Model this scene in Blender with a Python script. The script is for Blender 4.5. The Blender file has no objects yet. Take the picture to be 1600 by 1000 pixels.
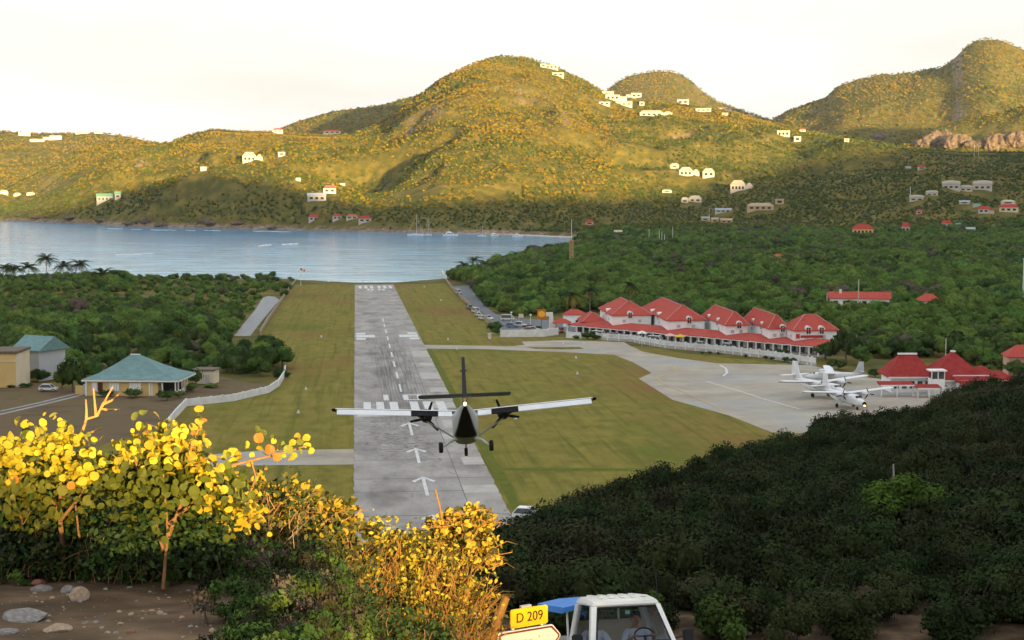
import bpy, bmesh, math, random
import numpy as np
from mathutils import Matrix, Vector
R = math.radians
random.seed(7)
RNG = np.random.default_rng(11)
scene = bpy.context.scene
COL = scene.collection

# ------------------------------------------------------------------ camera, sky, sun, exposure
F = 2600.0                      # focal length in pixels of the 1600 px wide frame
TH = math.atan(224 / 2600)      # downward pitch
CZ = 52.0                       # eye height above the sea
cam_d = bpy.data.cameras.new('camera')
cam = bpy.data.objects.new('camera', cam_d)
COL.objects.link(cam)
cam.location = (0, 0, CZ)
cam.rotation_euler = (math.pi / 2 - TH, 0, 0)
cam_d.sensor_width = 36.0
cam_d.lens = 36.0 * F / 1600
cam_d.clip_start = 0.1
cam_d.clip_end = 30000
scene.camera = cam

SUN_EL = 3.5                    # degrees above the horizon
SUN_AZ = 20.0                   # light travels this far left of the view direction
world = bpy.data.worlds.new('World')
scene.world = world
world.use_nodes = True
wt = world.node_tree
for n in list(wt.nodes):
    wt.nodes.remove(n)
w_out = wt.nodes.new('ShaderNodeOutputWorld')
w_bg = wt.nodes.new('ShaderNodeBackground')
w_sky = wt.nodes.new('ShaderNodeTexSky')
w_sky.sky_type = 'NISHITA'
w_sky.sun_disc = False
w_sky.sun_elevation = R(SUN_EL)
# light travels toward (-sin a, cos a): the sun stands at (sin a, -cos a); node rotation is clockwise from +Y
w_sky.sun_rotation = R(180 - SUN_AZ)
w_sky.air_density = 1.0
w_sky.dust_density = 2.0
w_sky.ozone_density = 1.0
# thin evening cloud veil over the whole sky
tc = wt.nodes.new('ShaderNodeTexCoord')
mp = wt.nodes.new('ShaderNodeMapping')
mp.inputs['Scale'].default_value = (1.0, 1.0, 5.0)
nz = wt.nodes.new('ShaderNodeTexNoise')
nz.inputs['Scale'].default_value = 3.2
nz.inputs['Detail'].default_value = 6.0
nz.inputs['Roughness'].default_value = 0.55
rp = wt.nodes.new('ShaderNodeValToRGB')
rp.color_ramp.elements[0].position = 0.36
rp.color_ramp.elements[0].color = (0.86, 0.86, 0.86, 1)
rp.color_ramp.elements[1].position = 0.62
rp.color_ramp.elements[1].color = (0.97, 0.97, 0.97, 1)
# the veil is cream toward the horizon and cooler overhead
sxyz = wt.nodes.new('ShaderNodeSeparateXYZ')
wt.links.new(tc.outputs['Generated'], sxyz.inputs[0])
veil = wt.nodes.new('ShaderNodeValToRGB')
veil.color_ramp.elements[0].position = 0.0
veil.color_ramp.elements[0].color = (0.975, 0.968, 0.94, 1)
veil.color_ramp.elements[1].position = 0.35
veil.color_ramp.elements[1].color = (0.93, 0.97, 1.02, 1)
wt.links.new(sxyz.outputs['Z'], veil.inputs['Fac'])
vmul = wt.nodes.new('ShaderNodeVectorMath')
vmul.operation = 'SCALE'
vr = wt.nodes.new('ShaderNodeMapRange')
vr.inputs['From Min'].default_value = 0.35
vr.inputs['From Max'].default_value = 0.65
vr.inputs['To Min'].default_value = 1.92
vr.inputs['To Max'].default_value = 2.26
wt.links.new(nz.outputs['Fac'], vr.inputs['Value'])
wt.links.new(vr.outputs['Result'], vmul.inputs['Scale'])
wt.links.new(veil.outputs['Color'], vmul.inputs[0])
mx = wt.nodes.new('ShaderNodeMixRGB')
L = wt.links.new
L(tc.outputs['Generated'], mp.inputs['Vector'])
L(mp.outputs['Vector'], nz.inputs['Vector'])
L(nz.outputs['Fac'], rp.inputs['Fac'])
L(rp.outputs['Color'], mx.inputs['Fac'])
L(w_sky.outputs['Color'], mx.inputs['Color1'])
L(vmul.outputs['Vector'], mx.inputs['Color2'])
L(mx.outputs['Color'], w_bg.inputs['Color'])
w_bg.inputs['Strength'].default_value = 0.15
L(w_bg.outputs['Background'], w_out.inputs['Surface'])

sun_d = bpy.data.lights.new('sun', 'SUN')
sun = bpy.data.objects.new('sun', sun_d)
COL.objects.link(sun)
sun_d.energy = 5.0
sun_d.angle = R(0.5)
sun_d.color = (1.0, 0.70, 0.30)
_ld = Vector((-math.sin(R(SUN_AZ)) * math.cos(R(SUN_EL)), math.cos(R(SUN_AZ)) * math.cos(R(SUN_EL)), -math.sin(R(SUN_EL))))
sun.rotation_euler = _ld.to_track_quat('-Z', 'Y').to_euler()
sun.location = (200, -500, 300)

vs = scene.view_settings
vs.view_transform = 'Standard'
vs.look = 'None'
vs.exposure = 1.8
vs.gamma = 1.0
vs.use_curve_mapping = False
scene.cycles.max_bounces = 5
scene.cycles.diffuse_bounces = 2
scene.cycles.glossy_bounces = 2
scene.cycles.transmission_bounces = 3
scene.cycles.transparent_max_bounces = 4
scene.cycles.volume_bounces = 0
scene.cycles.caustics_reflective = False
scene.cycles.caustics_refractive = False
scene.cycles.use_denoising = True
scene.cycles.use_adaptive_sampling = True
scene.cycles.adaptive_threshold = 0.03
world.cycles.sampling_method = 'MANUAL'
world.cycles.sample_map_resolution = 256

# ------------------------------------------------------------------ helpers
def ray(px, py):
    u = (px - 800) / F
    v = (500 - py) / F
    return np.array([u, math.cos(TH) + v * math.sin(TH), -math.sin(TH) + v * math.cos(TH)])
def azel(px, py):
    d = ray(px, py)
    return d[0] / d[1], d[2] / d[1]
RD = ray(555, 328)
_hn = math.hypot(RD[0], RD[1])
RX, RY = RD[0] / _hn, RD[1] / _hn
SL = RD[2] / _hn
HP = 35.1
Z0 = CZ - HP
def air_z(x, y):
    return Z0 + SL * (x * RX + y * RY)
def G(px, py, up=0.0):
    """photograph pixel -> (lateral, along) coordinates on the airfield plane"""
    d = ray(px, py)
    k = (-HP + up) / (d[2] - SL * (d[0] * RX + d[1] * RY))
    x, y = k * d[0], k * d[1]
    return x * RY - y * RX, x * RX + y * RY
AIR = Matrix(((RY, RX, 0, 0), (-RX, RY, 0, 0), (0, SL, 1, Z0), (0, 0, 0, 1)))   # (lateral, along, up) -> world
_ny = Vector((RX, RY, SL)).normalized(); _nx = Vector((RY, -RX, 0)); _nn = _nx.cross(_ny)
AIRO = Matrix(((_nx.x, _ny.x, _nn.x, 0), (_nx.y, _ny.y, _nn.y, 0), (_nx.z, _ny.z, _nn.z, Z0), (0, 0, 0, 1)))   # the same without shear, for sheets
def A(lat, t, up=0.0):
    return AIR @ Vector((lat, t, up))
PHI = math.atan2(-RX, RY)       # runway frame heading

def link(o, parent=None):
    COL.objects.link(o)
    if parent is not None:
        o.parent = parent
    return o
def tag(o, label=None, cat=None, group=None, kind=None):
    if label: o['label'] = label
    if cat: o['category'] = cat
    if group: o['group'] = group
    if kind: o['kind'] = kind
    return o
def thing(name, label, cat, loc=(0, 0, 0), rz=0.0, group=None, scale=None):
    o = bpy.data.objects.new(name, None)
    o.empty_display_size = 0.5
    link(o)
    o.location = loc
    o.rotation_euler = (0, 0, rz)
    if scale: o.scale = (scale,) * 3
    return tag(o, label, cat, group)
def copy_tree(o, parent=None):
    c = o.copy()
    COL.objects.link(c)
    c.parent = parent
    for ch in list(o.children):
        copy_tree(ch, c)
    return c

class MB:
    def __init__(self):
        self.v = []; self.f = []
    def add(self, vs, fs):
        b = len(self.v)
        self.v += [tuple(p) for p in vs]
        self.f += [tuple(b + i for i in f) for f in fs]
        return self
    def box(self, c, s, rz=0.0, rx=0.0, ry=0.0, top=1.0):
        m = Matrix.Translation(c) @ Matrix.Rotation(rz, 4, 'Z') @ Matrix.Rotation(ry, 4, 'Y') @ Matrix.Rotation(rx, 4, 'X')
        hx, hy, hz = s[0] / 2, s[1] / 2, s[2] / 2
        vs = []
        for z, k in ((-hz, 1.0), (hz, top)):
            for x, y in ((-hx, -hy), (hx, -hy), (hx, hy), (-hx, hy)):
                vs.append(m @ Vector((x * k, y * k, z)))
        return self.add(vs, [(3, 2, 1, 0), (4, 5, 6, 7), (0, 1, 5, 4), (1, 2, 6, 5), (2, 3, 7, 6), (3, 0, 4, 7)])
    def tube(self, pts, rad, n=8, cap=True):
        pts = [Vector(p) for p in pts]
        if not hasattr(rad, '__len__'): rad = [rad] * len(pts)
        vs = []
        ref = None
        for i, p in enumerate(pts):
            a = pts[max(i - 1, 0)]; b = pts[min(i + 1, len(pts) - 1)]
            d = (b - a).normalized()
            if ref is None:
                ref = Vector((1, 0, 0)) if abs(d.x) < 0.8 else Vector((0, 1, 0))
            e1 = (ref - d * ref.dot(d)).normalized()
            e2 = d.cross(e1)
            ref = e1
            for k in range(n):
                an = 2 * math.pi * k / n
                vs.append(p + (e1 * math.cos(an) + e2 * math.sin(an)) * rad[i])
        fs = []
        for i in range(len(pts) - 1):
            for k in range(n):
                fs.append((i * n + k, i * n + (k + 1) % n, (i + 1) * n + (k + 1) % n, (i + 1) * n + k))
        if cap:
            fs.append(tuple(range(n - 1, -1, -1)))
            fs.append(tuple(range((len(pts) - 1) * n, len(pts) * n)))
        return self.add(vs, fs)
    def loft(self, rings, cap=True, close=True):
        n = len(rings[0]); vs = [p for r in rings for p in r]; fs = []
        for i in range(len(rings) - 1):
            for k in range(n if close else n - 1):
                fs.append((i * n + k, i * n + (k + 1) % n, (i + 1) * n + (k + 1) % n, (i + 1) * n + k))
        if cap:
            fs.append(tuple(range(n - 1, -1, -1)))
            fs.append(tuple(range((len(rings) - 1) * n, len(rings) * n)))
        return self.add(vs, fs)
    def poly(self, pts, thick=None):
        n = len(pts)
        if thick is None:
            return self.add(pts, [tuple(range(n))])
        t = Vector(thick)
        vs = [Vector(p) for p in pts] + [Vector(p) + t for p in pts]
        fs = [tuple(range(n - 1, -1, -1)), tuple(range(n, 2 * n))] + [(i, (i + 1) % n, n + (i + 1) % n, n + i) for i in range(n)]
        return self.add(vs, fs)
    def ball(self, c, r, n=10, m=6, sq=(1, 1, 1)):
        c = Vector(c); rings = []
        for i in range(m + 1):
            la = -math.pi / 2 + math.pi * i / m
            k = max(math.cos(la), 0.02)
            rings.append([c + Vector((math.cos(2 * math.pi * j / n) * k * r * sq[0], math.sin(2 * math.pi * j / n) * k * r * sq[1], math.sin(la) * r * sq[2])) for j in range(n)])
        return self.loft(rings)
    def mesh(self, name):
        me = bpy.data.meshes.new(name)
        me.from_pydata([tuple(p) for p in self.v], [], self.f)
        bm = bmesh.new(); bm.from_mesh(me)
        bmesh.ops.recalc_face_normals(bm, faces=bm.faces)
        bm.to_mesh(me); bm.free()
        return me
    def build(self, name, mat, parent=None, smooth=False, bevel=0.0, label=None):
        me = self.mesh(name)
        if bevel > 0:
            bm = bmesh.new(); bm.from_mesh(me)
            es = [e for e in bm.edges if len(e.link_faces) == 2 and e.calc_face_angle(0) > 0.6]
            bmesh.ops.bevel(bm, geom=es, offset=bevel, segments=2, affect='EDGES', clamp_overlap=True)
            bm.to_mesh(me); bm.free()
        if mat is not None: me.materials.append(mat)
        if smooth:
            me.polygons.foreach_set('use_smooth', [True] * len(me.polygons))
            if hasattr(me, 'set_sharp_from_angle'): me.set_sharp_from_angle(angle=R(40))
        o = link(bpy.data.objects.new(name, me), parent)
        if label: o['label'] = label
        return o

def np_mesh(name, verts, quads, mat=None, smooth=False):
    me = bpy.data.meshes.new(name)
    verts = np.asarray(verts, np.float32); quads = np.asarray(quads, np.int32)
    k = quads.shape[1]
    me.vertices.add(len(verts)); me.vertices.foreach_set('co', verts.ravel())
    me.loops.add(quads.size); me.loops.foreach_set('vertex_index', quads.ravel())
    me.polygons.add(len(quads))
    me.polygons.foreach_set('loop_start', np.arange(0, quads.size, k, dtype=np.int32))
    me.polygons.foreach_set('loop_total', np.full(len(quads), k, np.int32))
    if smooth: me.polygons.foreach_set('use_smooth', np.ones(len(quads), bool))
    me.update(); me.validate()
    if mat: me.materials.append(mat)
    return me

# ------------------------------------------------------------------ materials
MATS = {}
def mat(name, cols, scale=1.0, detail=4.0, rough=0.7, bump=0.0, bump_scale=None, coord='Object', stretch=(1, 1, 1), metal=0.0,
        spec=0.3, trans=0.0, rand=0.0, emit=None, second=None, coat=0.0, subs=None):
    """noise-graded principled material; cols = list of (position, (r,g,b)) or one colour.
    second = (cols2, scale2, lo, hi): a larger noise that lays a second colour over the first.  rand: per-object value spread"""
    if name in MATS: return MATS[name]
    m = bpy.data.materials.new(name); m.use_nodes = True
    t = m.node_tree; nd = t.nodes; lk = t.links.new
    b = nd['Principled BSDF']
    b.inputs['Roughness'].default_value = rough
    b.inputs['Metallic'].default_value = metal
    b.inputs['Specular IOR Level'].default_value = spec
    if coat: b.inputs['Coat Weight'].default_value = coat
    if coord == 'World':
        g = nd.new('ShaderNodeNewGeometry'); src = g.outputs['Position']
    else:
        g = nd.new('ShaderNodeTexCoord'); src = g.outputs[coord]
    mpn = nd.new('ShaderNodeMapping'); mpn.inputs['Scale'].default_value = stretch
    lk(src, mpn.inputs['Vector'])
    def noise(sc, dt=4.0, rgh=0.6, st=None):
        mv = mpn
        if st:
            mv = nd.new('ShaderNodeMapping'); mv.inputs['Scale'].default_value = st; lk(src, mv.inputs['Vector'])
        n = nd.new('ShaderNodeTexNoise'); n.inputs['Scale'].default_value = sc; n.inputs['Detail'].default_value = dt; n.inputs['Roughness'].default_value = rgh
        lk(mv.outputs['Vector'], n.inputs['Vector']); return n.outputs['Fac']
    def ramp(fac, cs):
        r = nd.new('ShaderNodeValToRGB'); e = r.color_ramp.elements
        while len(e) < len(cs): e.new(0.5)
        for i, (p, c) in enumerate(cs):
            e[i].position = p; e[i].color = (*c[:3], 1)
        lk(fac, r.inputs['Fac']); return r.outputs['Color']
    if isinstance(cols[0], (int, float)):
        c = cols; cols = [(0.35, tuple(x * 0.93 for x in c)), (0.65, tuple(min(x * 1.05, 1) for x in c))]
    col = ramp(noise(scale, detail), cols)
    if second:
        for sec in (second if isinstance(second, list) else [second]):
            c2, s2, lo, hi = sec[:4]
            f2 = ramp(noise(s2, 5.0, st=sec[4] if len(sec) > 4 else None), [(lo, (0, 0, 0)), (hi, (1, 1, 1))])
            mix = nd.new('ShaderNodeMixRGB'); lk(f2, mix.inputs['Fac']); lk(col, mix.inputs['Color1']); mix.inputs['Color2'].default_value = (*c2, 1)
            col = mix.outputs['Color']
    if rand > 0:
        oi = nd.new('ShaderNodeObjectInfo')
        hs = nd.new('ShaderNodeHueSaturation')
        ma = nd.new('ShaderNodeMapRange'); ma.inputs['To Min'].default_value = 1 - rand; ma.inputs['To Max'].default_value = 1 + rand
        lk(oi.outputs['Random'], ma.inputs['Value']); lk(ma.outputs['Result'], hs.inputs['Value'])
        m2 = nd.new('ShaderNodeMath'); m2.operation = 'MULTIPLY'; m2.inputs[1].default_value = 7.31
        fr = nd.new('ShaderNodeMath'); fr.operation = 'FRACT'
        lk(oi.outputs['Random'], m2.inputs[0]); lk(m2.outputs[0], fr.inputs[0])
        mh = nd.new('ShaderNodeMapRange'); mh.inputs['To Min'].default_value = 0.5 - rand * 0.07; mh.inputs['To Max'].default_value = 0.5 + rand * 0.05
        lk(fr.outputs[0], mh.inputs['Value']); lk(mh.outputs['Result'], hs.inputs['Hue'])
        lk(col, hs.inputs['Color']); col = hs.outputs['Color']
    lk(col, b.inputs['Base Color'])
    if bump > 0:
        bp = nd.new('ShaderNodeBump'); bp.inputs['Strength'].default_value = min(bump, 1.0); bp.inputs['Distance'].default_value = max(bump, 0.02)
        lk(noise(bump_scale or scale * 3, 6.0), bp.inputs['Height']); lk(bp.outputs['Normal'], b.inputs['Normal'])
    if emit:
        b.inputs['Emission Color'].default_value = (*emit[0], 1); b.inputs['Emission Strength'].default_value = emit[1]
    if trans > 0:
        tr = nd.new('ShaderNodeBsdfTranslucent'); lk(col, tr.inputs['Color'])
        ms = nd.new('ShaderNodeMixShader'); ms.inputs['Fac'].default_value = trans
        lk(b.outputs['BSDF'], ms.inputs[1]); lk(tr.outputs['BSDF'], ms.inputs[2])
        lk(ms.outputs['Shader'], nd['Material Output'].inputs['Surface'])
    MATS[name] = m
    return m

# ------------------------------------------------------------------ numpy noise
_perm = np.random.default_rng(3).random((256, 256))
def vnoise(x, y):
    xi = np.floor(x).astype(int); yi = np.floor(y).astype(int)
    fx = x - xi; fy = y - yi
    fx = fx * fx * (3 - 2 * fx); fy = fy * fy * (3 - 2 * fy)
    a = _perm[xi & 255, yi & 255]; b = _perm[(xi + 1) & 255, yi & 255]
    c = _perm[xi & 255, (yi + 1) & 255]; d = _perm[(xi + 1) & 255, (yi + 1) & 255]
    return (a * (1 - fx) + b * fx) * (1 - fy) + (c * (1 - fx) + d * fx) * fy
def fbm(x, y, s, o=4):
    v = 0; a = 0.5; t = 0
    for i in range(o):
        v = v + a * vnoise(x / s + 17 * i, y / s + 31 * i); t += a
        a *= 0.5; s *= 0.5
    return v / t - 0.5
def sstep(a, b, x):
    k = np.clip((x - a) / (b - a), 0, 1)
    return k * k * (3 - 2 * k)

# ------------------------------------------------------------------ the land: heights
def _prof(pts):
    """(px, py) skyline -> az, el arrays"""
    q = np.array([azel(*p) for p in pts]); i = np.argsort(q[:, 0]); return q[i, 0], q[i, 1]
def _dep(pts):
    q = np.array([((p - 800) / F, d) for p, d in pts]); return q[:, 0], q[:, 1]
SHORE = _dep([(-700, 2100), (-300, 2060), (0, 1960), (120, 1860), (220, 1740), (330, 1690), (450, 1640), (560, 1590), (700, 1530), (800, 1490), (880, 1440), (960, 1400), (1100, 1350), (2300, 1300)])
HILLS = []
def hill(sky, ridge, base, back=0.55, pw=1.0, relief=14.0, rs=170.0, zb=2.0, seed=0):
    HILLS.append((_prof(sky), _dep(ridge), _dep(base), back, pw, relief, rs, zb, seed))
# main hill
hill([(-900, 330), (-400, 325), (-150, 318), (0, 300), (40, 279), (80, 262), (110, 249), (140, 232), (172, 219), (215, 221), (262, 223), (290, 212), (330, 203), (380, 206), (430, 207), (480, 212), (530, 212), (560, 207), (600, 190), (625, 170), (650, 152),
      (690, 123), (715, 110), (740, 98), (770, 89), (800, 87), (830, 91), (870, 105), (910, 123), (945, 143), (1000, 158), (1080, 166), (1150, 176), (1210, 192), (1250, 204), (1300, 211), (1350, 219), (1400, 229), (1500, 240), (1600, 240), (1800, 235), (2300, 200)],
     [(-900, 2500), (0, 2350), (170, 2250), (330, 2150), (560, 2250), (800, 2550), (1000, 2480), (1200, 2350), (1400, 2050), (1600, 1950), (2300, 1900)],
     [(-900, 2120), (0, 1965), (120, 1865), (220, 1745), (330, 1695), (450, 1645), (560, 1595), (700, 1535), (800, 1520), (900, 1560), (1100, 1620), (1300, 1500), (1450, 1400), (1600, 1350), (2300, 1300)], pw=0.95, relief=34)
# headland hillock in front
hill([(60, 345), (140, 325), (200, 300), (260, 280), (300, 266), (325, 262), (360, 268), (400, 268), (430, 262), (470, 270), (520, 288), (580, 306), (660, 330), (740, 350)],
     [(0, 2080), (300, 1790), (500, 1760), (740, 1700)],
     [(0, 1965), (120, 1865), (220, 1745), (330, 1695), (450, 1645), (560, 1595), (740, 1530)], back=0.5, pw=0.7, relief=9, rs=90, seed=3)
# far left ridge
hill([(-900, 190), (-300, 196), (0, 205), (50, 209), (100, 207), (150, 206), (200, 212), (250, 224), (330, 245), (480, 290)],
     [(-900, 3100), (480, 3000)], [(-900, 2300), (480, 2400)], pw=0.9, relief=20, seed=5)
# ridge behind the main hill, left
hill([(300, 262), (430, 203), (470, 188), (520, 174), (570, 168), (600, 163), (640, 152), (660, 146), (720, 132), (800, 140), (900, 220)],
     [(300, 3250), (900, 3250)], [(300, 2600), (900, 2700)], pw=0.9, relief=14, seed=7)
# round dome far behind
hill([(880, 200), (920, 168), (950, 138), (965, 126), (985, 116), (1020, 110), (1045, 110), (1060, 113), (1080, 124), (1100, 143), (1120, 157), (1150, 168), (1210, 188), (1300, 230)],
     [(880, 3900), (1300, 3900)], [(880, 3200), (1300, 3200)], pw=0.8, relief=10, seed=9)
# high mountain on the right
hill([(1120, 245), (1200, 190), (1230, 173), (1290, 152), (1302, 140), (1320, 129), (1370, 116), (1420, 113), (1470, 104), (1490, 93), (1505, 74), (1520, 65), (1540, 59), (1565, 61), (1600, 77), (1660, 100), (1760, 110), (1900, 90), (2300, 150)],
     [(1120, 3300), (1300, 3300), (1540, 3150), (2300, 3100)], [(1120, 2500), (2300, 2300)], pw=0.85, relief=26, rs=240, seed=11)
# cliff hill on the right
hill([(1330, 245), (1400, 223), (1440, 203), (1500, 188), (1560, 178), (1600, 165), (1700, 140), (2300, 120)],
     [(1330, 2330), (2300, 2150)], [(1330, 2150), (2300, 1950)], pw=0.42, relief=12, rs=90, seed=13)

CREST = _dep([(-600, 38), (300, 40), (600, 46), (780, 60), (1010, 75), (1200, 95), (1340, 110), (1600, 130), (2600, 150)])
CRESTZ = _dep([(-600, 41), (300, 41.5), (600, 40.5), (780, 38.1), (1010, 36.8), (1200, 35.7), (1270, 35.2), (1340, 34.4), (1450, 34.4), (1600, 34.6), (2600, 37)])
def near_h(x, y):
    yy = np.maximum(y, 0)
    left = np.maximum(50.3 - 0.115 * np.minimum(yy, 14.2) - 0.45 * np.clip(yy - 14.2, 0, None), 43.3)
    road = np.where(yy > 29, 42.85, np.where(yy > 20, 42.85 + 0.2 * (29 - yy), 44.65 + 0.1 * (20 - yy))) + np.clip(-y, 0, 60) * 0.02
    a = x / np.maximum(y, 1.0)
    yc = np.interp(a, *CREST); zc = np.interp(a, *CRESTZ)
    k = np.clip((yy - 34) / np.maximum(yc - 34, 4), 0, 1); z34 = 42.85
    shoulder = np.where(yy > 34, z34 + (zc - z34) * k - 0.5 * np.clip(yy - yc, 0, None) + fbm(x, y, 9, 3) * 1.1 * sstep(34, 42, yy), 99)
    w = sstep(-0.9, 0.8, x - (0.45 - 0.09 * np.minimum(yy, 14.5)) - 0.06 * np.clip(yy - 14.5, 0, 12))
    z = left * (1 - w) + road * w
    z = np.minimum(z, shoulder)
    z = z + (fbm(x, y, 2.2, 4) * 0.14 + fbm(x, y, 0.5, 2) * 0.05) * (1 - w)
    # the hillside rises on both flanks of the pass
    return z + 0.10 * np.clip(-x - 9, 0, 60) * sstep(60, 0, yy) + 0.05 * np.clip(x - 22, 0, 60) * sstep(34, 0, yy)
def inland(x, y):
    a = x / np.maximum(y, 1.0); t = x * RX + y * RY; lat = x * RY - y * RX
    ts = np.interp(lat, [-400, -150, -40, -25, 0, 20, 40, 60], [835, 838, 856, 838, 818, 818, 838, 870]) + fbm(x, y, 40, 2) * 5
    xs = np.interp(y, [700, 850, 1070, 1300, 1400, 1480], [-60, -34, 2, 46, 60, 40])
    d1 = np.maximum(ts - t, x - xs)
    return np.maximum(d1, (y - np.interp(a, *SHORE)) + fbm(x, y, 50, 3) * 30)
def land_h(x, y):
    x = np.asarray(x, float); y = np.asarray(y, float)
    a = x / np.maximum(y, 1.0); t = x * RX + y * RY; lat = x * RY - y * RX
    pl = np.maximum(Z0 + SL * t, 1.3)
    pr = 5.0 + 0.006 * np.clip(x - 60, 0, 900) + fbm(x, y, 160, 3) * 5
    kr = sstep(560, 760, t) * sstep(60, 110, lat)
    kr = np.maximum(kr, sstep(150, 230, lat) * sstep(420, 600, t))
    z = pl * (1 - kr) + np.maximum(pr, 2) * kr
    kl = sstep(-45, -90, lat) * sstep(330, 420, t)
    z = z + kl * (fbm(x, y, 70, 3) * 5 + 0.8)
    dI = inland(x, y)
    for (sa, se), (ra, rd), (ba, bd), back, pw, rel, rs, zb, sd in HILLS:
        el = np.interp(a, sa, se); Yr = np.interp(a, ra, rd); Yf = np.interp(a, ba, bd)
        inside = (a >= sa[0]) & (a <= sa[-1])
        zr = CZ + el * Yr
        k = (y - Yf) / (Yr - Yf)
        kk = np.clip(k, 0, 1)
        front = zb + (zr - zb) * kk ** pw
        gul = 1 - np.abs(fbm(x + 91 * sd, y + 37 * sd, rs, 4) * 2.6)
        front = front + (gul - 0.55) * rel * 1.5 * np.sin(np.pi * kk) ** 0.8 + fbm(x, y, 28, 3) * 6 * np.sin(np.pi * kk)
        lim = CZ + (el - 0.0015) * y
        front = np.where(kk < 0.97, np.minimum(front, np.maximum(lim, zb)), front)
        bk = zr - back * (y - Yr)
        hz = np.where(k <= 1, front, bk)
        hz = np.where(inside & (k > 0), hz, -50)
        z = np.maximum(z, hz)
    shore = np.where(dI > 0, np.where(y > 1250, 0.25 * dI ** 1.25, 0.15 + dI * 0.09), -0.12 + np.maximum(dI * 0.08, -6))
    z = np.minimum(z, np.where(dI < 60, shore, 1e9))
    nh = near_h(x, y)
    return np.where(y < 330, np.maximum(z, nh), z)

def R_ref(s):
    return np.interp(s, [-300, -60, -15, -6, 0, 4, 8, 13, 22, 32, 60, 106, 180, 240, 300, 360, 421, 560, 650, 760, 828, 950, 1100, 2200],
                        [80, 64, 56, 53, 50.1, 48.3, 46.3, 47.5, 58, 67, 84, 130, 136, 156, 164, 149, 121, 123, 123, 127, 147, 172, 193, 198])
SA, CA = math.sin(R(SUN_AZ)), math.cos(R(SUN_AZ))
def back_h(x, y):
    s = x * CA + y * SA; p = -x * SA + y * CA
    ridge = R_ref(s) - math.tan(R(SUN_EL)) * -330 + 0
    k = np.exp(-((p + 330) / 150.0) ** 2)
    base = 44.0 + 0 * x
    return np.where(ridge > base, base + (ridge - base) * k, ridge)

def grid_obj(name, xs2d, ys2d, zs2d, m):
    ny, nx = xs2d.shape
    v = np.stack([xs2d.ravel(), ys2d.ravel(), zs2d.ravel()], 1)
    i = np.arange(ny * nx).reshape(ny, nx)
    q = np.stack([i[:-1, :-1].ravel(), i[:-1, 1:].ravel(), i[1:, 1:].ravel(), i[1:, :-1].ravel()], 1)
    o = bpy.data.objects.new(name, np_mesh(name, v, q, m, True)); link(o)
    o['kind'] = 'structure'
    return o

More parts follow.
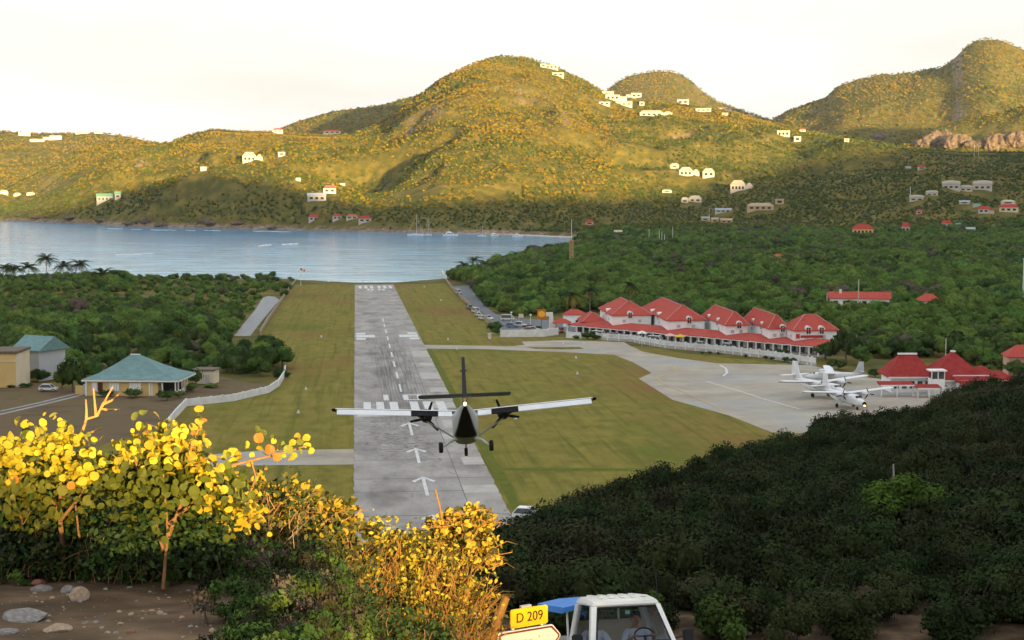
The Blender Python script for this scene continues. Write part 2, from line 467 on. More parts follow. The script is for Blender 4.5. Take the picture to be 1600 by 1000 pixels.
def land_material():
    m = bpy.data.materials.new('land'); m.use_nodes = True
    t = m.node_tree; nd = t.nodes; lk = t.links.new
    b = nd['Principled BSDF']; b.inputs['Roughness'].default_value = 0.95; b.inputs['Specular IOR Level'].default_value = 0.1
    g = nd.new('ShaderNodeNewGeometry'); sp = nd.new('ShaderNodeSeparateXYZ'); lk(g.outputs['Position'], sp.inputs[0])
    def noise(sc, dt=5):
        n = nd.new('ShaderNodeTexNoise'); n.inputs['Scale'].default_value = sc; n.inputs['Detail'].default_value = dt; lk(g.outputs['Position'], n.inputs['Vector']); return n.outputs['Fac']
    def ramp(f, cs):
        r = nd.new('ShaderNodeValToRGB'); e = r.color_ramp.elements
        while len(e) < len(cs): e.new(0.5)
        for i, (p, c) in enumerate(cs): e[i].position = p; e[i].color = (*c, 1)
        lk(f, r.inputs['Fac']); return r.outputs['Color']
    def mix(f, c1, c2):
        x = nd.new('ShaderNodeMixRGB'); lk(f, x.inputs['Fac']); lk(c1, x.inputs['Color1']); lk(c2, x.inputs['Color2']); return x.outputs['Color']
    scrub = ramp(noise(0.09), [(0.3, (0.055, 0.064, 0.014)), (0.5, (0.105, 0.092, 0.018)), (0.7, (0.185, 0.140, 0.032))])
    dirt = ramp(noise(1.6), [(0.3, (0.045, 0.032, 0.020)), (0.5, (0.105, 0.070, 0.042)), (0.72, (0.20, 0.135, 0.082))])
    rock = ramp(noise(0.22), [(0.3, (0.06, 0.045, 0.032)), (0.5, (0.20, 0.14, 0.085)), (0.7, (0.34, 0.26, 0.18))])
    sand = ramp(noise(0.5), [(0.3, (0.42, 0.36, 0.27)), (0.7, (0.55, 0.49, 0.39))])
    def mr(v, a, b_, inv=False):
        r = nd.new('ShaderNodeMapRange'); r.inputs['From Min'].default_value = a; r.inputs['From Max'].default_value = b_; r.interpolation_type = 'SMOOTHSTEP'
        lk(v, r.inputs['Value'])
        if inv: r.inputs['To Min'].default_value = 1; r.inputs['To Max'].default_value = 0
        return r.outputs['Result']
    def mul(a, b_):
        x = nd.new('ShaderNodeMath'); x.operation = 'MULTIPLY'; lk(a, x.inputs[0]); lk(b_, x.inputs[1]); return x.outputs[0]
    near = mr(sp.outputs['Y'], 45, 90, True)
    col = mix(near, scrub, dirt)
    far = mr(sp.outputs['Y'], 1300, 1400)
    lowz = mul(mr(sp.outputs['Z'], 2.0, 6.0, True), mr(noise(0.05), 0.3, 0.5))
    col = mix(mul(far, lowz), col, rock)
    # bare cliff where the far slope is steep
    nz_ = nd.new('ShaderNodeSeparateXYZ'); lk(g.outputs['True Normal'], nz_.inputs[0])
    steep = mr(nz_.outputs['Z'], 0.62, 0.80, True)
    col = mix(mul(mul(mr(sp.outputs['Y'], 1950, 2000), steep), mr(noise(0.02), 0.35, 0.55)), col, rock)
    beach = mul(mr(sp.outputs['Z'], 0.7, 1.25, True), mr(sp.outputs['Y'], 700, 740))
    beach = mul(beach, mr(sp.outputs['Y'], 1450, 1560, True))
    col = mix(beach, col, sand)
    lk(col, b.inputs['Base Color'])
    bp = nd.new('ShaderNodeBump'); bp.inputs['Strength'].default_value = 0.5; bp.inputs['Distance'].default_value = 0.05
    lk(noise(6.0, 8), bp.inputs['Height']); lk(bp.outputs['Normal'], b.inputs['Normal'])
    return m
M_LAND = land_material()

_ys = np.concatenate([np.arange(-59, 0, 3), np.arange(0, 40, 0.4), np.arange(40, 200, 1.6), np.arange(200, 780, 6), np.arange(780, 1320, 9), np.arange(1320, 2700, 11), np.arange(2700, 4250, 22)])
_aa = np.concatenate([np.linspace(-1.3, -0.45, 30)[:-1], np.linspace(-0.45, 0.45, 430), np.linspace(0.45, 1.3, 30)[1:]])
_X = (_ys[:, None] + 60) * _aa[None, :]; _Y = np.repeat(_ys[:, None], len(_aa), 1)
terrain = grid_obj('terrain', _X, _Y, land_h(_X, _Y), M_LAND)
# the hills behind the viewer, with the pass the road climbs through; they throw the evening shade over the valley
_bs = np.concatenate([np.arange(-420, -40, 12), np.arange(-40, 70, 1.5), np.arange(70, 2300, 11)])
_bp = np.concatenate([np.arange(-1250, -480, 26), np.arange(-480, -200, 10), np.arange(-200, -61, 14)])
_bs, _bp = np.meshgrid(_bs, _bp)
_bx = _bs * CA - _bp * SA; _by = _bs * SA + _bp * CA
_bz = back_h(_bx, _by)
_bz = np.where(_by > -50, np.minimum(_bz, 30), _bz)
hills_behind = grid_obj('hills_behind', _bx, _by, _bz, M_LAND)
# the far side of the pass on the right hand, joining the two
_cx, _cy = np.meshgrid(np.linspace(0, 1, 60), np.linspace(-60, 900, 100))
_cx = 80 + np.clip(_cy + 60, 0, None) * 1.3 * 0.98 + _cx * 1500
hillside = grid_obj('hillside', _cx, _cy, np.maximum(back_h(_cx, _cy), 30 + 0 * _cx) - 4, M_LAND)

# ------------------------------------------------------------------ the sea
def sea_material():
    m = bpy.data.materials.new('sea'); m.use_nodes = True
    t = m.node_tree; nd = t.nodes; lk = t.links.new
    b = nd['Principled BSDF']; b.inputs['Roughness'].default_value = 0.13; b.inputs['IOR'].default_value = 1.33; b.inputs['Specular IOR Level'].default_value = 0.2
    g = nd.new('ShaderNodeNewGeometry')
    mpn = nd.new('ShaderNodeMapping'); mpn.inputs['Scale'].default_value = (0.22, 1.0, 1.0); lk(g.outputs['Position'], mpn.inputs['Vector'])
    def noise(sc, dt=4):
        n = nd.new('ShaderNodeTexNoise'); n.inputs['Scale'].default_value = sc; n.inputs['Detail'].default_value = dt; lk(mpn.outputs['Vector'], n.inputs['Vector']); return n.outputs['Fac']
    sp = nd.new('ShaderNodeSeparateXYZ'); lk(g.outputs['Position'], sp.inputs[0])
    mr = nd.new('ShaderNodeMapRange'); mr.inputs['From Min'].default_value = 850; mr.inputs['From Max'].default_value = 1700; lk(sp.outputs['Y'], mr.inputs['Value'])
    ad = nd.new('ShaderNodeMath'); ad.operation = 'MULTIPLY_ADD'; ad.inputs[1].default_value = 0.7; lk(noise(0.012), ad.inputs[0]); lk(mr.outputs['Result'], ad.inputs[2])
    r = nd.new('ShaderNodeValToRGB'); e = r.color_ramp.elements; e.new(0.5)
    for i, (p, c) in enumerate([(0.25, (0.31, 0.57, 0.70)), (0.6, (0.20, 0.44, 0.62)), (1.0, (0.09, 0.28, 0.49))]):
        e[i].position = p; e[i].color = (*c, 1)
    lk(ad.outputs[0], r.inputs['Fac'])
    rip = nd.new('ShaderNodeValToRGB'); rip.color_ramp.elements[0].position = 0.38; rip.color_ramp.elements[0].color = (0.62, 0.66, 0.72, 1); rip.color_ramp.elements[1].position = 0.62; rip.color_ramp.elements[1].color = (1.25, 1.22, 1.18, 1)  # ripple light and dark painted into the water colour as streaks
    lk(noise(0.10, 8), rip.inputs['Fac']); rm = nd.new('ShaderNodeMixRGB'); rm.blend_type = 'MULTIPLY'; rm.inputs['Fac'].default_value = 1.0
    lk(r.outputs['Color'], rm.inputs['Color1']); lk(rip.outputs['Color'], rm.inputs['Color2']); lk(rm.outputs['Color'], b.inputs['Base Color'])
    bp = nd.new('ShaderNodeBump'); bp.inputs['Strength'].default_value = 0.9; bp.inputs['Distance'].default_value = 0.6
    n1 = noise(0.22, 6); lk(n1, bp.inputs['Height']); lk(bp.outputs['Normal'], b.inputs['Normal'])
    return m
_sx, _sy = np.meshgrid(np.linspace(-2600, 400, 120), np.linspace(700, 2600, 90))
sea = grid_obj('sea', _sx, _sy, 0 * _sx, sea_material())

# ------------------------------------------------------------------ the airfield: sheets laid in the runway frame
def sheet(name, pts, up, m, parent=None, kind='structure', holes=None):
    me = bpy.data.meshes.new(name)
    bm = bmesh.new()
    vs_ = [bm.verts.new((p[0], p[1], up)) for p in pts]
    f = bm.faces.new(vs_)
    if f.normal.z < 0: f.normal_flip()
    bmesh.ops.triangulate(bm, faces=bm.faces[:])
    bm.normal_update()
    for f in bm.faces:
        if f.normal.z < 0: f.normal_flip()
    bm.to_mesh(me); bm.free()
    me.materials.append(m)
    o = bpy.data.objects.new(name, me); link(o, parent)
    if parent is None:
        o.matrix_world = AIRO
        o['kind'] = kind
    return o
def gp(*pp):
    return [G(*p) for p in pp]
M_GRASS = mat('mown_grass', [(0.3, (0.125, 0.112, 0.020)), (0.5, (0.190, 0.164, 0.032)), (0.72, (0.25, 0.200, 0.048))], scale=0.35, detail=8, rough=0.95, spec=0.05, bump=0.08, bump_scale=3.0,
              second=[((0.20, 0.115, 0.038), 0.022, 0.50, 0.66), ((0.105, 0.13, 0.016), 0.03, 0.54, 0.7), ((0.105, 0.108, 0.017), 1.0, 0.50, 0.72, (0.8, 0.02, 1)), ((0.19, 0.15, 0.035), 1.0, 0.54, 0.76, (0.5, 0.012, 1))], stretch=(1.0, 0.45, 1))
M_VERGE = mat('green_verge', [(0.3, (0.085, 0.105, 0.014)), (0.7, (0.14, 0.15, 0.024))], scale=0.5, rough=0.95, spec=0.05)
M_YARD = mat('yard_earth', [(0.3, (0.10, 0.075, 0.04)), (0.5, (0.15, 0.105, 0.062)), (0.7, (0.12, 0.11, 0.035))], scale=0.12, detail=8, rough=0.95, spec=0.05)
def strip_material():
    """worn concrete with tyre rubber where aircraft touch down; runway frame coordinates"""
    m = mat('runway_concrete', [(0.3, (0.23, 0.21, 0.19)), (0.5, (0.33, 0.305, 0.28)), (0.7, (0.42, 0.39, 0.355))], scale=0.25, detail=9, rough=0.9, spec=0.15, stretch=(1, 0.35, 1),
            second=[((0.17, 0.155, 0.138), 0.11, 0.52, 0.70), ((0.12, 0.11, 0.10), 0.5, 0.60, 0.74)])
    t = m.node_tree; nd = t.nodes; lk = t.links.new; b = nd['Principled BSDF']
    old = b.inputs['Base Color'].links[0].from_socket
    tcn = nd.new('ShaderNodeTexCoord'); sp = nd.new('ShaderNodeSeparateXYZ'); lk(tcn.outputs['Object'], sp.inputs[0])
    def mr(v, a, b_, inv=False):
        r = nd.new('ShaderNodeMapRange'); r.inputs['From Min'].default_value = a; r.inputs['From Max'].default_value = b_; r.interpolation_type = 'SMOOTHSTEP'
        lk(v, r.inputs['Value'])
        if inv: r.inputs['To Min'].default_value = 1; r.inputs['To Max'].default_value = 0
        return r.outputs['Result']
    def mul(a, b_):
        x = nd.new('ShaderNodeMath'); x.operation = 'MULTIPLY'; lk(a, x.inputs[0]); lk(b_, x.inputs[1]); return x.outputs[0]
    X, Y = sp.outputs['X'], sp.outputs['Y']
    mpn = nd.new('ShaderNodeMapping'); mpn.inputs['Scale'].default_value = (3.2, 0.035, 1); lk(tcn.outputs['Object'], mpn.inputs['Vector'])
    n = nd.new('ShaderNodeTexNoise'); n.inputs['Scale'].default_value = 1.0; n.inputs['Detail'].default_value = 8; lk(mpn.outputs['Vector'], n.inputs['Vector'])
    streak = mr(n.outputs['Fac'], 0.33, 0.72)
    zone = mul(mul(mr(X, 2.5, 6.0), mr(X, 11.0, 14.0, True)), mul(mr(Y, 235, 300), mr(Y, 380, 520, True)))
    n2 = nd.new('ShaderNodeTexNoise'); n2.inputs['Scale'].default_value = 0.9; n2.inputs['Detail'].default_value = 9; n2.inputs['Roughness'].default_value = 0.75; lk(tcn.outputs['Object'], n2.inputs['Vector'])
    spots = mr(n2.outputs['Fac'], 0.45, 0.62)
    zone2 = mul(mul(mr(X, -0.5, 4), mr(X, 9, 14, True)), mul(mr(Y, 215, 250), mr(Y, 275, 330, True)))
    ad = nd.new('ShaderNodeMath'); ad.operation = 'MAXIMUM'; lk(mul(zone, streak), ad.inputs[0]); lk(mul(zone2, spots), ad.inputs[1])
    k = nd.new('ShaderNodeMath'); k.operation = 'MULTIPLY'; k.inputs[1].default_value = 0.7; lk(ad.outputs[0], k.inputs[0])
    mx2 = nd.new('ShaderNodeMixRGB'); lk(k.outputs[0], mx2.inputs['Fac']); lk(old, mx2.inputs['Color1']); mx2.inputs['Color2'].default_value = (0.055, 0.055, 0.058, 1)
    lk(mx2.outputs['Color'], b.inputs['Base Color'])
    return m
M_CONC = strip_material()
M_APRON = mat('apron_concrete', [(0.3, (0.27, 0.235, 0.185)), (0.5, (0.37, 0.325, 0.26)), (0.7, (0.45, 0.40, 0.325))], scale=0.10, detail=9, rough=0.9, spec=0.15, second=[((0.24, 0.22, 0.19), 0.05, 0.58, 0.74), ((0.33, 0.36, 0.37), 0.03, 0.5, 0.7)])
M_PATCH = mat('patched_concrete', [(0.3, (0.36, 0.34, 0.31)), (0.7, (0.50, 0.47, 0.43))], scale=0.5, rough=0.9, spec=0.1)
M_PAINT = mat('white_paint', [(0.3, (0.45, 0.45, 0.44)), (0.7, (0.74, 0.74, 0.73))], scale=1.6, detail=8, rough=0.7)
M_YPAINT = mat('yellow_paint', [(0.3, (0.38, 0.30, 0.16)), (0.7, (0.55, 0.40, 0.14))], scale=1.0, rough=0.7)
M_ASPH = mat('asphalt', [(0.3, (0.095, 0.105, 0.115)), (0.7, (0.16, 0.17, 0.18))], scale=0.6, detail=8, rough=0.85)
M_ROADC = mat('pale_road', [(0.3, (0.24, 0.24, 0.24)), (0.7, (0.34, 0.34, 0.335))], scale=0.4, detail=8, rough=0.9)

grass = sheet('airfield_grass', gp((462, 441), (440, 470), (418, 500), (405, 528), (440, 552), (450, 575), (440, 600), (420, 613), (365, 626), (290, 636), (262, 668)) + [(-34, 262), (-60, 200), (-60, 160), (60, 160), (105, 262)] + gp((1420, 640), (1400, 600), (1270, 572), (1100, 556), (980, 540), (930, 527), (784, 527), (770, 510), (740, 480), (712, 455), (692, 437)) + [(32, 800), (18, 788), (-8, 790), (-22, 815)], 0.04, M_GRASS)
def ragged(pts, step, amp, seed=0):
    rr = random.Random(seed); out = []
    for i, p in enumerate(pts):
        q = pts[(i + 1) % len(pts)]; d = math.hypot(q[0] - p[0], q[1] - p[1]); n = max(1, int(d / step))
        nx, ny = -(q[1] - p[1]) / max(d, 1e-6), (q[0] - p[0]) / max(d, 1e-6)
        for k in range(n):
            a = rr.gauss(0, amp) if k else 0
            out.append((p[0] + (q[0] - p[0]) * k / n + nx * a, p[1] + (q[1] - p[1]) * k / n + ny * a))
    return out
runway = sheet('runway', ragged([(-0.45, 165), (17.55, 165), (17.55, 783), (-0.45, 783)], 1.6, 0.06, 5), 0.10, M_CONC)
apron = sheet('apron', gp((655, 545), (660, 539), (800, 541), (820, 539), (815, 534), (880, 532), (975, 535), (985, 541), (1005, 550), (1060, 560), (1120, 568), (1265, 571), (1330, 585), (1420, 600)) + [(120, 300), (120, 262), (100, 240)] + gp((1205, 676), (1140, 650), (1050, 625), (998, 592), (1018, 583), (990, 567), (960, 555), (910, 552), (760, 546)), 0.07, M_APRON)
apron_island = sheet('grass_island', gp((822, 543), (905, 542.5), (912, 545.5), (880, 546.5), (835, 545.5)), 0.11, M_GRASS)
stub = sheet('taxiway_stub', [(-0.45, 228), (-0.45, 243), (-14, 243), (-24, 238), (-24, 229)], 0.07, M_APRON)

# ------------------------------------------------------------------ vegetation prototypes
def leaf_quads(cen, nrm, size, rng, aspect=1.6, bend=0.0):
    """one quad for each centre, lying across nrm with random spin"""
    n = len(cen)
    r = rng.normal(size=(n, 3)); nrm = nrm / np.linalg.norm(nrm, axis=1, keepdims=True)
    t = r - (r * nrm).sum(1, keepdims=True) * nrm; t /= np.linalg.norm(t, axis=1, keepdims=True) + 1e-9
    b = np.cross(nrm, t)
    s = (size * (0.65 + 0.7 * rng.random(n)))[:, None]
    h, w = s * 0.5 * aspect ** 0.5, s * 0.5 / aspect ** 0.5
    v = np.stack([cen - t * h, cen + b * w - t * h * 0.1, cen + t * h, cen - b * w - t * h * 0.1], 1).reshape(-1, 3)
    return v, np.arange(4 * n).reshape(n, 4)
def lumps(rng, n, rx, ry, rz, z0, lr):
    """lobe centres spread through a flattened crown volume"""
    out = []
    for i in range(n):
        an = rng.random() * 6.283; rr = math.sqrt(rng.random()) * 0.72; h = rng.random()
        out.append((math.cos(an) * rr * rx, math.sin(an) * rr * ry, z0 + rz * (0.15 + 0.85 * h) * (1 - 0.55 * rr), lr * (0.6 + 0.7 * rng.random())))
    return np.array(out)
def crown_data(seed, rx, rz, z0, nl, lr, per, size, up=0.5, flat=0.75):
    rng = np.random.default_rng(seed)
    lb = lumps(rng, nl, rx, rx, rz, z0, lr)
    V = []; N = []
    for x, y, z, r in lb:
        d = rng.normal(size=(per, 3)); d /= np.linalg.norm(d, axis=1, keepdims=True)
        d[:, 2] = np.where(d[:, 2] < -0.3, -d[:, 2], d[:, 2])
        rr = r * (0.55 + 0.5 * rng.random((per, 1)))
        p = np.array([x, y, z]) + d * rr * np.array([1, 1, flat])
        V.append(p); N.append(d + np.array([0, 0, up]) + rng.normal(size=(per, 3)) * 0.45)
    v, q = leaf_quads(np.concatenate(V), np.concatenate(N), size, rng)
    return v, q, lb
def core_quads(lb, k=0.62, n=6, m=4, flat=0.75):
    V = []; Q = []; b = 0
    for x, y, z, r in lb:
        r = r * k
        for i in range(m + 1):
            la = -math.pi / 2 + math.pi * i / m
            for j in range(n):
                V.append((x + math.cos(6.283 * j / n) * math.cos(la) * r, y + math.sin(6.283 * j / n) * math.cos(la) * r, z + math.sin(la) * r * flat))
        for i in range(m):
            for j in range(n):
                Q.append((b + i * n + j, b + i * n + (j + 1) % n, b + (i + 1) * n + (j + 1) % n, b + (i + 1) * n + j))
        b += n * (m + 1)
    return np.array(V), np.array(Q)
def merge(*vq):
    V = []; Q = []; b = 0
    for v, q in vq:
        V.append(v); Q.append(q + b); b += len(v)
    return np.concatenate(V), np.concatenate(Q)

def lm(name, c, rand=0.3, trans=0.12):
    d = tuple(x * 0.55 for x in c); l = tuple(x * 1.5 for x in c)
    return mat(name, [(0.33, d), (0.5, c), (0.68, l)], scale=0.7, detail=3, rough=0.85, spec=0.04, trans=trans, rand=rand)
M_LEAF = {
    'hill_olive': lm('leaf_hill_olive', (0.2, 0.148, 0.012), 0.2, 0.05),
    'hill_green': lm('leaf_hill_green', (0.062, 0.088, 0.016), 0.3, 0.05),
    'hill_dry': lm('leaf_hill_dry', (0.2, 0.14, 0.026), 0.15, 0.05),
    'green': lm('leaf_green', (0.085, 0.145, 0.028), 0.4, 0.08),
    'deep': lm('leaf_deep_green', (0.048, 0.088, 0.022), 0.35, 0.06),
    'fresh': lm('leaf_fresh_green', (0.11, 0.175, 0.03), 0.3, 0.08),
    'grey': lm('leaf_grey_brown', (0.11, 0.09, 0.065), 0.25, 0.05),
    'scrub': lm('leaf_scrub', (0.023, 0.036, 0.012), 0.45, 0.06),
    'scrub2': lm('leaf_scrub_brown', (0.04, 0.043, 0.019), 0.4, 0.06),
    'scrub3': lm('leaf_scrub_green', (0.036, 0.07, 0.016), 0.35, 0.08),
}
M_TRUNK = mat('bark', [(0.3, (0.09, 0.07, 0.05)), (0.7, (0.19, 0.15, 0.11))], scale=3, rough=0.9, stretch=(3, 3, 0.6))

def crown_mesh(name, seed, m, rx, rz, z0, nl, lr, per, size, core=0.6, **kw):
    v, q, lb = crown_data(seed, rx, rz, z0, nl, lr, per, size, **kw)
    if core > 0:
        v, q = merge((v, q), core_quads(lb, core))
    me = np_mesh(name, v, q, m)
    return me
PROTO = {}
def proto_set(key, meshes):
    c = bpy.data.collections.new(key)
    for i, me in enumerate(meshes):
        c.objects.link(bpy.data.objects.new('%s_%d' % (key, i), me))
    PROTO[key] = c
# far hillside trees (about five pixels each)
proto_set('far_tree', [crown_mesh('far_tree', 100 + i, M_LEAF[k], 2.2, 2.1, 0.5, 6, 1.2, 30, 0.55, core=0.95)
                       for i, k in enumerate(['hill_olive', 'hill_olive', 'hill_olive', 'hill_green', 'hill_green', 'hill_dry'])])
# valley trees
VALLEY_KEYS = ['green', 'green', 'deep', 'green', 'fresh', 'deep', 'grey']
VALLEY = [crown_mesh('valley_crown', 200 + i, M_LEAF[k], 2.6, 2.4, 1.0, 10, 1.3, 120, 0.34, core=0.8) for i, k in enumerate(VALLEY_KEYS)]
proto_set('valley_tree', VALLEY)

def scatter(name, pts, sc, kinds, key, label, cat):
    """one stuff object: prototype meshes stood on the given points"""
    n = len(pts)
    me = bpy.data.meshes.new(name)
    me.vertices.add(n); me.vertices.foreach_set('co', np.asarray(pts, np.float32).ravel())
    a = me.attributes.new('sc', 'FLOAT_VECTOR', 'POINT'); a.data.foreach_set('vector', np.asarray(sc, np.float32).ravel())
    a = me.attributes.new('rz', 'FLOAT_VECTOR', 'POINT')
    rv = np.zeros((n, 3), np.float32); rv[:, 2] = RNG.random(n) * 6.283; rv[:, :2] = RNG.normal(size=(n, 2)) * 0.12
    a.data.foreach_set('vector', rv.ravel())
    a = me.attributes.new('kd', 'INT', 'POINT'); a.data.foreach_set('value', np.asarray(kinds, np.int32))
    o = bpy.data.objects.new(name, me); link(o)
    tag(o, label, cat, kind='stuff')
    ng = bpy.data.node_groups.new(name, 'GeometryNodeTree')
    ng.interface.new_socket('Geometry', in_out='INPUT', socket_type='NodeSocketGeometry')
    ng.interface.new_socket('Geometry', in_out='OUTPUT', socket_type='NodeSocketGeometry')
    nd = ng.nodes; gi = nd.new('NodeGroupInput'); go = nd.new('NodeGroupOutput')
    ip = nd.new('GeometryNodeInstanceOnPoints'); ci = nd.new('GeometryNodeCollectionInfo')
    ci.inputs['Collection'].default_value = PROTO[key]; ci.inputs['Separate Children'].default_value = True; ci.inputs['Reset Children'].default_value = True
    ip.inputs['Pick Instance'].default_value = True
    def at(nm, ty):
        x = nd.new('GeometryNodeInputNamedAttribute'); x.data_type = ty; x.inputs['Name'].default_value = nm
        return [s for s in x.outputs if s.enabled and s.name == 'Attribute'][0]
    lk = ng.links.new
    lk(gi.outputs[0], ip.inputs['Points']); lk(ci.outputs[0], ip.inputs['Instance'])
    lk(at('kd', 'INT'), ip.inputs['Instance Index']); lk(at('sc', 'FLOAT_VECTOR'), ip.inputs['Scale'])
    er = nd.new('FunctionNodeEulerToRotation'); lk(at('rz', 'FLOAT_VECTOR'), er.inputs[0]); lk(er.outputs[0], ip.inputs['Rotation'])
    lk(ip.outputs[0], go.inputs[0])
    md = o.modifiers.new('scatter', 'NODES'); md.node_group = ng
    return o

# where nothing grows ------------------------------------------------
def inpoly(px, py, poly):
    ins = np.zeros(len(px), bool); j = len(poly) - 1
    for i in range(len(poly)):
        xi, yi = poly[i]; xj, yj = poly[j]
        c = ((yi > py) != (yj > py)) & (px < (xj - xi) * (py - yi) / (yj - yi + 1e-12) + xi)
        ins ^= c; j = i
    return ins
def hit(px, py, y0=330.0, y1=4200.0):
    """where the sight line through a photograph pixel meets the land"""
    d = ray(px, py); d = d / d[1]
    ys = np.concatenate([np.arange(y0, 1500, 4), np.arange(1500, y1, 6)])
    zs = CZ + d[2] * ys; hs = land_h(d[0] * ys, ys)
    i = np.argmax(zs < hs)
    if not (zs < hs).any(): i = len(ys) - 1
    return np.array([d[0] * ys[i], ys[i], hs[i]])
NOGROW_AIR = []                 # polygons in runway coordinates
CLEAR = []                      # (x, y, radius, reach toward the camera)
def keep(x, y):
    t = x * RX + y * RY; lat = x * RY - y * RX
    k = np.ones(len(x), bool)
    for pg in NOGROW_AIR: k &= ~inpoly(lat, t, pg)
    for cx, cy, r, reach in CLEAR:
        dx = x - cx; dy = y - cy
        dist = math.hypot(cx, cy)
        ux, uy = -cx / dist, -cy / dist
        al = dx * ux + dy * uy; ac = np.abs(dx * uy - dy * ux)
        k &= ~((al > -r) & (al < reach) & (ac < r))
    return k

# ------------------------------------------------------------------ houses on the hills and in the valley
M_WALL = {
    'bright': mat('bright_wall', (0.87, 0.865, 0.85), scale=0.3, rough=0.8, spec=0.2),
    'white': mat('white_wall', (0.50, 0.47, 0.42), scale=0.3, rough=0.8, spec=0.2),
    'cream': mat('cream_wall', (0.68, 0.58, 0.42), scale=0.3, rough=0.8, spec=0.2),
    'tan': mat('tan_wall', (0.50, 0.36, 0.20), scale=0.4, rough=0.85, spec=0.2),
    'yellow': mat('yellow_wall', [(0.3, (0.60, 0.42, 0.16)), (0.7, (0.68, 0.49, 0.21))], scale=0.4, rough=0.85, spec=0.2),
    'pink': mat('pink_wall', (0.60, 0.36, 0.28), scale=0.4, rough=0.85, spec=0.2),
    'grey': mat('grey_wall', (0.46, 0.48, 0.50), scale=0.4, rough=0.85, spec=0.2),
}
def roofmat(name, c):
    return mat(name, [(0.3, tuple(x * 0.8 for x in c)), (0.7, tuple(x * 1.15 for x in c))], scale=0.8, detail=6, rough=0.85, spec=0.08, stretch=(1, 1, 3))
M_ROOF = {
    'red': roofmat('red_roof', (0.40, 0.055, 0.040)), 'orange': roofmat('orange_roof', (0.48, 0.13, 0.05)), 'pink': roofmat('pink_roof', (0.42, 0.10, 0.12)),
    'teal': roofmat('teal_roof', (0.165, 0.27, 0.27)), 'green': roofmat('green_roof', (0.16, 0.36, 0.25)), 'white': roofmat('white_roof', (0.40, 0.36, 0.29)),
    'grey': roofmat('grey_roof', (0.40, 0.42, 0.45)), 'tan': roofmat('tan_roof', (0.42, 0.34, 0.23)), 'cream': roofmat('cream_roof', (0.52, 0.45, 0.33)),
}
M_PANE = mat('dark_pane', (0.02, 0.022, 0.025), rough=0.15, spec=0.5)
M_TRIM = mat('white_trim', (0.78, 0.77, 0.74), scale=0.6, rough=0.6)
def hip_roof(mb, w, d, z, h, over=0.4, ridge=0.5, thick=0.15):
    x, y = w / 2 + over, d / 2 + over
    rl = max(w - d, 0.0) / 2 + ridge * min(w, d) * 0.25 if w >= d else 0.2
    ry = 0.0 if w >= d else (d - w) / 2
    v = [(-x, -y, z), (x, -y, z), (x, y, z), (-x, y, z), (-x, -y, z + thick), (x, -y, z + thick), (x, y, z + thick), (-x, y, z + thick),
         (-rl, -ry, z + h), (rl, -ry, z + h), (rl, ry + 0.01, z + h), (-rl, ry + 0.01, z + h)]
    f = [(3, 2, 1, 0), (0, 1, 5, 4), (1, 2, 6, 5), (2, 3, 7, 6), (3, 0, 4, 7), (4, 5, 9, 8), (5, 6, 10, 9), (6, 7, 11, 10), (7, 4, 8, 11), (8, 9, 10, 11)]
    return mb.add(v, f)
def gable_roof(mb, w, d, z, h, over=0.4, thick=0.15):
    x, y = w / 2 + over, d / 2 + over
    v = [(-x, -y, z), (x, -y, z), (x, y, z), (-x, y, z), (-x, -y, z + thick), (x, -y, z + thick), (x, y, z + thick), (-x, y, z + thick), (-x, 0, z + h), (x, 0, z + h)]
    f = [(3, 2, 1, 0), (0, 1, 5, 4), (2, 3, 7, 6), (4, 5, 9, 8), (6, 7, 8, 9), (1, 2, 6, 9, 5), (3, 0, 4, 8, 7)]
    return mb.add(v, f)
def round_roof(mb, w, d, z, h, over=0.3):
    rings = []
    for xx in (-w / 2 - over, -w / 4, 0, w / 4, w / 2 + over):
        k = 1 - 0.25 * (2 * xx / w) ** 2
        rings.append([(xx, -(d / 2 + over) * math.cos(math.pi * i / 8), z + h * k * math.sin(math.pi * i / 8) ** 0.8) for i in range(9)])
    return mb.loft(rings, cap=True, close=True)
def add_windows(par, w, d, h, n, mpane, base=0.0, frame=None, ww=1.1, wh=1.2):
    for i in range(n):
        x = (i + 0.5) / n * w * 0.88 - w * 0.44
        o = MB().box((x, -d / 2 - 0.02, base + h * 0.55), (min(ww, w * 0.5 / n), 0.08, min(wh, h * 0.45))).build('window', mpane, par)
        if frame:
            MB().box((x, -d / 2 - 0.07, base + h * 0.55 - min(wh, h * 0.45) / 2 - 0.06), (min(ww, w * 0.5 / n) + 0.2, 0.14, 0.12)).build('sill', frame, o)
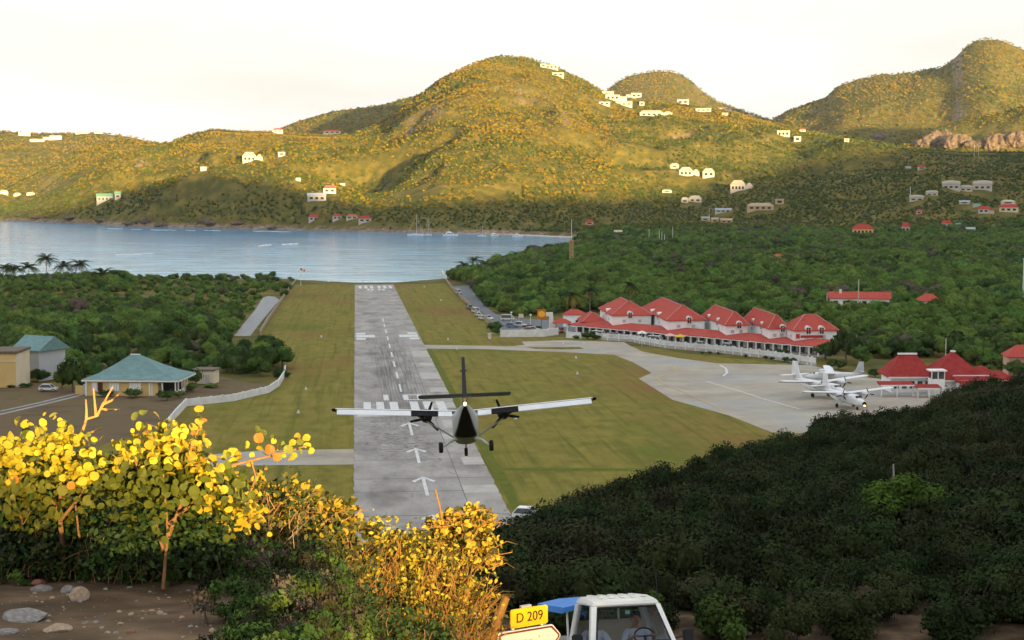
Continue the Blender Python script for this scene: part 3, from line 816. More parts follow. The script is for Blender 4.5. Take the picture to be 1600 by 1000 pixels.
def house(px, py, wpx, hpx, roof, rc, wc, nwin, label, yaw=0.0, wing=None, group=None):
    c = hit(px, py)
    Y = c[1]; k = Y / F
    if wing is None and wpx >= 26 and roof in ('hip', 'flat') and wc == 'white':
        wing = (1 if int(px) % 2 else -1, 0.5, 0.72); px = px - wing[0] * wpx * 0.16; wpx = wpx * 0.68; c = hit(px, py); Y = c[1]; k = Y / F; nwin = max(2, nwin - 1)
    w = wpx * k * 0.9; ht = hpx * k * 0.95
    d = min(max(w * 0.6, 4), 11)
    rh = {'hip': 0.42, 'gable': 0.38, 'flat': 0.12, 'round': 0.55}[roof] * ht
    h = ht - rh
    az = math.atan2(-c[0], c[1])
    back = d * 0.5
    loc = (c[0] * (1 + back / Y), c[1] + back, c[2])
    t = thing('house', label, 'house', loc, az + yaw, group)
    MB().box((0, 0, h / 2 - 2.5), (w, d, h + 5)).build('wall', M_WALL[wc], t)
    mb = MB()
    if roof == 'hip': hip_roof(mb, w, d, h + 0.01, rh)
    elif roof == 'gable': gable_roof(mb, w, d, h + 0.01, rh)
    elif roof == 'round': round_roof(mb, w, d, h + 0.01, rh)
    else: mb.box((0, 0, h + rh / 2 + 0.01), (w + 0.6, d + 0.6, rh))
    r = mb.build('roof', M_ROOF[rc], t)
    if nwin: add_windows(t, w, d, h, nwin, M_PANE, ww=w * 0.5 / nwin, wh=h * 0.5)
    if wing:      # a lower wing set to one side
        s, ww_, hh = wing
        MB().box((s * (w / 2 + ww_ * w / 2), 0.6, h * hh / 2 - 2.5), (ww_ * w, d * 0.8, h * hh + 5)).build('wing_wall', M_WALL[wc], t)
        m2 = MB(); hip_roof(m2, ww_ * w, d * 0.8, h * hh + 0.01, rh * 0.8, over=0.25)
        for i, v in enumerate(m2.v): m2.v[i] = (v[0] + s * (w / 2 + ww_ * w / 2), v[1] + 0.6, v[2])
        m2.build('wing_roof', M_ROOF[rc], t)
    CLEAR.append((loc[0], loc[1], w * 0.56 + 1.0, d / 2 + min(8 + Y * 0.006, 22)))
    return t
HOUSES = [
    # far left ridge
    (78, 204.5, 20, 6, 'flat', 'cream', 'cream', 2, 'cream flat house highest on the skyline of the far left ridge'),
    (38, 212, 20, 6, 'flat', 'white', 'white', 2, 'small white house at the left end of the far left ridge'),
    (82, 219, 30, 7, 'flat', 'white', 'white', 4, 'bright white long house below the skyline of the far left ridge'),
    (58, 222, 24, 4, 'flat', 'cream', 'cream', 0, 'low cream terrace house just left of the bright white ridge house'),
    (128, 209, 22, 5, 'flat', 'white', 'white', 2, 'pale low house towards the right end of the far left ridge'),
    (153, 209, 12, 4, 'flat', 'cream', 'cream', 1, 'tiny cream house last at the right of the far left ridge'),
    # left headland
    (6, 306, 14, 6, 'hip', 'cream', 'cream', 1, 'cream cottage at the left picture edge above the shore'),
    (27, 307, 12, 6, 'hip', 'tan', 'cream', 1, 'tan roofed cottage second from the left edge above the shore'),
    (48, 307, 14, 5, 'hip', 'cream', 'pink', 1, 'pinkish cottage third from the left edge above the shore'),
    (164, 316, 28, 13, 'gable', 'green', 'white', 4, 'white house with mint green roof and four windows above the rocks'),
    (184, 311, 10, 12, 'gable', 'green', 'white', 1, 'narrow white annex beside the mint green roofed house'),
    (318, 266, 10, 4, 'gable', 'grey', 'grey', 0, 'tiny grey roofed hut on the brown headland hillock'),
    (395, 253, 34, 16, 'hip', 'white', 'white', 4, 'large white villa with stepped roofs on the left slope'),
    (440, 246, 12, 7, 'flat', 'white', 'white', 1, 'small white house just right of the stepped roof villa'),
    (434, 208, 18, 7, 'hip', 'pink', 'white', 2, 'white house with pink roof on the low skyline saddle'),
    (519, 211, 30, 6, 'hip', 'orange', 'cream', 3, 'long orange roofed house on the low skyline'),
    # summit cluster
    (862, 109, 22, 7, 'flat', 'white', 'white', 3, 'upper white building of the cluster beside the summit'),
    (849, 106, 10, 6, 'flat', 'cream', 'cream', 1, 'cream block left of the summit cluster'),
    (872, 119, 20, 6, 'flat', 'white', 'white', 2, 'lower white building of the cluster beside the summit'),
    # saddle cluster
    (940, 165, 28, 6, 'flat', 'white', 'white', 3, 'long white house at the left foot of the saddle cluster'),
    (975, 166, 28, 8, 'gable', 'cream', 'white', 3, 'white house with cream roof at the front of the saddle cluster'),
    (963, 157, 36, 9, 'flat', 'white', 'white', 4, 'widest white villa in the middle of the saddle cluster'),
    (990, 154, 26, 8, 'flat', 'cream', 'white', 3, 'white villa at the upper right of the saddle cluster'),
    (950, 148, 20, 5, 'flat', 'cream', 'cream', 1, 'cream house topmost of the saddle cluster'),
    (1003, 166, 8, 7, 'flat', 'white', 'cream', 1, 'small cube house right of the saddle cluster'),
    (1018, 182, 40, 10, 'hip', 'white', 'white', 4, 'white villa with three pointed roofs below the saddle cluster', 0, (1, 0.4, 0.8)),
    (1067, 164, 20, 8, 'flat', 'white', 'white', 2, 'white block house on the ridge before the dome mountain'),
    (1099, 175, 26, 6, 'flat', 'cream', 'cream', 3, 'long low cream house on the ridge right of the dome'),
    (1130, 172, 28, 5, 'hip', 'orange', 'cream', 3, 'low orange roofed house on the ridge right of the dome'),
    (1133, 181, 10, 4, 'flat', 'white', 'white', 1, 'tiny white house under the orange roofed ridge house'),
    (1174, 181, 9, 5, 'flat', 'white', 'white', 1, 'tiny white house where the ridge dips to the right'),
    (1224, 216, 22, 10, 'flat', 'white', 'white', 3, 'white villa on the right shoulder of the lit hill'),
    (1246, 222, 12, 9, 'flat', 'cream', 'white', 1, 'small white house beside the villa on the right shoulder'),
    (1254, 206, 10, 5, 'hip', 'orange', 'cream', 1, 'small orange roofed house above the right shoulder villa'),
    (1323, 222, 8, 5, 'flat', 'white', 'white', 1, 'tiny white house alone near the end of the lit ridge'),
    # lit lower slope
    (1054, 264, 15, 9, 'hip', 'white', 'cream', 1, 'small white roofed house uppermost on the lower lit slope'),
    (1077, 279, 34, 15, 'hip', 'white', 'white', 4, 'white villa with broad tent roof on the lower lit slope'),
    (1107, 284, 20, 14, 'hip', 'white', 'white', 2, 'compact white villa right of the tent roof villa'),
    (1159, 301, 38, 18, 'hip', 'white', 'white', 5, 'largest bright white villa on the lower lit slope'),
    (1042, 302, 16, 6, 'hip', 'green', 'white', 1, 'white house with green roof half hidden on the lower slope'),
    (1070, 317, 12, 9, 'hip', 'cream', 'white', 1, 'small pale house left of the round white villa'),
    (1086, 318, 22, 11, 'hip', 'white', 'white', 2, 'round looking white villa where the sunlight ends'),
    (1188, 331, 46, 12, 'hip', 'tan', 'tan', 4, 'wide thatch coloured villa below the bright white one'),
    (1218, 320, 15, 9, 'flat', 'cream', 'tan', 1, 'tan square house above the thatch coloured villa'),
    (1130, 334, 28, 7, 'gable', 'grey', 'grey', 3, 'grey roofed long house in the shade of the slope'),
    (1102, 348, 14, 7, 'gable', 'white', 'grey', 1, 'small white roofed shed in the shaded woods'),
    (1117, 348, 12, 8, 'gable', 'tan', 'tan', 1, 'small tan hut beside the white roofed shed'),
    (1135, 349, 20, 8, 'gable', 'tan', 'tan', 2, 'long tan hut right of the white roofed shed'),
    (1225, 361, 14, 8, 'hip', 'pink', 'grey', 1, 'small house with faded pink roof in the woods'),
    # near the bay
    (921, 352, 14, 8, 'hip', 'red', 'pink', 1, 'small red roofed house highest in the palms by the bay'),
    (938, 366, 20, 10, 'hip', 'red', 'yellow', 2, 'yellow house with red roof in the palms by the bay'),
    (966, 370, 13, 11, 'gable', 'cream', 'cream', 1, 'small cream house right of the yellow house by the bay'),
    # far shore
    (490, 350, 17, 11, 'hip', 'red', 'white', 2, 'leftmost red roofed cottage on the far shore'),
    (527, 349, 16, 10, 'hip', 'red', 'white', 2, 'second red roofed cottage on the far shore'),
    (550, 347, 20, 8, 'hip', 'orange', 'white', 2, 'third red roofed cottage on the far shore'),
    (570, 350, 22, 11, 'hip', 'red', 'white', 2, 'rightmost red roofed cottage on the far shore'),
    (515, 305, 22, 13, 'hip', 'pink', 'cream', 2, 'cream house with pink roof above the far shore'),
    (495, 317, 32, 13, 'gable', 'grey', 'white', 3, 'white house with bluish roof below the pink roof'),
    (535, 292, 9, 4, 'flat', 'cream', 'cream', 0, 'tiny cream shed right above the pink roof'),
    (466, 283, 8, 4, 'flat', 'cream', 'cream', 0, 'tiny cream shed up left from the pink roof'),
    # right slope
    (1348, 368, 36, 18, 'hip', 'red', 'yellow', 5, 'yellow house with red roof and a row of windows'),
    (1415, 364, 14, 17, 'hip', 'red', 'white', 2, 'narrow two storey white house with red roof'),
    (1479, 357, 18, 12, 'hip', 'red', 'white', 2, 'small white cottage with bright red roof on the right'),
    (1498, 357, 10, 7, 'gable', 'teal', 'white', 1, 'tiny teal roofed shed beside the red roofed cottage'),
    (1517, 363, 16, 8, 'gable', 'grey', 'grey', 1, 'grey shed at the right below the red roofed cottage'),
    (1541, 334, 26, 12, 'hip', 'red', 'white', 3, 'white house with red roof left of the twin roofed house'),
    (1576, 333, 32, 13, 'hip', 'red', 'cream', 3, 'cream house with twin red roofs at the right edge'),
    (1575, 319, 24, 7, 'hip', 'cream', 'cream', 1, 'cream roofed house above the twin red roofs'),
    (1507, 321, 18, 6, 'gable', 'grey', 'white', 1, 'pale blue grey roofed house on the right slope'),
    (1526, 323, 13, 5, 'gable', 'green', 'white', 0, 'little green roofed shed on the right slope'),
    (1432, 315, 24, 10, 'round', 'white', 'white', 2, 'lowest white vaulted house of the left row'),
    (1456, 306, 20, 9, 'round', 'white', 'white', 2, 'middle white vaulted house of the left row'),
    (1486, 297, 30, 15, 'round', 'white', 'white', 3, 'largest white vaulted house topping the left row'),
    (1535, 298, 32, 16, 'round', 'white', 'white', 3, 'large white vaulted house of the right row'),
    (1509, 304, 22, 10, 'round', 'white', 'white', 2, 'lower white vaulted house of the right row'),
    (1440, 265, 14, 7, 'hip', 'red', 'white', 1, 'little red roofed house high in the shaded slope'),
    (1419, 266, 9, 4, 'gable', 'grey', 'white', 0, 'tiny grey hut left of the high red roofed house'),
    (1436, 335, 10, 8, 'hip', 'pink', 'pink', 1, 'tiny pink house in the right woods'),
    # valley
    (1183, 409, 24, 12, 'hip', 'orange', 'white', 2, 'white cottage with orange roof, left of the valley pair'),
    (1212, 408, 26, 11, 'hip', 'orange', 'white', 2, 'white cottage with orange roof, right of the valley pair'),
    (1203, 388, 14, 5, 'hip', 'pink', 'grey', 0, 'low faded roof behind the valley pair of cottages'),
]
for hs in HOUSES:
    house(*hs)

# ------------------------------------------------------------------ runway markings
def rect(lat0, lat1, t0, t1): return [(lat0, t0), (lat1, t0), (lat1, t1), (lat0, t1)]
def mark(name, pts, m=None, up=0.13):
    me_o = sheet(name, pts, up, m or M_PAINT, runway)
    return me_o
runway_inv = AIR.inverted()
CL = 8.55
for tipy, endy in ((746, 776), (701, 725), (661, 681), (806, 832)):
    tt = G(664, tipy)[1]; te = G(664, endy)[1]; w = 3.1; hd = (tt - te) * 0.42
    mark('painted_arrow', [(CL, tt), (CL - w / 2, tt - hd * 0.55), (CL - w / 2 + 0.35, tt - hd * 0.75), (CL - 0.22, tt - hd * 0.28), (CL - 0.22, te), (CL + 0.22, te), (CL + 0.22, tt - hd * 0.28), (CL + w / 2 - 0.35, tt - hd * 0.75), (CL + w / 2, tt - hd * 0.55)])
tb0, tb1 = G(600, 647)[1], G(600, 629)[1]
for x0, x1 in ((568, 579.5), (588, 600), (609, 622), (641, 654), (662, 675), (682.5, 696)):
    mark('threshold_bar', rect(G(x0, 634)[0], G(x1, 634)[0], tb0, tb1))
mark('threshold_line', rect(0.1, 17.0, G(600, 651.5)[1], G(600, 649)[1]))
td0, td1 = G(600, 626.5)[1], G(600, 618)[1]
mark('painted_digit', rect(G(599, 622)[0], G(607, 622)[0], td0, td1))
zl, zr = G(630, 622)[0], G(660, 622)[0]
o0 = mark('painted_digit', rect(zl, zl + 0.95, td0, td1)); mark('painted_digit', rect(zr - 0.95, zr, td0, td1))
mark('painted_digit', rect(zl + 0.97, zr - 0.97, td1 - 1.0, td1)); mark('painted_digit', rect(zl + 0.97, zr - 0.97, td0, td0 + 1.0))
for k in range(9):
    t0 = 319 + k * 25.5
    mark('centre_dash', rect(CL - 0.2, CL + 0.2, t0, t0 + 14))
ta = G(560, 526)[1]
for s, e in ((1, 0.0), (-1, 17.1)):
    mark('aiming_block', rect(min(e, e + s * 5.2), max(e, e + s * 5.2), ta - 4.5, ta + 4.5))
    mark('aiming_block', rect(min(e, e + s * 2.6), max(e, e + s * 2.6), ta + 6.5, ta + 13))
    mark('aiming_block', rect(min(e, e + s * 2.6), max(e, e + s * 2.6), ta - 13, ta - 6.5))
for k in range(6):
    l0 = 1.3 + k * 2.55 + (0.9 if k > 2 else 0)
    mark('threshold_bar', rect(l0, l0 + 1.35, 744, 770))
for l0, l1 in ((5.0, 6.0), (6.6, 7.7), (9.8, 10.9), (11.6, 12.7)):
    mark('painted_digit', rect(l0, l1, 726, 738))
for l0, t0, t1, sl_ in ((13.2, 252, 258, 0), (14.0, 265, 275, 0), (13.0, 292, 300, 0), (14.2, 318, 326, 0), (13.4, 343, 356, 0), (14.4, 372, 380, 0), (13.6, 395, 412, 0), (14.6, 226, 233, 0), (13.2, 203, 209, 0)):
    mark('concrete_patch', rect(l0, 17.5, t0, t1), M_PATCH, 0.115)
M_JOINT = mat('joint_sealant', (0.10, 0.10, 0.10), rough=0.9)
for k in range(14):
    t0 = 172 + k * 14.3 + (k % 3) * 2.1
    mark('joint', rect(-0.4, 17.5, t0, t0 + 0.22), M_JOINT, 0.112)
mark('joint', rect(13.08, 13.16, 170, 430), M_JOINT, 0.1125)
# yellow guide lines and white stand lines on the apron
def ribbon(name, pts, w, up, m, parent=None, closed=False):
    pts = [Vector((p[0], p[1])) for p in pts]; Lp = []; Rp = []
    for i, p in enumerate(pts):
        d = (pts[min(i + 1, len(pts) - 1)] - pts[max(i - 1, 0)]).normalized(); n = Vector((-d.y, d.x))
        Lp.append(p + n * w / 2); Rp.append(p - n * w / 2)
    mb = MB(); n = len(pts)
    mb.add([(p.x, p.y, up) for p in Lp] + [(p.x, p.y, up) for p in Rp], [(i, i + 1, n + i + 1, n + i) for i in range(n - 1)])
    me = mb.mesh(name); me.materials.append(m)
    for pl in me.polygons:
        if pl.normal.z < 0: pl.flip()
    o = bpy.data.objects.new(name, me); link(o, parent)
    if parent is None:
        o.matrix_world = AIRO; o['kind'] = 'structure'
    return o
ribbon('guide_line', gp((1050, 571), (1058, 577), (1045, 584), (1025, 590), (1040, 602), (1075, 616), (1110, 632), (1135, 645)), 0.35, 0.10, M_YPAINT, apron)
ribbon('stand_line', gp((1125, 571), (1134, 576), (1136, 583), (1130, 588)), 0.5, 0.10, M_PAINT, apron)
ribbon('stand_line', gp((1105, 597), (1150, 610), (1200, 626), (1250, 640)), 0.35, 0.10, M_PAINT, apron)
ribbon('green_verge', [(18.6, 168), (18.8, 225), (18.5, 262), (18.3, 300), (18.4, 360), (18.2, 420)], 1.3, 0.055, M_VERGE)
ribbon('green_verge', [(19, 222), (40, 219), (64, 216)], 2.4, 0.056, M_VERGE)

# ------------------------------------------------------------------ roads, yard
road_r = sheet('road_right', gp((704, 448), (733, 446), (741, 458), (757, 478), (775, 491), (800, 497), (850, 500), (905, 502), (945, 513), (1000, 530), (1010, 538), (930, 524), (870, 517), (784, 518), (770, 503), (742, 479)), 0.06, M_ASPH)
road_l = sheet('road_left', gp((366, 525), (383, 503), (399, 484), (410, 466), (419, 462.5), (430, 464), (437, 469), (427, 480), (413, 497), (391, 525)), 0.06, M_ROADC)
yard = sheet('yard', gp((-90, 660), (-90, 603), (60, 598), (140, 612), (300, 600), (345, 588), (400, 600), (440, 600), (420, 613), (365, 626), (290, 636), (262, 668)) + [(-34, 262), (-60, 200), (-140, 200)], 0.03, M_YARD)
ribbon('driveway_track', gp((-60, 655), (0, 648), (60, 634), (110, 622), (148, 612)), 1.0, 0.06, M_ROADC)
ribbon('driveway_track', gp((-60, 647), (0, 643), (60, 630), (108, 618), (140, 611)), 0.9, 0.062, M_ROADC)
NOGROW_AIR += [[(v.co.x, v.co.y) for v in []]] if False else []
NOGROW_AIR += [gp((464, 438), (440, 470), (418, 500), (402, 531), (440, 552), (452, 575), (440, 604), (420, 617), (290, 640), (262, 668)) + [(-60, 150), (60, 150), (125, 262)] + gp((1600, 640), (1600, 590), (1480, 560), (1330, 560), (1315, 540), (1240, 505), (1020, 486), (905, 488), (800, 495), (757, 475), (735, 445), (690, 434)) + [(24, 870), (-30, 860)],
               gp((704, 448), (735, 445), (757, 474), (775, 489), (800, 494), (905, 492), (945, 513), (930, 530), (784, 525), (735, 482)),
               gp((346, 548), (383, 496), (399, 478), (410, 457), (446, 457), (434, 492), (408, 548)),
               gp((-90, 700), (-90, 598), (40, 590), (90, 585), (140, 602), (150, 585), (295, 580), (345, 583), (445, 592), (440, 700))]

# ------------------------------------------------------------------ walls and fences
M_WHITEW = mat('whitewash', [(0.3, (0.60, 0.60, 0.60)), (0.7, (0.80, 0.80, 0.79))], scale=0.8, detail=6, rough=0.85)
M_STONEW = mat('stone_wall', [(0.3, (0.22, 0.17, 0.12)), (0.7, (0.42, 0.35, 0.27))], scale=0.9, detail=6, rough=0.9)
def wall_path(name, label, cat, pts, h, thick, m, panel=4.0, cap=None, mcap=None):
    """a low wall along runway-frame points, in panels between piers"""
    t = thing(name, label, cat, A(*pts[0]), 0)
    inv = Matrix.Translation(-Vector(t.location))
    P = [Vector(p) for p in pts]; seg = []
    for a, b in zip(P, P[1:]):
        n = max(1, round((b - a).length / panel))
        for i in range(n): seg.append((a + (b - a) * i / n, a + (b - a) * (i + 1) / n))
    for a, b in seg:
        wa, wb = inv @ A(a.x, a.y), inv @ A(b.x, b.y)
        d = wb - wa; L_ = d.length
        rz = math.atan2(d.y, d.x)
        MB().box((wa + wb) / 2 + Vector((0, 0, h / 2 - 0.15)), (L_ - 0.02, thick, h + 0.3), rz=rz).build('panel', m, t)
        MB().box(wa + Vector((0, 0, h / 2 - 0.1)), (thick * 1.5, thick * 1.5, h + 0.42), rz=rz).build('pier', m, t)
    return t
wall_path('perimeter_wall', 'long white panelled wall curving round the yard left of the runway', 'wall', gp((262, 668), (275, 652), (291, 635), (330, 631), (365, 627), (395, 620), (420, 614), (436, 603), (444, 590), (446, 580)), 1.35, 0.22, M_WHITEW, 3.2)
wall_path('boundary_wall', 'pale stone wall beside the left edge of the grass strip', 'wall', gp((406, 524), (418, 503), (432, 483), (448, 458), (462, 441)), 1.3, 0.3, M_STONEW, 9)
wall_path('boundary_wall', 'tan stone wall between the grass strip and the busy road', 'wall', gp((697, 440), (706, 452), (718, 464), (733, 479), (752, 497), (772, 512)), 1.4, 0.3, M_STONEW, 8)
wall_path('parking_wall', 'long white wall in front of the car park', 'wall', gp((783, 527), (815, 526.5), (850, 526), (872, 523)), 2.0, 0.3, M_WHITEW, 5)
wall_path('parking_wall', 'short white wall stub right of the car park wall', 'wall', gp((886, 528), (908, 529)), 1.7, 0.3, M_WHITEW, 5)
wall_path('white_fence_end', 'white wall end leaning down to the beach beside the busy road', 'wall', gp((691, 430), (694, 436), (698, 440)), 2.6, 0.4, M_WHITEW, 6)
def picket_fence(name, label, pts, base_h, ph):
    t = thing(name, label, 'fence', A(*pts[0]), 0); inv = Matrix.Translation(-Vector(t.location))
    P = [Vector(p) for p in pts]; pk = MB(); rl = MB()
    for a, b in zip(P, P[1:]):
        wa, wb = inv @ A(a.x, a.y), inv @ A(b.x, b.y); d = wb - wa; L_ = d.length; rz = math.atan2(d.y, d.x)
        n = max(2, int(L_ / 3.0))
        for i in range(n):
            c = wa + d * (i + 0.5) / n
            MB().box(c + Vector((0, 0, base_h / 2)), (L_ / n - 0.02, 0.3, base_h), rz=rz).build('plinth', M_PATCH, t)
            MB().box(wa + d * i / n + Vector((0, 0, (base_h + ph) / 2 + 0.1)), (0.34, 0.34, base_h + ph + 0.2), rz=rz).build('post', M_WHITEW, t)
        m = int(L_ / 0.24)
        for i in range(m): pk.box(wa + d * (i + 0.5) / m + Vector((0, 0, base_h + ph / 2)), (0.16, 0.05, ph), rz=rz)
        for z in (0.2, 0.8): rl.box(wa + d * 0.5 + Vector((0, 0, base_h + ph * z)), (L_, 0.07, 0.1), rz=rz)
    o = pk.build('pickets', M_WHITEW, t); o['kind'] = 'stuff'
    rl.build('rail', M_WHITEW, t)
picket_fence('picket_fence', 'white picket fence on a grey plinth before the red roofed arcade', gp((932, 531), (985, 534), (1040, 544), (1120, 551), (1200, 560), (1262, 570), (1275, 572)), 0.7, 1.15)

# ------------------------------------------------------------------ red roofed arcade of shops
_l = Vector(G(903, 519)); _r = Vector(G(1312, 557))
_du = (_r - _l).normalized(); _dn = Vector((-_du.y, _du.x))
if _dn.x < 0: _dn = -_dn
def fx(px, off=0.0):
    """position along the arcade front of a photograph column"""
    a = (px - 800) / F
    # point l + du*s (runway frame) -> world x/y = a
    def W(s):
        p = _l + _du * s + _dn * off; w = A(p.x, p.y); return w.x - a * w.y
    lo, hi = -60.0, 260.0
    for _ in range(50):
        md = (lo + hi) / 2
        if W(lo) * W(md) <= 0: hi = md
        else: lo = md
    return lo
_w0 = A(_l.x, _l.y); _w1 = A(_l.x + _du.x, _l.y + _du.y)
arc = thing('shopping_arcade', 'long white arcade of shops under stepped red hipped roofs and a red porch', 'building', (_w0.x, _w0.y, _w0.z - 0.4), math.atan2(_w1.y - _w0.y, _w1.x - _w0.x))
# local frame: +x along the front (far to near), +y behind; ground falls away with the runway slope
_slx = (_w1.z - _w0.z)
M_RED = mat('arcade_red_roof', [(0.3, (0.35, 0.058, 0.042)), (0.55, (0.44, 0.082, 0.062)), (0.75, (0.50, 0.11, 0.085))], second=[((0.26, 0.05, 0.035), 0.25, 0.55, 0.75)], scale=2.5, detail=6, rough=0.85, spec=0.08)
M_RIDGE = mat('ridge_cap', (0.52, 0.22, 0.20), rough=0.7)
M_WINGLASS = mat('shop_glass', [(0.4, (0.03, 0.035, 0.04)), (0.6, (0.10, 0.11, 0.12))], scale=0.6, rough=0.15, spec=0.5)
def shift(mb, dx, dy, dz):
    mb.v = [(a + dx, b + dy, c + dz) for a, b, c in mb.v]; return mb
ARCI = (Matrix.Translation(arc.location) @ Matrix.Rotation(arc.rotation_euler.z, 4, 'Z')).inverted()
def tf(mb, M):
    mb.v = [tuple(M @ Vector(p)) for p in mb.v]; return mb
H1 = 5.5
def t_for(P, px):
    """how far along the runway axis beyond P a photograph column is met"""
    lo, hi = 0.0, 60.0; a = (px - 800) / F
    for _ in range(40):
        md = (lo + hi) / 2; w = A(P.x, P.y + md)
        if w.x / w.y > a: lo = md
        else: hi = md
    return lo
def pavilion(pl, pc, pr, h, rh, dl, df, low=False):
    """a hip-roofed block square to the runway: corner at column pc, front to pr, side back to pl"""
    s_ = fx(pc); P = _l + _du * s_; wP = A(P.x, P.y)
    wf = (pr - pc) / F * wP.y; ls = max(t_for(P, pl), 6.0)
    M = ARCI @ Matrix.Translation((wP.x, wP.y, wP.z - 0.3)) @ Matrix.Rotation(PHI, 4, 'Z')
    tf(MB().box((wf / 2, ls / 2, h / 2), (wf, ls, h)), M).build('wall', M_WALL['bright'], arc)
    m = MB(); hip_roof(m, wf, ls, 0, rh, over=0.5, ridge=0.5, thick=0.2); shift(m, wf / 2, ls / 2, h + 0.01); tf(m, M)
    r = m.build('roof', M_RED, arc)
    vv = [Vector(p) for p in m.v]
    for i, j in ((4, 8), (5, 9), (8, 9), (7, 11), (8, 11)):
        if (vv[i] - vv[j]).length > 0.5: MB().tube([vv[i] + Vector((0, 0, 0.05)), vv[j] + Vector((0, 0, 0.08))], 0.12, 5).build('ridge_cap', M_RIDGE, r)
    def dormer(u, left, w=1.75):
        D = M @ Matrix.Translation((0, u * ls, h) if left else (u * wf, 0, h)) @ Matrix.Rotation(R(-90) if left else 0, 4, 'Z')
        m = MB(); z0 = -1.0
        prof = [(-w / 2, z0), (w / 2, z0), (w / 2, z0 + w * 0.8)] + [(w / 2 * math.cos(an), z0 + w * 0.8 + w / 2 * math.sin(an)) for an in np.linspace(0.3, math.pi - 0.3, 6)] + [(-w / 2, z0 + w * 0.8)]
        m.poly([(p, -0.25, q) for p, q in prof], (0, 2.6, 0)); tf(m, D); dm = m.build('dormer', M_TRIM, arc)
        tf(MB().box((0, -0.27, z0 + w * 0.62), (w * 0.56, 0.1, w * 0.85)), D).build('window', M_PANE, dm)
        tf(MB().box((0, -0.33, z0 + w * 0.62), (0.09, 0.06, w * 0.85)), D).build('mullion', M_TRIM, dm)
    for u in dl: dormer(u, True)
    for u in df: dormer(u, False)
    if not low:
        for u in (0.3, 0.7):
            tf(MB().box((u * wf, -0.03, h - 1.5), (0.9, 0.1, 0.8)), M).build('upper_window', M_WALL['grey'], arc)
            tf(MB().box((-0.03, u * ls, h - 1.5), (0.1, 0.9, 0.8)), M).build('upper_window', M_WALL['grey'], arc)
pavilion(905, 912, 946, 3.2, 2.6, (), (), True)
pavilion(938, 958, 1019, H1 + 0.3, 3.7, (0.45,), (0.45,))
pavilion(1004, 1044, 1103, H1 + 0.1, 3.7, (0.35, 0.62), (0.58,))
pavilion(1100, 1136, 1170, H1, 3.4, (0.35, 0.75), (0.6,))
pavilion(1165, 1204, 1232, H1, 3.4, (0.3, 0.65), (0.75,))
pavilion(1226, 1243, 1311, H1, 3.6, (), (0.33, 0.64))
_P = _l + _du * fx(1243); _wP = A(_P.x, _P.y); _M = ARCI @ Matrix.Translation((_wP.x, _wP.y, _wP.z - 0.3)) @ Matrix.Rotation(PHI, 4, 'Z')
tf(MB().box((4.4, -0.08, 4.15), (5.6, 0.12, 0.6)), _M).build('sign_board', M_ROOF['red'], arc)
tf(MB().box((0.9, -0.08, 4.25), (0.9, 0.12, 1.1)), _M).build('shutter', M_ROOF['red'], arc)
# porch roof: a continuous red skirt in bays, carried on white columns
xa, xb = fx(900), fx(1303)
nb = 16
for i in range(nb):
    x0 = xa + (xb - xa) * i / nb; x1 = xa + (xb - xa) * (i + 1) / nb
    z0, z1 = _slx * x0, _slx * x1
    MB().add([(x0, -3.4, z0 + 2.75), (x1 - 0.02, -3.4, z1 + 2.75), (x1 - 0.02, 4.5, z1 + 3.75), (x0, 4.5, z0 + 3.75), (x0, -3.4, z0 + 2.58), (x1 - 0.02, -3.4, z1 + 2.58), (x1 - 0.02, 4.5, z1 + 3.58), (x0, 4.5, z0 + 3.58)],
             [(0, 1, 2, 3), (7, 6, 5, 4), (0, 4, 5, 1), (1, 5, 6, 2), (2, 6, 7, 3), (3, 7, 4, 0)]).build('porch_roof', M_RED, arc)
    MB().box(((x0 + x1) / 2, -3.36, (z0 + z1) / 2 + 2.48), (x1 - x0 - 0.02, 0.12, 0.2)).build('fascia', M_TRIM, arc)
ncol = 33
for i in range(ncol):
    x = xa + (xb - xa) * (i + 0.5) / ncol
    MB().box((x, -3.2, _slx * x + 1.2), (0.3, 0.3, 2.5)).build('column', M_TRIM, arc)
    xw = x + (xb - xa) * 0.25 / ncol
    kind = i % 4
    MB().box((xw, -0.42, _slx * xw + 1.25), (1.9 if kind != 2 else 1.1, 0.2, 1.9 if kind != 3 else 2.3)).build('shop_window', M_WINGLASS, arc)
M_FLOORC = mat('porch_floor', (0.34, 0.32, 0.30), rough=0.9)
for i in range(8):
    x0 = xa + (xb - xa) * i / 8; x1 = xa + (xb - xa) * (i + 1) / 8; x = (x0 + x1) / 2
    MB().box((x, -2.2, _slx * x + 0.1), (x1 - x0 - 0.03, 4.2, 1.0)).build('porch_floor', M_FLOORC, arc)
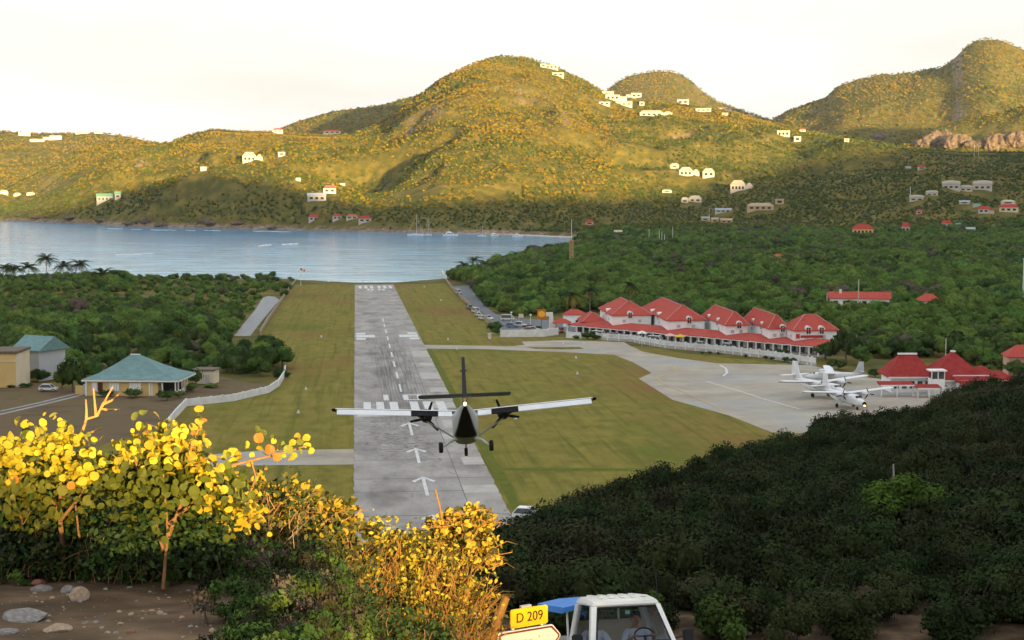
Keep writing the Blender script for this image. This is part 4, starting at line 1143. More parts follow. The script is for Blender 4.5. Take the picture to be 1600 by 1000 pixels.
# shop fronts stand back in one line under the porch
for i in range(12):
    x0 = xa + (xb - xa) * i / 12; x1 = xa + (xb - xa) * (i + 1) / 12; x = (x0 + x1) / 2
    MB().box((x, 0.0, _slx * x + 1.5), (x1 - x0 - 0.02, 0.3, 3.0)).build('shop_wall', M_WALL['bright'], arc)
M_UMB = {'yellow': mat('parasol_yellow', (0.65, 0.45, 0.05), rough=0.8), 'pink': mat('parasol_pink', (0.70, 0.42, 0.36), rough=0.8), 'white': mat('parasol_white', (0.75, 0.74, 0.7), rough=0.8)}
def front_pt(px, off):
    s = fx(px, off); p = _l + _du * s + _dn * off; return A(p.x, p.y)
for px, c, lab in ((1004, 'white', 'white parasol before the left half of the arcade'), (1048, 'pink', 'pink parasol on the arcade terrace'), (1064, 'yellow', 'yellow parasol on the arcade terrace')):
    t = thing('parasol', lab, 'parasol', front_pt(px, -6.0), 0)
    MB().tube([(0, 0, 0), (0, 0, 2.5)], 0.05, 6).build('pole', M_TRIM, t)
    rings = [[(r * math.cos(k * math.pi / 4), r * math.sin(k * math.pi / 4), z) for k in range(8)] for r, z in ((1.5, 2.0), (1.45, 2.1), (0.8, 2.45), (0.08, 2.7))]
    MB().loft(rings).build('canopy', M_UMB[c], t)

# ------------------------------------------------------------------ fuel station and its signs
def air_thing(name, label, cat, px, py, rz=0.0, group=None):
    p = G(px, py); return thing(name, label, cat, A(p[0], p[1]), PHI + rz, group)
def simple_house(t, w, d, h, rh, mw, mr, over=0.4, ridge=0.6):
    MB().box((0, d / 2, h / 2 - 0.2), (w, d, h + 0.4)).build('wall', mw, t)
    m = MB(); hip_roof(m, w, d, h + 0.01, rh, over=over, ridge=ridge); shift(m, 0, d / 2, 0)
    return m.build('roof', mr, t)
t = air_thing('service_building', 'small white building with red hipped roof at the left of the arcade', 'building', 894, 511, -0.35)
simple_house(t, 5.6, 5, 3.6, 1.6, M_WALL['bright'], M_RED)
MB().box((1.5, -0.05, 1.1), (0.9, 0.12, 2.1)).build('door', M_PANE, t)
t = air_thing('fuel_station', 'open fuel station canopy with red hipped roof on white posts', 'fuel station', 876, 520, -0.35)
for sx in (-1.9, 1.9):
    for sy in (0.2, 2.8): MB().box((sx, sy, 1.35), (0.3, 0.3, 2.7)).build('post', M_TRIM, t)
m = MB(); hip_roof(m, 4.2, 3.4, 2.71, 1.3, over=0.4); shift(m, 0, 1.5, 0); m.build('roof', M_RED, t)
MB().box((0.2, 1.5, 0.7), (0.6, 0.45, 1.4)).build('pump', M_ROOF['red'], t)
t = air_thing('brand_sign', 'square orange fuel sign with yellow shell emblem on a pole', 'sign', 846, 520)
MB().tube([(0, 0, 0), (0, 0, 4.2)], 0.09, 8).build('pole', M_JOINT, t)
M_ORANGE = mat('sign_red', (0.62, 0.13, 0.02), rough=0.5); M_SHELL = mat('sign_yellow', (0.85, 0.50, 0.03), rough=0.5)
MB().box((0, -0.05, 5.4), (2.5, 0.25, 2.6)).build('panel', M_ORANGE, t)
fan = [(0.25, 4.55), (-0.25, 4.55)] + [(1.02 * math.cos(a_), 5.25 + 1.02 * math.sin(a_)) for a_ in np.linspace(math.pi + 0.25, -0.25, 13)]
MB().poly([(a_, -0.24, b_) for a_, b_ in fan], (0, 0.05, 0)).build('emblem', M_SHELL, t)
t = air_thing('price_totem', 'white price totem shaped like a flag beside the orange sign', 'sign', 859, 518)
MB().box((0.4, 0, 2.2), (1.2, 0.4, 4.6)).build('column', M_TRIM, t); MB().box((-0.4, 0, 5.0), (2.6, 0.45, 1.2)).build('panel', M_TRIM, t)
t = air_thing('notice_board', 'small cream notice board on a post by the car park', 'sign', 814, 506)
MB().tube([(0, 0, 0), (0, 0, 1.9)], 0.07, 6).build('post', M_TRUNK, t); MB().box((0, -0.1, 2.5), (1.5, 0.12, 1.2)).build('panel', M_WALL['cream'], t)
M_GLOBE = mat('lamp_globe', (0.72, 0.76, 0.76), rough=0.3)
for px, py, lab in ((799, 506, 'globe street lamp left of the cream notice board'), (829, 510, 'globe street lamp right of the cream notice board'), (1003, 541, 'globe street lamp before the left part of the arcade')):
    t = air_thing('street_lamp', lab, 'lamp', px, py)
    MB().tube([(0, 0, 0), (0, 0, 3.2)], 0.06, 6).build('post', M_TRIM, t); MB().ball((0, 0, 3.45), 0.32).build('globe', M_GLOBE, t, smooth=True)

# ------------------------------------------------------------------ the terminal
M_TRED = mat('terminal_red_roof', [(0.3, (0.24, 0.026, 0.024)), (0.55, (0.31, 0.040, 0.036)), (0.75, (0.36, 0.055, 0.05))], scale=0.9, detail=6, rough=0.85, spec=0.08)
p = G(1470, 617); ter = thing('terminal_building', 'airport terminal with steep red roofs, white trim and a glazed lookout', 'building', A(p[0], p[1]), PHI - 0.08)
def T_block(x, y, w, d, h, rh, ridge, cap=True, z0=0.0):
    MB().box((x, y + d / 2, z0 + h / 2 - 0.5), (w, d, h + 1.0)).build('wall', M_WALL['bright'], ter)
    m = MB(); hip_roof(m, w, d, z0 + h + 0.01, rh, over=0.7, ridge=ridge, thick=0.22); shift(m, x, y + d / 2, 0)
    r = m.build('roof', M_TRED, ter)
    vv = [Vector(q) for q in m.v]
    c = (vv[8] + vv[9]) / 2
    if cap: MB().box(c + Vector((0, 0, 0.12)), (abs(vv[9].x - vv[8].x) + 0.5, 0.6, 0.3)).build('ridge_cap', M_TRIM, r)
    MB().box((x, y - 0.68, z0 + h + 0.05), (w + 1.42, 0.1, 0.3)).build('fascia', M_TRIM, r)
T_block(-4.6, 3.5, 8.0, 8, 2.9, 4.0, 0.8)
T_block(3.6, 0.5, 9.6, 10, 2.6, 5.0, 1.6)
T_block(9.6, 2.0, 5.0, 8, 2.4, 2.3, 0.6, cap=False)
T_block(12.6, 1.2, 4.0, 7, 2.2, 1.7, 0.4, cap=False)
# lower roof steps with white edges in front of the big roof
for x, y, w, z, dd in ((5.8, -1.6, 7.0, 2.75, 1.8), (7.6, -3.2, 9.0, 1.9, 1.9)):
    MB().add([(x - w / 2, y, z), (x + w / 2, y, z), (x + w / 2, y + dd, z + 0.8), (x - w / 2, y + dd, z + 0.8), (x - w / 2, y, z - 0.2), (x + w / 2, y, z - 0.2), (x + w / 2, y + dd, z + 0.6), (x - w / 2, y + dd, z + 0.6)],
             [(0, 1, 2, 3), (7, 6, 5, 4), (0, 4, 5, 1), (1, 5, 6, 2), (2, 6, 7, 3), (3, 7, 4, 0)]).build('step_roof', M_TRED, ter)
    MB().box((x, y + dd + 0.05, z + 0.85), (w, 0.12, 0.28)).build('fascia', M_TRIM, ter)
    MB().box((x, y + 0.5, z / 2 - 0.3), (w - 0.6, 0.4, z)).build('wall', M_WALL['bright'], ter)
# glazed lookout
lk_ = MB(); lk_.box((-1.0, -0.4, 1.5), (2.6, 2.4, 3.4)); lk_.build('lookout_base', M_WALL['bright'], ter)
MB().box((-1.0, -0.4, 4.75), (3.2, 2.9, 0.25)).build('lookout_roof', M_TRIM, ter)
for x in (-2.2, -1.0, 0.2): MB().box((x, -1.55, 3.9), (0.16, 0.16, 1.5)).build('mullion', M_TRIM, ter)
MB().box((-1.0, -0.4, 3.9), (2.3, 2.1, 1.42)).build('lookout_glass', M_WINGLASS, ter)
# canopies toward the apron
for x, y, w, d, z in ((-9.2, -2.4, 6.4, 3.0, 2.3), (-3.6, -4.0, 4.6, 3.0, 1.9)):
    MB().box((x, y, z + 0.15), (w, d, 0.3), rx=0.12).build('canopy_roof', M_TRED, ter)
    MB().box((x, y - d / 2 - 0.02, z - 0.03), (w, 0.12, 0.26)).build('fascia', M_TRIM, ter)
    for sx in (-0.46, 0, 0.46): MB().box((x + sx * w, y - d / 2 + 0.2, z / 2 - 0.2), (0.18, 0.18, z + 0.2)).build('post', M_TRIM, ter)
for k in range(5): MB().box((-7.6 + k * 1.5, 3.44, 1.5), (0.9, 0.1, 1.4)).build('window', M_WINGLASS, ter)
MB().tube([(2.0, 4.5, 7.0), (2.0, 4.5, 10.4)], 0.05, 6).build('antenna', M_TRIM, ter)

t = air_thing('valley_house', 'long low white house with red roof above the trees behind the arcade', 'house', 1343, 486)
t.location = (*hit(1343, 482)[:2], hit(1343, 482)[2]); t.rotation_euler.z = -0.18
w_ = 92 / F * t.location.y
MB().box((0, 4, 0.4), (w_, 7.5, 5.6)).build('wall', M_WALL['bright'], t)
m = MB(); gable_roof(m, w_, 7.5, 3.22, 2.3, over=0.6); shift(m, 0, 4, 0); m.build('roof', M_RED, t)
MB().box((-w_ * 0.32, 3.2, 5.4), (0.9, 0.9, 1.8)).build('chimney', M_TRIM, t)
for k in range(6): MB().box((-w_ * 0.4 + k * w_ * 0.16, 0.22, 1.8), (1.6, 0.1, 1.3)).build('window', M_PANE, t)
CLEAR.append((t.location.x, t.location.y + 3, w_ * 0.52, 26))
c = hit(1453, 486)
t = thing('valley_house', 'small hidden house showing only its red hipped roof behind the terminal', 'house', c, -0.1)
w_ = 34 / F * c[1]
simple_house(t, w_, 7, 3.0, 2.6, M_WALL['bright'], M_RED); CLEAR.append((c[0], c[1] + 3, w_ * 0.5, 14))
c = hit(1602, 590)
t = thing('valley_house', 'pink and red house corner at the right picture edge', 'house', c, -0.1)
simple_house(t, 7, 6, 4.0, 2.4, M_WALL['pink'], M_RED); CLEAR.append((c[0], c[1] + 3, 4, 14))

# ------------------------------------------------------------------ the two teal roofed houses on the left
M_TEAL = M_ROOF['teal']
p = G(205, 619); th = thing('teal_roofed_house', 'yellow bungalow with large teal hipped roof, white shutters and corner veranda', 'house', A(p[0], p[1]), PHI - 0.16)
W, D, H = 17.5, 11.5, 3.0
MB().box((-1.8, D / 2, H / 2 - 0.3), (W - 3.6, D, H + 0.6)).build('wall', M_WALL['yellow'], th)
MB().box((W / 2 - 2.2, D / 2 + 2.0, H / 2 - 0.3), (2.8, D - 4.2, H + 0.6)).build('wall', M_WALL['yellow'], th)
rings = []
for k, (q, z) in enumerate(((0.0, 0.0), (0.0, 0.16), (0.30, 1.0), (0.62, 2.4), (1.0, 4.3))):
    x0 = -(W / 2 + 0.6) * (1 - q) - 1.6 * q; x1 = (W / 2 + 0.6) * (1 - q) + 0.1 * q; y0 = -0.6 * (1 - q) + D / 2 * q - 0.05 * q; y1 = (D + 0.6) * (1 - q) + (D / 2 + 0.05) * q
    rings.append([(x0, y0, H + z), (x1, y0, H + z), (x1, y1, H + z), (x0, y1, H + z)])
rf = MB().loft(rings).build('roof', M_TEAL, th)
MB().tube([(-1.7, D / 2, H + 4.33), (0.2, D / 2, H + 4.33)], 0.13, 6).build('ridge_cap', M_TRIM, rf)
MB().box((0, -0.58, H - 0.06), (W + 1.2, 0.12, 0.28)).build('fascia', M_TRIM, rf); MB().box((W / 2 + 0.58, D / 2, H - 0.06), (0.12, D + 1.0, 0.28)).build('fascia', M_TRIM, rf)
for x, w_, brown in ((-7.0, 1.0, False), (-5.9, 0.9, True), (-3.2, 1.9, False), (0.8, 2.2, False)):
    s = MB().box((x, -0.06, 1.75), (w_, 0.14, 1.6)).build('shutter', M_TRIM if not brown else mat('brown_opening', (0.10, 0.03, 0.02)), th)
    if w_ > 1.5:
        for dx in (-0.25, 0, 0.25): MB().box((x + dx * w_, -0.15, 1.75), (0.05, 0.05, 1.5)).build('slat', M_WALL['grey'], s)
for x in (-8.75 + 0.1, 3.6): MB().box((x, -0.08, H / 2), (0.3, 0.2, H)).build('corner_post', M_TRIM, th)
MB().box((6.0, 3.9, 1.3), (5.2, 0.2, 2.9)).build('veranda_back', M_PANE, th)  # dark sheet standing in for the shade inside the veranda opening
MB().box((6.2, 1.8, -0.1), (5.2, 4.4, 0.5)).build('veranda_floor', M_FLOORC, th)
for x, y in ((4.0, 0.1), (6.0, 0.1), (8.5, 0.1), (8.5, 2.2), (8.5, 4.2), (8.5, 6.3), (8.5, 8.4)): MB().box((x, y, 1.5), (0.22, 0.22, 2.9)).build('veranda_post', M_TRIM, th)
for x, y, sx, sy in ((7.3, 0.1, 2.3, 0.12), (8.5, 5, 0.12, 9)): MB().box((x, y, 0.55), (sx, sy, 0.7)).build('railing', M_TRIM, th)
MB().box((-10.2, 2.4, 0.6), (2.6, 0.3, 2.0)).build('yard_wall', M_WALL['yellow'], th); MB().box((-9.3, 1.9, 1.0), (1.1, 0.15, 2.0)).build('gate', M_WALL['grey'], th)
p = G(318, 600); t = thing('outbuilding', 'small cream outbuilding behind the shrubs right of the teal roofed bungalow', 'building', A(p[0], p[1]), PHI - 0.2)
MB().box((0, 2, 1.2), (4.2, 4, 3.0)).build('wall', M_WALL['cream'], t); MB().box((0, 2, 2.85), (4.8, 4.6, 0.25)).build('roof', M_TRUNK, t); MB().box((0.8, -0.06, 1.0), (0.9, 0.1, 1.9)).build('door', M_WALL['grey'], t)
p = G(-20, 606); t = thing('flat_roofed_house', 'yellow flat roofed block with white shutters at the left edge', 'house', A(p[0], p[1]), PHI - 0.1)
MB().box((-1, 4.5, 3.2), (13.6, 9, 7.4)).build('wall', M_WALL['yellow'], t)
MB().box((-1, 4.5, 7.05), (14.2, 9.6, 0.5)).build('roof_slab', M_TRUNK, t); MB().box((-1, -0.06, 5.3), (13.6, 0.15, 0.3)).build('string_course', M_WALL['cream'], t)
MB().box((5.85, 4.5, 3.2), (0.1, 9.0, 7.3)).build('side_wall', M_WALL['cream'], t)
for x in (-3.6, 1.4): MB().box((x, -0.06, 3.4), (2.4, 0.14, 2.4)).build('shutter', M_TRIM, t)
p = G(40, 596); t = thing('teal_roofed_house', 'tall narrow house with teal gable roof behind the yellow block', 'house', A(p[0], p[1]), PHI - 0.55)
MB().box((0, 4.5, 3.2), (6.4, 8, 6.2)).build('wall', M_WALL['grey'], t)
m = MB(); gable_roof(m, 6.8, 8.2, 6.32, 2.8, over=0.5); shift(m, 0, 4.5, 0); m.build('roof', M_TEAL, t)
MB().box((1.2, 0.3, 1.4), (3.4, 0.3, 2.4)).build('base_wall', M_WALL['yellow'], t)

# ------------------------------------------------------------------ cars
M_GLASS = mat('car_glass', (0.03, 0.04, 0.05), rough=0.08, spec=0.6)
M_TYRE = mat('tyre', (0.018, 0.018, 0.018), rough=0.9)
M_RIM = mat('wheel_rim', (0.45, 0.45, 0.46), rough=0.4, metal=0.6)
CARP = {k: mat('car_paint_' + k, c, rough=0.3, spec=0.5, coat=0.5) for k, c in {'white': (0.74, 0.74, 0.73), 'red': (0.42, 0.05, 0.04), 'blue': (0.10, 0.20, 0.36), 'silver': (0.50, 0.54, 0.58), 'dark': (0.05, 0.055, 0.06), 'pale': (0.60, 0.66, 0.70)}.items()}
M_LAMP = mat('headlamp', (0.75, 0.75, 0.72), rough=0.2); M_TAIL = mat('tail_lamp', (0.35, 0.02, 0.02), rough=0.3)
_cars = {}
def car(shape, col, label, loc, rz, group=None):
    """nose toward -y; prototypes are kept and copied"""
    if shape not in _cars:
        t = thing('car', 'x', 'car')
        Lh = {'sedan': 2.1, 'jeep': 1.75, 'van': 2.1, 'pickup': 2.3, 'hatch': 1.8}[shape]; wd = 0.8
        low = [(-Lh, 0.35), (-Lh, 0.72), (-Lh + 0.12, 0.80), (Lh - 0.1, 0.86), (Lh, 0.75), (Lh, 0.35)]
        body = [[(sx * k, y, z) for y, z in low] for sx, k in ((-wd, 1.0), (-wd, 0.985), (wd, 0.985), (wd, 1.0))]
        MB().loft([[(s * wd, y, z) for y, z in low] for s in (-1, 1)]).build('body', None, t, bevel=0.06, smooth=True).data.materials.append(CARP['white'])
        roofs = {'sedan': (-1.0, -0.45, 0.75, 1.35, 1.38), 'hatch': (-1.0, -0.4, 1.2, 1.7, 1.42), 'jeep': (-0.7, -0.45, 1.3, 1.6, 1.62), 'van': (-1.9, -1.3, 1.9, 2.05, 1.85), 'pickup': (-0.9, -0.35, 0.5, 0.7, 1.5)}
        a, b, c, d, hz = roofs[shape]
        kw = 0.9
        MB().loft([[(s * wd * q, y, z) for y, z, q in ((a, 0.82, 0.97), (b, hz - 0.06, kw * 0.9), (c, hz - 0.06, kw * 0.9), (d, 0.82, 0.97))] for s in (-1, 1)]).build('glasshouse', M_GLASS, t)
        rf = MB().box((0, (b + c) / 2, hz - 0.02), (2 * wd * kw * 0.92, c - b + 0.1, 0.1)).build('roof', None, t, bevel=0.03); rf.data.materials.append(CARP['white'])
        for s in (-1, 1):
            for y0, y1 in ((a, b), (d, c)):
                MB().tube([(s * wd * 0.965, y0, 0.8), (s * wd * kw * 0.9, y1, hz - 0.05)], 0.05, 5).build('pillar', CARP['white'], t)
        if shape == 'pickup': MB().box((0, 1.5, 0.98), (1.5, 1.45, 0.3)).build('bed', CARP['white'], t)
        for s in (-1, 1):
            for y in (-Lh * 0.62, Lh * 0.62):
                w = MB().tube([(s * (wd - 0.16), y, 0.31), (s * (wd + 0.02), y, 0.31)], 0.31, 12).build('wheel', M_TYRE, t)
                MB().tube([(s * (wd + 0.02), y, 0.31), (s * (wd + 0.035), y, 0.31)], 0.18, 8).build('rim', M_RIM, w)
            MB().box((s * 0.58, -Lh - 0.01, 0.66), (0.3, 0.06, 0.16)).build('headlight', M_LAMP, t)
            MB().box((s * 0.62, Lh + 0.01, 0.70), (0.24, 0.06, 0.18)).build('tail_light', M_TAIL, t)
        _cars[shape] = t; o = t
    else:
        o = copy_tree(_cars[shape])
    tag(o, label, 'car', group); o.location = loc; o.rotation_euler = (0, 0, rz)
    for ch in o.children:
        if ch.name.split('.')[0] in ('body', 'roof', 'pillar', 'bed'):
            ch.material_slots[0].link = 'OBJECT'; ch.material_slots[0].material = CARP[col]
    return o
def car_at(shape, col, px, py, rz, label, group=None):
    p = G(px, py); w = A(p[0], p[1], 0.07); return car(shape, col, label, w, PHI + rz, group)
RDH = 0.62
gcar = 'cars on the busy road'
for sh, cl, px, py, rz, lb in (
    ('van', 'white', 716, 459, 0.25, 'white van farthest down the busy road'),
    ('sedan', 'dark', 718, 463, 0.25, 'dark car close behind the farthest white van'),
    ('jeep', 'dark', 734, 484, 0.3, 'dark car at the far end of the traffic queue'),
    ('van', 'white', 743, 489, 0.3, 'white van in the middle of the traffic queue'),
    ('hatch', 'pale', 748, 495, 0.3, 'pale blue hatchback behind the queue van'),
    ('hatch', 'white', 754, 500, 0.3, 'white hatchback at the near end of the queue'),
    ('pickup', 'white', 763, 500, 0.35, 'white pickup coming the other way beside the queue'),
    ('van', 'white', 793, 501, 1.35, 'large white van at the car park entrance'),
    ('hatch', 'blue', 800, 512, 1.1, 'blue hatchback parked in the car park'),
    ('jeep', 'pale', 813, 511, 1.2, 'pale jeep beside the blue hatchback'),
    ('hatch', 'silver', 833, 518, 1.4, 'silver hatchback behind the long white wall'),
    ('sedan', 'red', 826, 519, 1.4, 'red car tucked behind the silver hatchback'),
    ('hatch', 'pale', 862, 521, 1.4, 'pale car at the fuel station'),
    ('jeep', 'red', 872, 520, 0.4, 'red jeep under the fuel station canopy')):
    car_at(sh, cl, px, py, rz, lb, gcar)
for sh, cl, px, off, lb in (('van', 'white', 936, -8.5, 'white van parked at the left end of the arcade'), ('jeep', 'dark', 962, -8, 'dark jeep parked before the arcade'), ('hatch', 'red', 984, -8, 'red hatchback parked before the arcade'), ('hatch', 'blue', 973, -8, 'blue hatchback between the dark jeep and the red hatchback'),
                        ('hatch', 'silver', 1097, -7.5, 'silver hatchback parked before the arcade'), ('van', 'white', 1025, -8, 'white van parked near the parasols'), ('jeep', 'pale', 1140, -7.5, 'pale jeep parked before the right half of the arcade')):
    car(sh, cl, lb, front_pt(px, off) + Vector((0, 0, 0.05)), PHI + 0.9, 'cars parked at the arcade')
car_at('hatch', 'white', 76, 612, 1.45, 'white car with dark windows parked on the yard left')
car_at('hatch', 'white', 826, 813, 1.2, 'white vehicle roof showing at the near corner of the runway')
# a rider on the road
p = G(729, 477); t = thing('motor_scooter', 'small dark scooter on the busy road ahead of the queue', 'scooter', A(p[0], p[1], 0.06), PHI + 0.3)
for y in (-0.55, 0.55): MB().tube([(-0.05, y, 0.25), (0.05, y, 0.25)], 0.25, 10).build('wheel', M_TYRE, t)
MB().box((0, 0.1, 0.5), (0.3, 1.0, 0.3)).build('body', CARP['dark'], t); MB().tube([(0, -0.45, 0.4), (0, -0.35, 1.0)], 0.05, 6).build('fork', M_RIM, t); MB().tube([(-0.3, -0.35, 1.0), (0.3, -0.35, 1.0)], 0.03, 6).build('handlebar', M_TYRE, t)

# ------------------------------------------------------------------ poles, masts, windsock, markers
def pole(name, label, cat, px, py, top, r0=0.12, m=None, arm=True, lamp=False):
    c = hit(px, py) if py < 500 else np.array(A(*G(px, py)))
    h = (py - top) * c[1] / F
    t = thing(name, label, cat, c, 0)
    MB().tube([(0, 0, -0.5), (0, 0, h)], [r0, r0 * 0.7], 7).build('post', m or M_TRIM, t)
    if arm: MB().box((0, 0, h - 0.5), (1.6, 0.12, 0.14)).build('crossarm', m or M_TRIM, t)
    if lamp: MB().box((0, -0.2, h + 0.1), (0.8, 0.5, 0.25)).build('lamp_head', M_TRIM, t)
    CLEAR.append((c[0], c[1], 1.0, 16))
    return t
M_POLE = mat('pale_pole', (0.55, 0.50, 0.40), rough=0.8)
pole('utility_pole', 'left one of two pale poles standing below the cliff', 'pole', 1522, 246, 228, 0.35, M_POLE, False)
pole('utility_pole', 'right one of two pale poles standing below the cliff', 'pole', 1529, 246, 229, 0.35, M_POLE, False)
pole('lamp_post', 'tall white lamp post at the right picture edge', 'lamp', 1598, 478, 406, 0.2, M_TRIM, False, True)
pole('radio_mast', 'cream mast rising in front of the long low red roofed house', 'mast', 1341, 484, 436, 0.22, M_POLE, False)
pole('utility_pole', 'cream post left of the long low red roofed house', 'pole', 1292, 480, 457, 0.26, M_POLE, False)
pole('utility_pole', 'white pole beside the row of white vaulted houses', 'pole', 1422, 314, 292, 0.25, M_TRIM, True)
pole('utility_pole', 'thin pole beside the white roofed shed in the woods', 'pole', 1108, 349, 328, 0.2, M_TRIM, True)
for px, b, tp, lab in ((1014, 374, 358, 'leftmost slim white pole among the valley trees'), (1030, 380, 360, 'second slim white pole among the valley trees'), (1034, 382, 362, 'third slim white pole among the valley trees'), (1038, 384, 366, 'lowest slim white pole among the valley trees'), (1051, 374, 354, 'rightmost slim white pole among the valley trees')):
    pole('flag_pole', lab, 'pole', px, b, tp, 0.2, M_TRIM, False)
c = hit(893, 413); t = thing('lattice_tower', 'tan square tower with a thin antenna by the bay', 'tower', c, 0.2)
k = c[1] / F; h = 38 * k; M_TAN = mat('tower_tan', (0.45, 0.29, 0.12), rough=0.8)
for sx in (-1, 1):
    for sy in (-1, 1): MB().box((sx * 0.8, sy * 0.8, h / 2), (0.5, 0.5, h)).build('leg', M_TAN, t)
for i in range(7): MB().box((0, 0, h * (i + 0.6) / 7), (2.1, 2.1, h / 7 * 0.62)).build('panel', M_TAN, t)
MB().tube([(0, 0, h), (0, 0, h + 32 * k)], 0.14, 6).build('antenna', M_TRIM, t)
CLEAR.append((c[0], c[1], 1.6, 25))
p = G(470, 447); t = thing('windsock', 'red and white windsock on a thin mast at the left of the runway end', 'windsock', A(*p), 0)
MB().tube([(0, 0, 0), (0, 0, 8.2)], 0.09, 6).build('mast', M_TRIM, t)
M_WR = mat('windsock_red', (0.5, 0.03, 0.03), rough=0.8)
for i in range(4):
    x0, x1 = i * 0.7, (i + 1) * 0.7
    MB().tube([(x0, 0, 8.0 - i * 0.33), (x1 - 0.02, 0, 8.0 - (i + 1) * 0.33)], [0.55 - i * 0.07, 0.55 - (i + 1) * 0.07], 8).build('band', M_WR if i % 2 == 0 else M_TRIM, t)
for px, py in ((502, 527), (478, 609), (466, 646), (700, 531), (714, 546), (765, 530), (663, 448.5), (689, 470), (880, 538), (912, 538), (902, 585), (806, 655), (900, 560)):
    p = G(px, py); t = thing('runway_marker', 'small white marker cone on the airfield grass', 'marker', A(*p), PHI, 'marker cones')
    MB().tube([(0, 0, 0), (0, 0, 0.12), (0, 0, 0.6)], [0.3, 0.26, 0.08], 8).build('cone', M_PAINT, t)
# small white weather boxes by the taxiway
for px, py in ((765, 528.5),):
    p = G(px, py); t = thing('marker_box', 'white marker box at the edge of the taxiway', 'marker', A(*p), PHI)
    MB().box((0, 0, 0.6), (0.9, 0.6, 1.2)).build('box', M_PAINT, t); MB().box((0, 0, 1.3), (1.1, 0.8, 0.15)).build('lid', M_PAINT, t)

# ------------------------------------------------------------------ boats
M_HULL = mat('boat_hull', (0.78, 0.78, 0.77), rough=0.4); M_DECK = mat('boat_deck', (0.60, 0.57, 0.50), rough=0.6); M_SAILC = mat('sail_cover', (0.14, 0.22, 0.36), rough=0.8); M_MAST = mat('mast', (0.66, 0.64, 0.58), rough=0.4)
def boat(px, py, wpx, kind, label, hd, mast_px=0):
    d = ray(px, py); k = -CZ / d[2]; x, y = d[0] * k, d[1] * k
    L_ = wpx * y / F
    t = thing('boat', label, 'boat', (x, y, 0), hd, 'boats moored in the bay')
    rings = []
    for u in np.linspace(-1, 1, 9):
        b = L_ * 0.16 * (1 - max(0, u) ** 2.4) * (0.86 + 0.14 * min(1, (u + 1) * 2)); sh = L_ * (0.085 + 0.03 * max(0, u) ** 2)
        X = u * L_ / 2
        rings.append([(X, -b, sh), (X * 0.97, -b * 0.8, 0.0), (X * 0.95, 0, -L_ * 0.03), (X * 0.97, b * 0.8, 0.0), (X, b, sh)])
    MB().loft(rings).build('hull', M_HULL, t)
    z = L_ * 0.085
    if kind == 'sail':
        MB().box((0, 0, z + 0.25), (L_ * 0.4, L_ * 0.16, 0.6), top=0.85).build('cabin', M_DECK, t)
        hm = mast_px * y / F
        MB().tube([(L_ * 0.08, 0, z), (L_ * 0.08, 0, hm)], [0.14, 0.08], 6).build('mast', M_MAST, t)
        MB().tube([(L_ * 0.08, 0, z + 1.5), (-L_ * 0.36, 0, z + 1.3)], 0.2, 6).build('boom', M_SAILC, t)
        MB().tube([(L_ * 0.5, 0, z + 0.3), (L_ * 0.08, 0, hm * 0.96)], 0.05, 4).build('forestay', M_MAST, t)
        MB().tube([(-L_ * 0.48, 0, z + 0.2), (L_ * 0.08, 0, hm * 0.98)], 0.05, 4).build('backstay', M_MAST, t)
    elif kind == 'motor':
        MB().box((-L_ * 0.05, 0, z + L_ * 0.055), (L_ * 0.55, L_ * 0.24, L_ * 0.11), top=0.85).build('cabin', M_HULL, t)
        MB().box((-L_ * 0.05, -L_ * 0.118, z + L_ * 0.06), (L_ * 0.42, 0.08, L_ * 0.04)).build('window', M_PANE, t)
        MB().box((-L_ * 0.1, 0, z + L_ * 0.15), (L_ * 0.3, L_ * 0.2, L_ * 0.08), top=0.8).build('flybridge', M_HULL, t)
        MB().tube([(-L_ * 0.1, 0, z + L_ * 0.18), (-L_ * 0.14, 0, z + L_ * 0.34)], 0.12, 5).build('antenna', M_MAST, t)
    else:
        MB().box((L_ * 0.05, 0, z + 0.3), (L_ * 0.25, L_ * 0.18, 0.8), top=0.8).build('console', M_HULL, t)
for b in ((649, 368, 25, 'sail', 'white sloop with the tallest mast, left of the moored pair', 0.1, 33), (668, 367.5, 15, 'sail', 'smaller sloop at the right of the moored pair', 0.4, 26),
          (704, 368.5, 24, 'motor', 'larger white motor yacht left of the middle of the bay', 0.15), (615, 361, 11, 'open', 'small white boat farthest left against the shore', 0.2), (604, 361, 6, 'open', 'tiny dinghy left of the small white boat', 0.8),
          (654, 355.5, 6, 'open', 'tiny white boat behind the tall masted sloop', 0.5), (725, 363, 9, 'open', 'left one of two little boats right of the motor yacht', 0.1), (737, 364, 8, 'open', 'right one of two little boats right of the motor yacht', 0.1),
          (753, 369, 13, 'sail', 'small sloop with a thin mast alone mid bay', 0.2, 17), (773, 368.5, 15, 'motor', 'smaller white motor boat right of the thin masted sloop', 0.5),
          (809, 370, 17, 'motor', 'white boat near the inner beach of the bay', -0.1), (872, 368, 8, 'open', 'tiny boat at the right end of the inner beach', 0.1), (860, 368, 4, 'open', 'tiny boat second from the right end of the beach', 0.1)):
    boat(*b)

